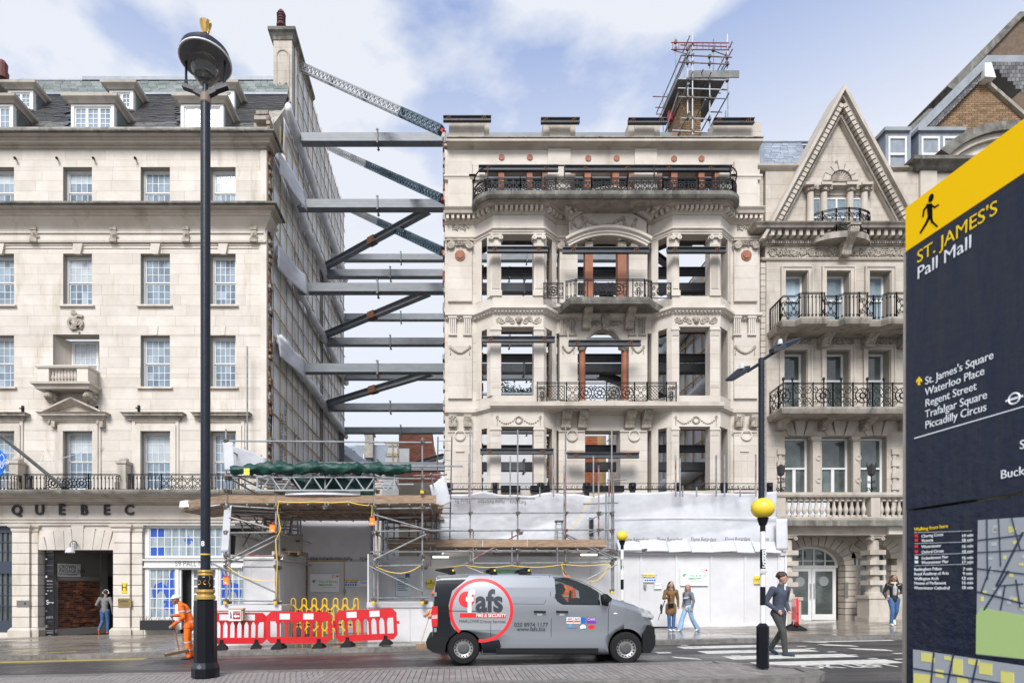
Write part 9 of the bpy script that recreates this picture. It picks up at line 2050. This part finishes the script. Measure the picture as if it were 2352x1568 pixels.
# ================================================================ people
SK = mat('skin', (.42,.24,.17), .6); SKD = mat('skin_tan', (.30,.165,.11), .6); JEAN = mat('blue_denim', (.035,.085,.21), .85, col2=(.06,.13,.28), scale=9); JEANL = mat('pale_denim', (.20,.33,.50), .85, col2=(.28,.42,.58), scale=7)
WSH = mat('white_trainers', (.70,.70,.69), .6); HI = mat('hi_vis_orange', (.95,.17,.008), .6, col2=(.80,.13,.008), scale=6); REFL = mat('reflective_tape', (.42,.44,.47), .35)
def blob(nm, prims, m, parent, vox=.014, sm=3):
 g = G()
 for p in prims:
  if p[0] == 'c': a, b = Vector(p[1]), Vector(p[2]); g.ptube([a, b], p[3], 10, p[4]); g.ball(a, p[3], n=10, m=7); g.ball(b, p[4], n=10, m=7)
  else: g.ball(p[1], *p[2], n=14, m=10)
 o = g.build(nm, m, parent, smooth=True); r = o.modifiers.new('r', 'REMESH'); r.mode = 'VOXEL'; r.voxel_size = vox; r.use_smooth_shade = True; s = o.modifiers.new('s', 'SMOOTH'); s.iterations = sm; s.factor = .5; return o
def person(label, x, y, z, rz, H, J, top, legs, shoe, skin=SK, hairm=None, hair='short', coat=0.0, flare=0.0, group=None, sleeve=1.0):
 t = thing('person', label, 'person', (x, y, z), group, rz); M = Matrix.Translation((x,y,z)) @ Matrix.Rotation(rz,4,'Z') @ Matrix.Scale(H,4)
 B = dict(pel=(0,0,.52), wai=(0,0,.62), che=(0,0,.745), nec=(0,0,.845), hd=(0,-.005,.925), sL=(-.108,0,.80), sR=(.108,0,.80), eL=(-.135,.01,.645), eR=(.135,.01,.645), wL=(-.14,-.03,.515), wR=(.14,-.03,.515), hL=(-.05,0,.51), hR=(.05,0,.51), kL=(-.055,-.01,.285), kR=(.055,-.01,.285), aL=(-.055,.015,.05), aR=(.055,.015,.05)); B.update(J)
 V = {k: M @ Vector(v) for k, v in B.items() if k[:2] != 'ft' and k != 'yaw'}; R = lambda r: r*H; d = lambda *v: (M.to_3x3() @ Vector(v)); hd = V['hd']; c = lambda a, b, ra, rb: ('c', V[a], V[b], R(ra), R(rb))
 fw = d(0,-1,0); yaw = J.get('yaw', 0)
 if yaw: fw = Matrix.Rotation(yaw,3,'Z') @ fw
 fwn = fw.normalized(); sdn = Vector((-fwn.y, fwn.x, 0))
 prim = [c('pel','wai',.062,.055), c('wai','che',.055,.068), c('che','nec',.06,.03), ('c', V['nec'], hd, R(.028), R(.03)), ('e', hd+Vector((0,0,R(.012))), (R(.046),R(.052),R(.064))), ('e', hd+fwn*R(.018)-Vector((0,0,R(.035))), (R(.03),R(.03),R(.03))), ('e', hd+fwn*R(.056)-Vector((0,0,R(.008))), (R(.009),R(.009),R(.014))),
  ('e', hd+sdn*R(.05), (R(.009),R(.009),R(.015))), ('e', hd-sdn*R(.05), (R(.009),R(.009),R(.015)))]
 for s in 'LR':
  prim += [c('s'+s,'e'+s,.03,.022), c('e'+s,'w'+s,.022,.015), c('h'+s,'k'+s,.048,.03), c('k'+s,'a'+s,.03,.02), c('pel','h'+s,.05,.05), c('che','s'+s,.04,.032)]
  w_, e_ = V['w'+s], V['e'+s]; dr = (w_-e_).normalized(); pm = w_+dr*R(.03); prim.append(('c', w_, pm, R(.015), R(.019)))
  q = dr.cross(Vector((.3,1,.1))).normalized(); q2 = dr.cross(q)
  for i in range(4): b0 = pm+q*R(.010)*(i-1.5); prim.append(('c', b0, b0+dr*R(.034-.004*abs(i-1.4))+q2*R(.012), R(.0062), R(.005)))
  prim.append(('c', w_+dr*R(.008)+q*R(.016), w_+dr*R(.036)+q*R(.032), R(.007), R(.0055)))
 blob('body', prim, skin, t, vox=.010)
 for s_ in (-1, 1): G().ball(hd+fwn*R(.046)+sdn*R(.019)*s_+Vector((0,0,R(.012))), R(.0075), R(.0075), R(.0055), 8, 6).build('eye', mat('eye_dark', (.02,.015,.012), .2), t)
 G().obox(hd+fwn*R(.046)-Vector((0,0,R(.034))), sdn*R(.014), fwn*R(.004), Vector((0,0,R(.0028)))).build('mouth', mat('lips', (.30,.10,.085), .5), t)
 tp = [c('pel','wai',.072,.066), c('wai','che',.068,.08), c('che','nec',.072,.036), c('che','sL',.05,.042), c('che','sR',.05,.042)]
 for s in 'LR': tp += [c('s'+s,'e'+s,.04,.032)] + ([c('e'+s,'w'+s,.031,.024)] if sleeve > .9 else [('c', V['e'+s], V['e'+s].lerp(V['w'+s], sleeve), R(.031), R(.026))])
 if coat: tp += [('c', V['pel'], V['pel']-Vector((0,0,R(coat))), R(.082), R(.088)), ('c', V['hL'], V['hL']-Vector((0,0,R(coat))), R(.06), R(.062)), ('c', V['hR'], V['hR']-Vector((0,0,R(coat))), R(.06), R(.062))]
 blob('top', tp, top, t, vox=.012)
 lp = [c('pel','hL',.062,.06), c('pel','hR',.062,.06)]
 for s in 'LR': lp += [c('h'+s,'k'+s,.057,.038+flare*.2), c('k'+s,'a'+s,.038+flare*.2,.030+flare)]
 blob('trousers', lp, legs, t, vox=.012)
 for s in 'LR':
  a = V['a'+s]; f = fw.normalized() if not J.get('ft'+s) else d(*J['ft'+s]).normalized()
  blob('shoe', [('c', a-Vector((0,0,R(.022)))-f*R(.012), a+f*R(.085)-Vector((0,0,R(.032))), R(.026), R(.021))], shoe, t, vox=.01, sm=2)
 if hairm:
  up = Vector((0,0,1)); hp = [('e', hd+up*R(.03)-fwn*R(.012), (R(.053),R(.055),R(.050)))]
  if hair == 'curly':
   hp += [('e', hd+up*R(.028)-fwn*R(.012)+Vector((cos(i*2.4)*sin(.3+i*.03), sin(i*2.4)*sin(.3+i*.03), cos(.3+i*.03)))*R(.052), (R(.014),)*3) for i in range(44)]
  if hair == 'long': hp += [('c', hd+up*R(.02)-fwn*R(.022), hd-fwn*R(.035)-up*R(.13), R(.046), R(.038))] + [('c', hd+sdn*R(.04)*s_+up*R(.02)-fwn*R(.005), hd+sdn*R(.052)*s_-up*R(.125)+fwn*R(.0), R(.020), R(.024)) for s_ in (-1, 1)]
  if hair == 'wavy': hp += [('c', hd+sdn*R(.044)*s_+up*R(.02)-fwn*R(.018), hd+sdn*R(.066)*s_-up*R(.10)-fwn*R(.02), R(.020), R(.030)) for s_ in (-1, 1)] + [('c', hd-fwn*R(.02), hd-fwn*R(.03)-up*R(.10), R(.046), R(.05))]
  blob('hair', hp, hairm, t, vox=.010, sm=2)
 return t, V, R, fwn, sdn
up = Vector((0,0,1)); BRN = mat('dark_brown_hair', (.03,.015,.01), .6, col2=(.06,.03,.018), scale=25); LBR = mat('light_brown_hair', (.20,.105,.05), .6, col2=(.27,.15,.075), scale=25)
Dm = 13.2; xm_ = X(1788,Dm)
t, V, R, f, s = person('curly haired man in navy sweater and dark trousers striding over the zebra crossing', xm_, Dm, gz(xm_)-.0, .38, 1.88,
 dict(che=(0,-.02,.745), nec=(0,-.035,.85), hd=(0,-.055,.93), yaw=.35, sL=(-.122,-.02,.80), sR=(.122,-.02,.80), eL=(-.165,.045,.645), eR=(.16,.03,.645), wL=(-.09,-.055,.545), wR=(.10,-.06,.54), kL=(-.045,-.10,.29), kR=(.05,-.005,.285), aL=(-.03,-.115,.045), aR=(.03,.13,.075), ftR=(0,-1,-.35)), mat('navy_knit', (.045,.055,.085), .9, col2=(.06,.07,.10), scale=12), mat('dark_olive_chino', (.035,.038,.034), .85, col2=(.05,.052,.046), scale=7), mat('blue_suede_shoe', (.012,.03,.06), .7), SK, BRN, 'curly')
G().obox(V['nec']+f*R(.045)-up*R(.03), s*R(.012), f*R(.006), up*R(.028)).build('white_shirt_neck', WSH, t)
Dw = 18.9; xw = X(1541,Dw)
t, V, R, f, s = person('woman in tan parka and patterned scarf with folded umbrella standing before the hoarding door', xw, Dw, gz(xw)+.12, .05, 1.63,
 dict(eL=(-.15,.0,.66), wL=(-.085,-.085,.68), eR=(.15,.02,.65), wR=(.15,-.0,.50), aL=(-.035,.0,.05), aR=(.045,.0,.05), kL=(-.04,-.01,.285)), mat('tan_parka', (.19,.105,.035), .85, col2=(.14,.075,.025), scale=8), JEAN, WSH, SK, BRN, 'wavy', coat=.13)
blob('scarf', [('e', V['nec']+up*R(.0), (R(.058),R(.05),R(.028))), ('c', V['nec']+f*R(.04), V['nec']+f*R(.055)-up*R(.06), R(.022), R(.014))], mat('beige_scarf', (.30,.24,.17), .9, col2=(.14,.09,.06), scale=40), t); G().obox(V['pel']+f*R(.08)-s*R(.04), s*R(.055), f*R(.018), up*R(.04)).build('shoulder_bag', BLACKP, t)
G().obox(V['wL']+f*R(.04)+up*R(.01), s*R(.012), f*R(.004), up*R(.03)).build('phone', BLACKP, t)
u_ = thing('folded_umbrella', 'folded dark umbrella hanging at the side of the woman in the tan coat', 'umbrella', P(1512,1422,Dw-.2)); G().ptube([P(1527,1378,Dw-.25), P(1524,1388,Dw-.25), P(1513,1418,Dw-.25), P(1511,1424,Dw-.25)], .018, 7, .006).lathe(P(1519,1395,Dw-.25), [(.02,-.2),(.05,0),(.03,.12)], 8).build('cloth', mat('umbrella_navy', (.02,.022,.03), .8), u_)
Dg_ = 18.7; xg = X(1580,Dg_)
t, V, R, f, s = person('long haired girl in grey denim jacket and pale flared jeans walking left', xg, Dg_, gz(xg)+.12, -1.25, 1.52,
 dict(yaw=.5, kL=(-.05,-.10,.28), kR=(.05,.06,.28), aL=(-.05,-.17,.05), aR=(.05,.21,.06), eL=(-.14,.02,.65), wL=(-.13,-.03,.53), eR=(.14,.03,.65), wR=(.13,.0,.51)), mat('grey_denim', (.13,.15,.18), .85, col2=(.17,.19,.22), scale=9), JEANL, WSH, SK, LBR, 'long', flare=.028)
G().obox(V['che']+f*R(.085)-up*R(.03), s*R(.05), f*R(.014), up*R(.02)+s*R(.02)).build('cross_bag', mat('pale_bag', (.45,.46,.48), .7), t); blob('shirt_hem', [('c', V['pel']+s*R(.01), V['pel']-up*R(.03), R(.078), R(.074))], mat('cream_shirt', (.62,.58,.50), .85), t)
Dr = 19.3; xr = X(2053,Dr)
t, V, R, f, s = person('dark haired woman in black jacket with cream collar stepping past the banded column', xr, Dr, gz(xr)+.12, -.35, 1.70,
 dict(kL=(-.04,-.07,.29), kR=(.05,.02,.285), aL=(-.06,-.05,.05), aR=(.03,.10,.13), ftR=(0,-.6,-.8), eL=(-.15,.03,.65), wL=(-.135,-.045,.55), eR=(.14,.0,.66), wR=(.06,-.10,.64)), mat('black_leather', (.02,.015,.015), .4), JEAN, WSH, SKD, BRN, 'wavy')
blob('fleece_collar', [('e', V['nec']-up*R(.005), (R(.065),R(.05),R(.026))), ('c', V['nec']+f*R(.05), V['wai']+f*R(.075), R(.016), R(.012))], mat('cream_fleece', (.60,.52,.40), .95), t); blob('grey_shirt', [('c', V['che']+f*R(.045), V['wai']+f*R(.04), R(.045), R(.04))], mat('grey_shirt', (.35,.36,.38), .8), t)
Dp = 23.0; xp = X(241,Dp)
t, V, R, f, s = person('man in grey jumper and jeans with white headphones walking away into the passage', xp, Dp, gz(xp)+.12, pi+.15, 1.76, dict(che=(0,-.02,.745), nec=(0,-.035,.845), hd=(0,-.05,.92), kL=(-.05,-.04,.28), aL=(-.045,-.03,.05), kR=(.055,-.01,.28), aR=(.07,.13,.12), ftR=(.1,-.4,-1), eL=(-.16,.03,.65), wL=(-.15,-.03,.51), eR=(.165,.03,.66), wR=(.12,-.10,.61)), mat('grey_marl_jumper', (.17,.165,.16), .95, col2=(.21,.205,.20), scale=15), JEAN, mat('orange_trainers', (.55,.12,.03), .6), SK, BRN)
hd = V['hd']; g = G(); g.ptube([hd+s*R(.058)*cos(a*pi/8)+up*R(.062)*sin(a*pi/8)+up*R(.02) for a in range(9)], R(.008), 6); g.build('headphone_band', WSH, t)
for q in (-1, 1): G().ball(hd+s*R(.056)*q+up*R(.01), R(.018), R(.02), R(.026), 10, 7).build('headphone_cup', WSH, t)
def tape(V, R, t, pairs):
 for a, b, k, r in pairs:
  A, B_ = V[a], V[b]; p = A.lerp(B_, k); d_ = (B_-A).normalized(); G().ptube([p-d_*R(.011), p+d_*R(.011)], R(r), 16).build('reflective_band', REFL, t)
def helmet(V, R, f, t, m):
 hd = V['hd']; G().lathe(hd+up*R(.028)-f*R(.005), [(R(.064),0),(R(.062),R(.02)),(R(.052),R(.042)),(R(.03),R(.056)),(R(.005),R(.06))], 16).lathe(hd+up*R(.024)+f*R(.02), [(R(.062),0),(R(.064),R(.008)),(R(.04),R(.012))], 16).build('hard_hat', m, t, smooth=True)
Ds_ = 14.75; xs_ = X(432,Ds_)
TT = [('pel','wai',.25,.078), ('wai','che',.55,.083), ('eL','wL',.35,.036), ('eR','wR',.35,.036), ('sL','eL',.5,.042), ('sR','eR',.5,.042), ('kL','aL',.15,.044), ('kR','aR',.15,.044), ('kL','aL',.62,.040), ('kR','aR',.62,.040)]
t, V, R, f, s = person('road worker in orange hi vis suit and white hard hat bending over a wide broom', xs_, Ds_, gz(xs_), -1.25, 1.74,
 dict(pel=(0,.02,.52), wai=(0,0,.62), che=(0,-.06,.735), nec=(0,-.11,.82), hd=(0,-.165,.865), sL=(-.108,-.08,.785), sR=(.108,-.08,.785), eL=(-.15,-.06,.64), wL=(-.07,-.20,.64), eR=(.14,-.05,.62), wR=(.05,-.20,.50), kL=(-.06,-.0,.285), aL=(-.065,.05,.05)), HI, HI, mat('brown_boot', (.07,.05,.035), .8), SKD, None, coat=.03, flare=.008)
helmet(V, R, f, t, mat('helmet_white', (.75,.75,.76), .35)); tape(V, R, t, TT)
for q in 'LR': blob('glove', [('c', V['w'+q], V['w'+q]+(V['w'+q]-V['e'+q]).normalized()*R(.04), R(.022), R(.024))], mat('grey_glove', (.30,.30,.30), .8), t)
b_ = thing('broom', 'wide bristle broom held by the worker in the white hard hat', 'broom', P(400,1502,14.5)); wl, wr = V['wL'], V['wR']; ft = P(412, 1496, 14.55)
G().tube(wl+(wl-wr).normalized()*.05+f*.06, ft, .016, 8).build('handle', mat('red_brown_handle', (.20,.06,.03), .6), b_); G().beam(P(380,1500,14.55), P(432,1489,14.6), .07, .05).build('head', BOARD, b_); G().beam(P(379,1504,14.55), P(433,1493,14.6), .09, .07).build('bristles', mat('dark_bristle', (.06,.035,.02), .95, col2=(.10,.06,.03), scale=60), b_)
xs2 = X(1019,15.0)
t, V, R, f, s = person('worker in orange hi vis mostly hidden behind the rear of the grey van, sweeping', xs2, 15.0, gz(xs2)+.0, -1.1, 1.72, dict(che=(0,-.05,.735), nec=(0,-.09,.825), hd=(0,-.13,.875), eL=(-.12,-.1,.65), wL=(-.07,-.26,.575), wR=(.04,-.22,.56)), HI, HI, mat('brown_boot', (.07,.05,.035)), SKD, None, coat=.03)
helmet(V, R, f, t, mat('helmet_orange', (.80,.18,.02), .4)); tape(V, R, t, TT[:6])
b_ = thing('broom', 'small broom with a pale wooden handle leaning out from behind the van rear', 'broom', P(965,1486,14.7)); G().tube(P(990,1402,14.8), P(966,1478,14.7), .014, 8).build('handle', mat('pale_timber', (.5,.4,.28)), b_); G().beam(P(957,1481,14.7), P(977,1479,14.7), .06, .06).build('head', BOARD, b_); G().beam(P(956,1485,14.7), P(979,1484,14.7), .08, .09).build('bristles', mat('tan_bristle', (.28,.18,.10), .95), b_)
xs3 = X(1300,16.2)
t, V, R, f, s = person('worker in orange vest and hard hat on the pavement seen through the van cab window', xs3, 16.2, gz(xs3)+.12, .3, 1.84, dict(wR=(.10,-.10,.60), eR=(.15,0,.64)), HI, mat('dark_work_trousers', (.02,.025,.04), .8), mat('brown_boot', (.07,.05,.035)), SKD, None); helmet(V, R, f, t, MATS['helmet_orange']); tape(V, R, t, TT[:4])
xd = vx(1150)
t, V, R, f, s = person('van driver in a dark top with both hands on the steering wheel', xd, DV+.55, VG+.22, pi/2-.0, 1.72, dict(pel=(0,.03,.50), wai=(0,.045,.57), che=(0,.04,.67), nec=(0,.02,.75), hd=(0,-.01,.815), sL=(-.108,.03,.715), sR=(.108,.03,.715), eL=(-.13,-.08,.60), wL=(-.07,-.23,.60), eR=(.13,-.08,.60), wR=(.06,-.23,.61), hL=(-.05,0,.49), hR=(.05,0,.49), kL=(-.06,-.26,.47), kR=(.06,-.26,.47), aL=(-.06,-.30,.25), aR=(.06,-.30,.25)), mat('dark_top', (.02,.022,.026), .9), MATS['dark_work_trousers'], BLACKP, SKD, BRN, sleeve=.3)
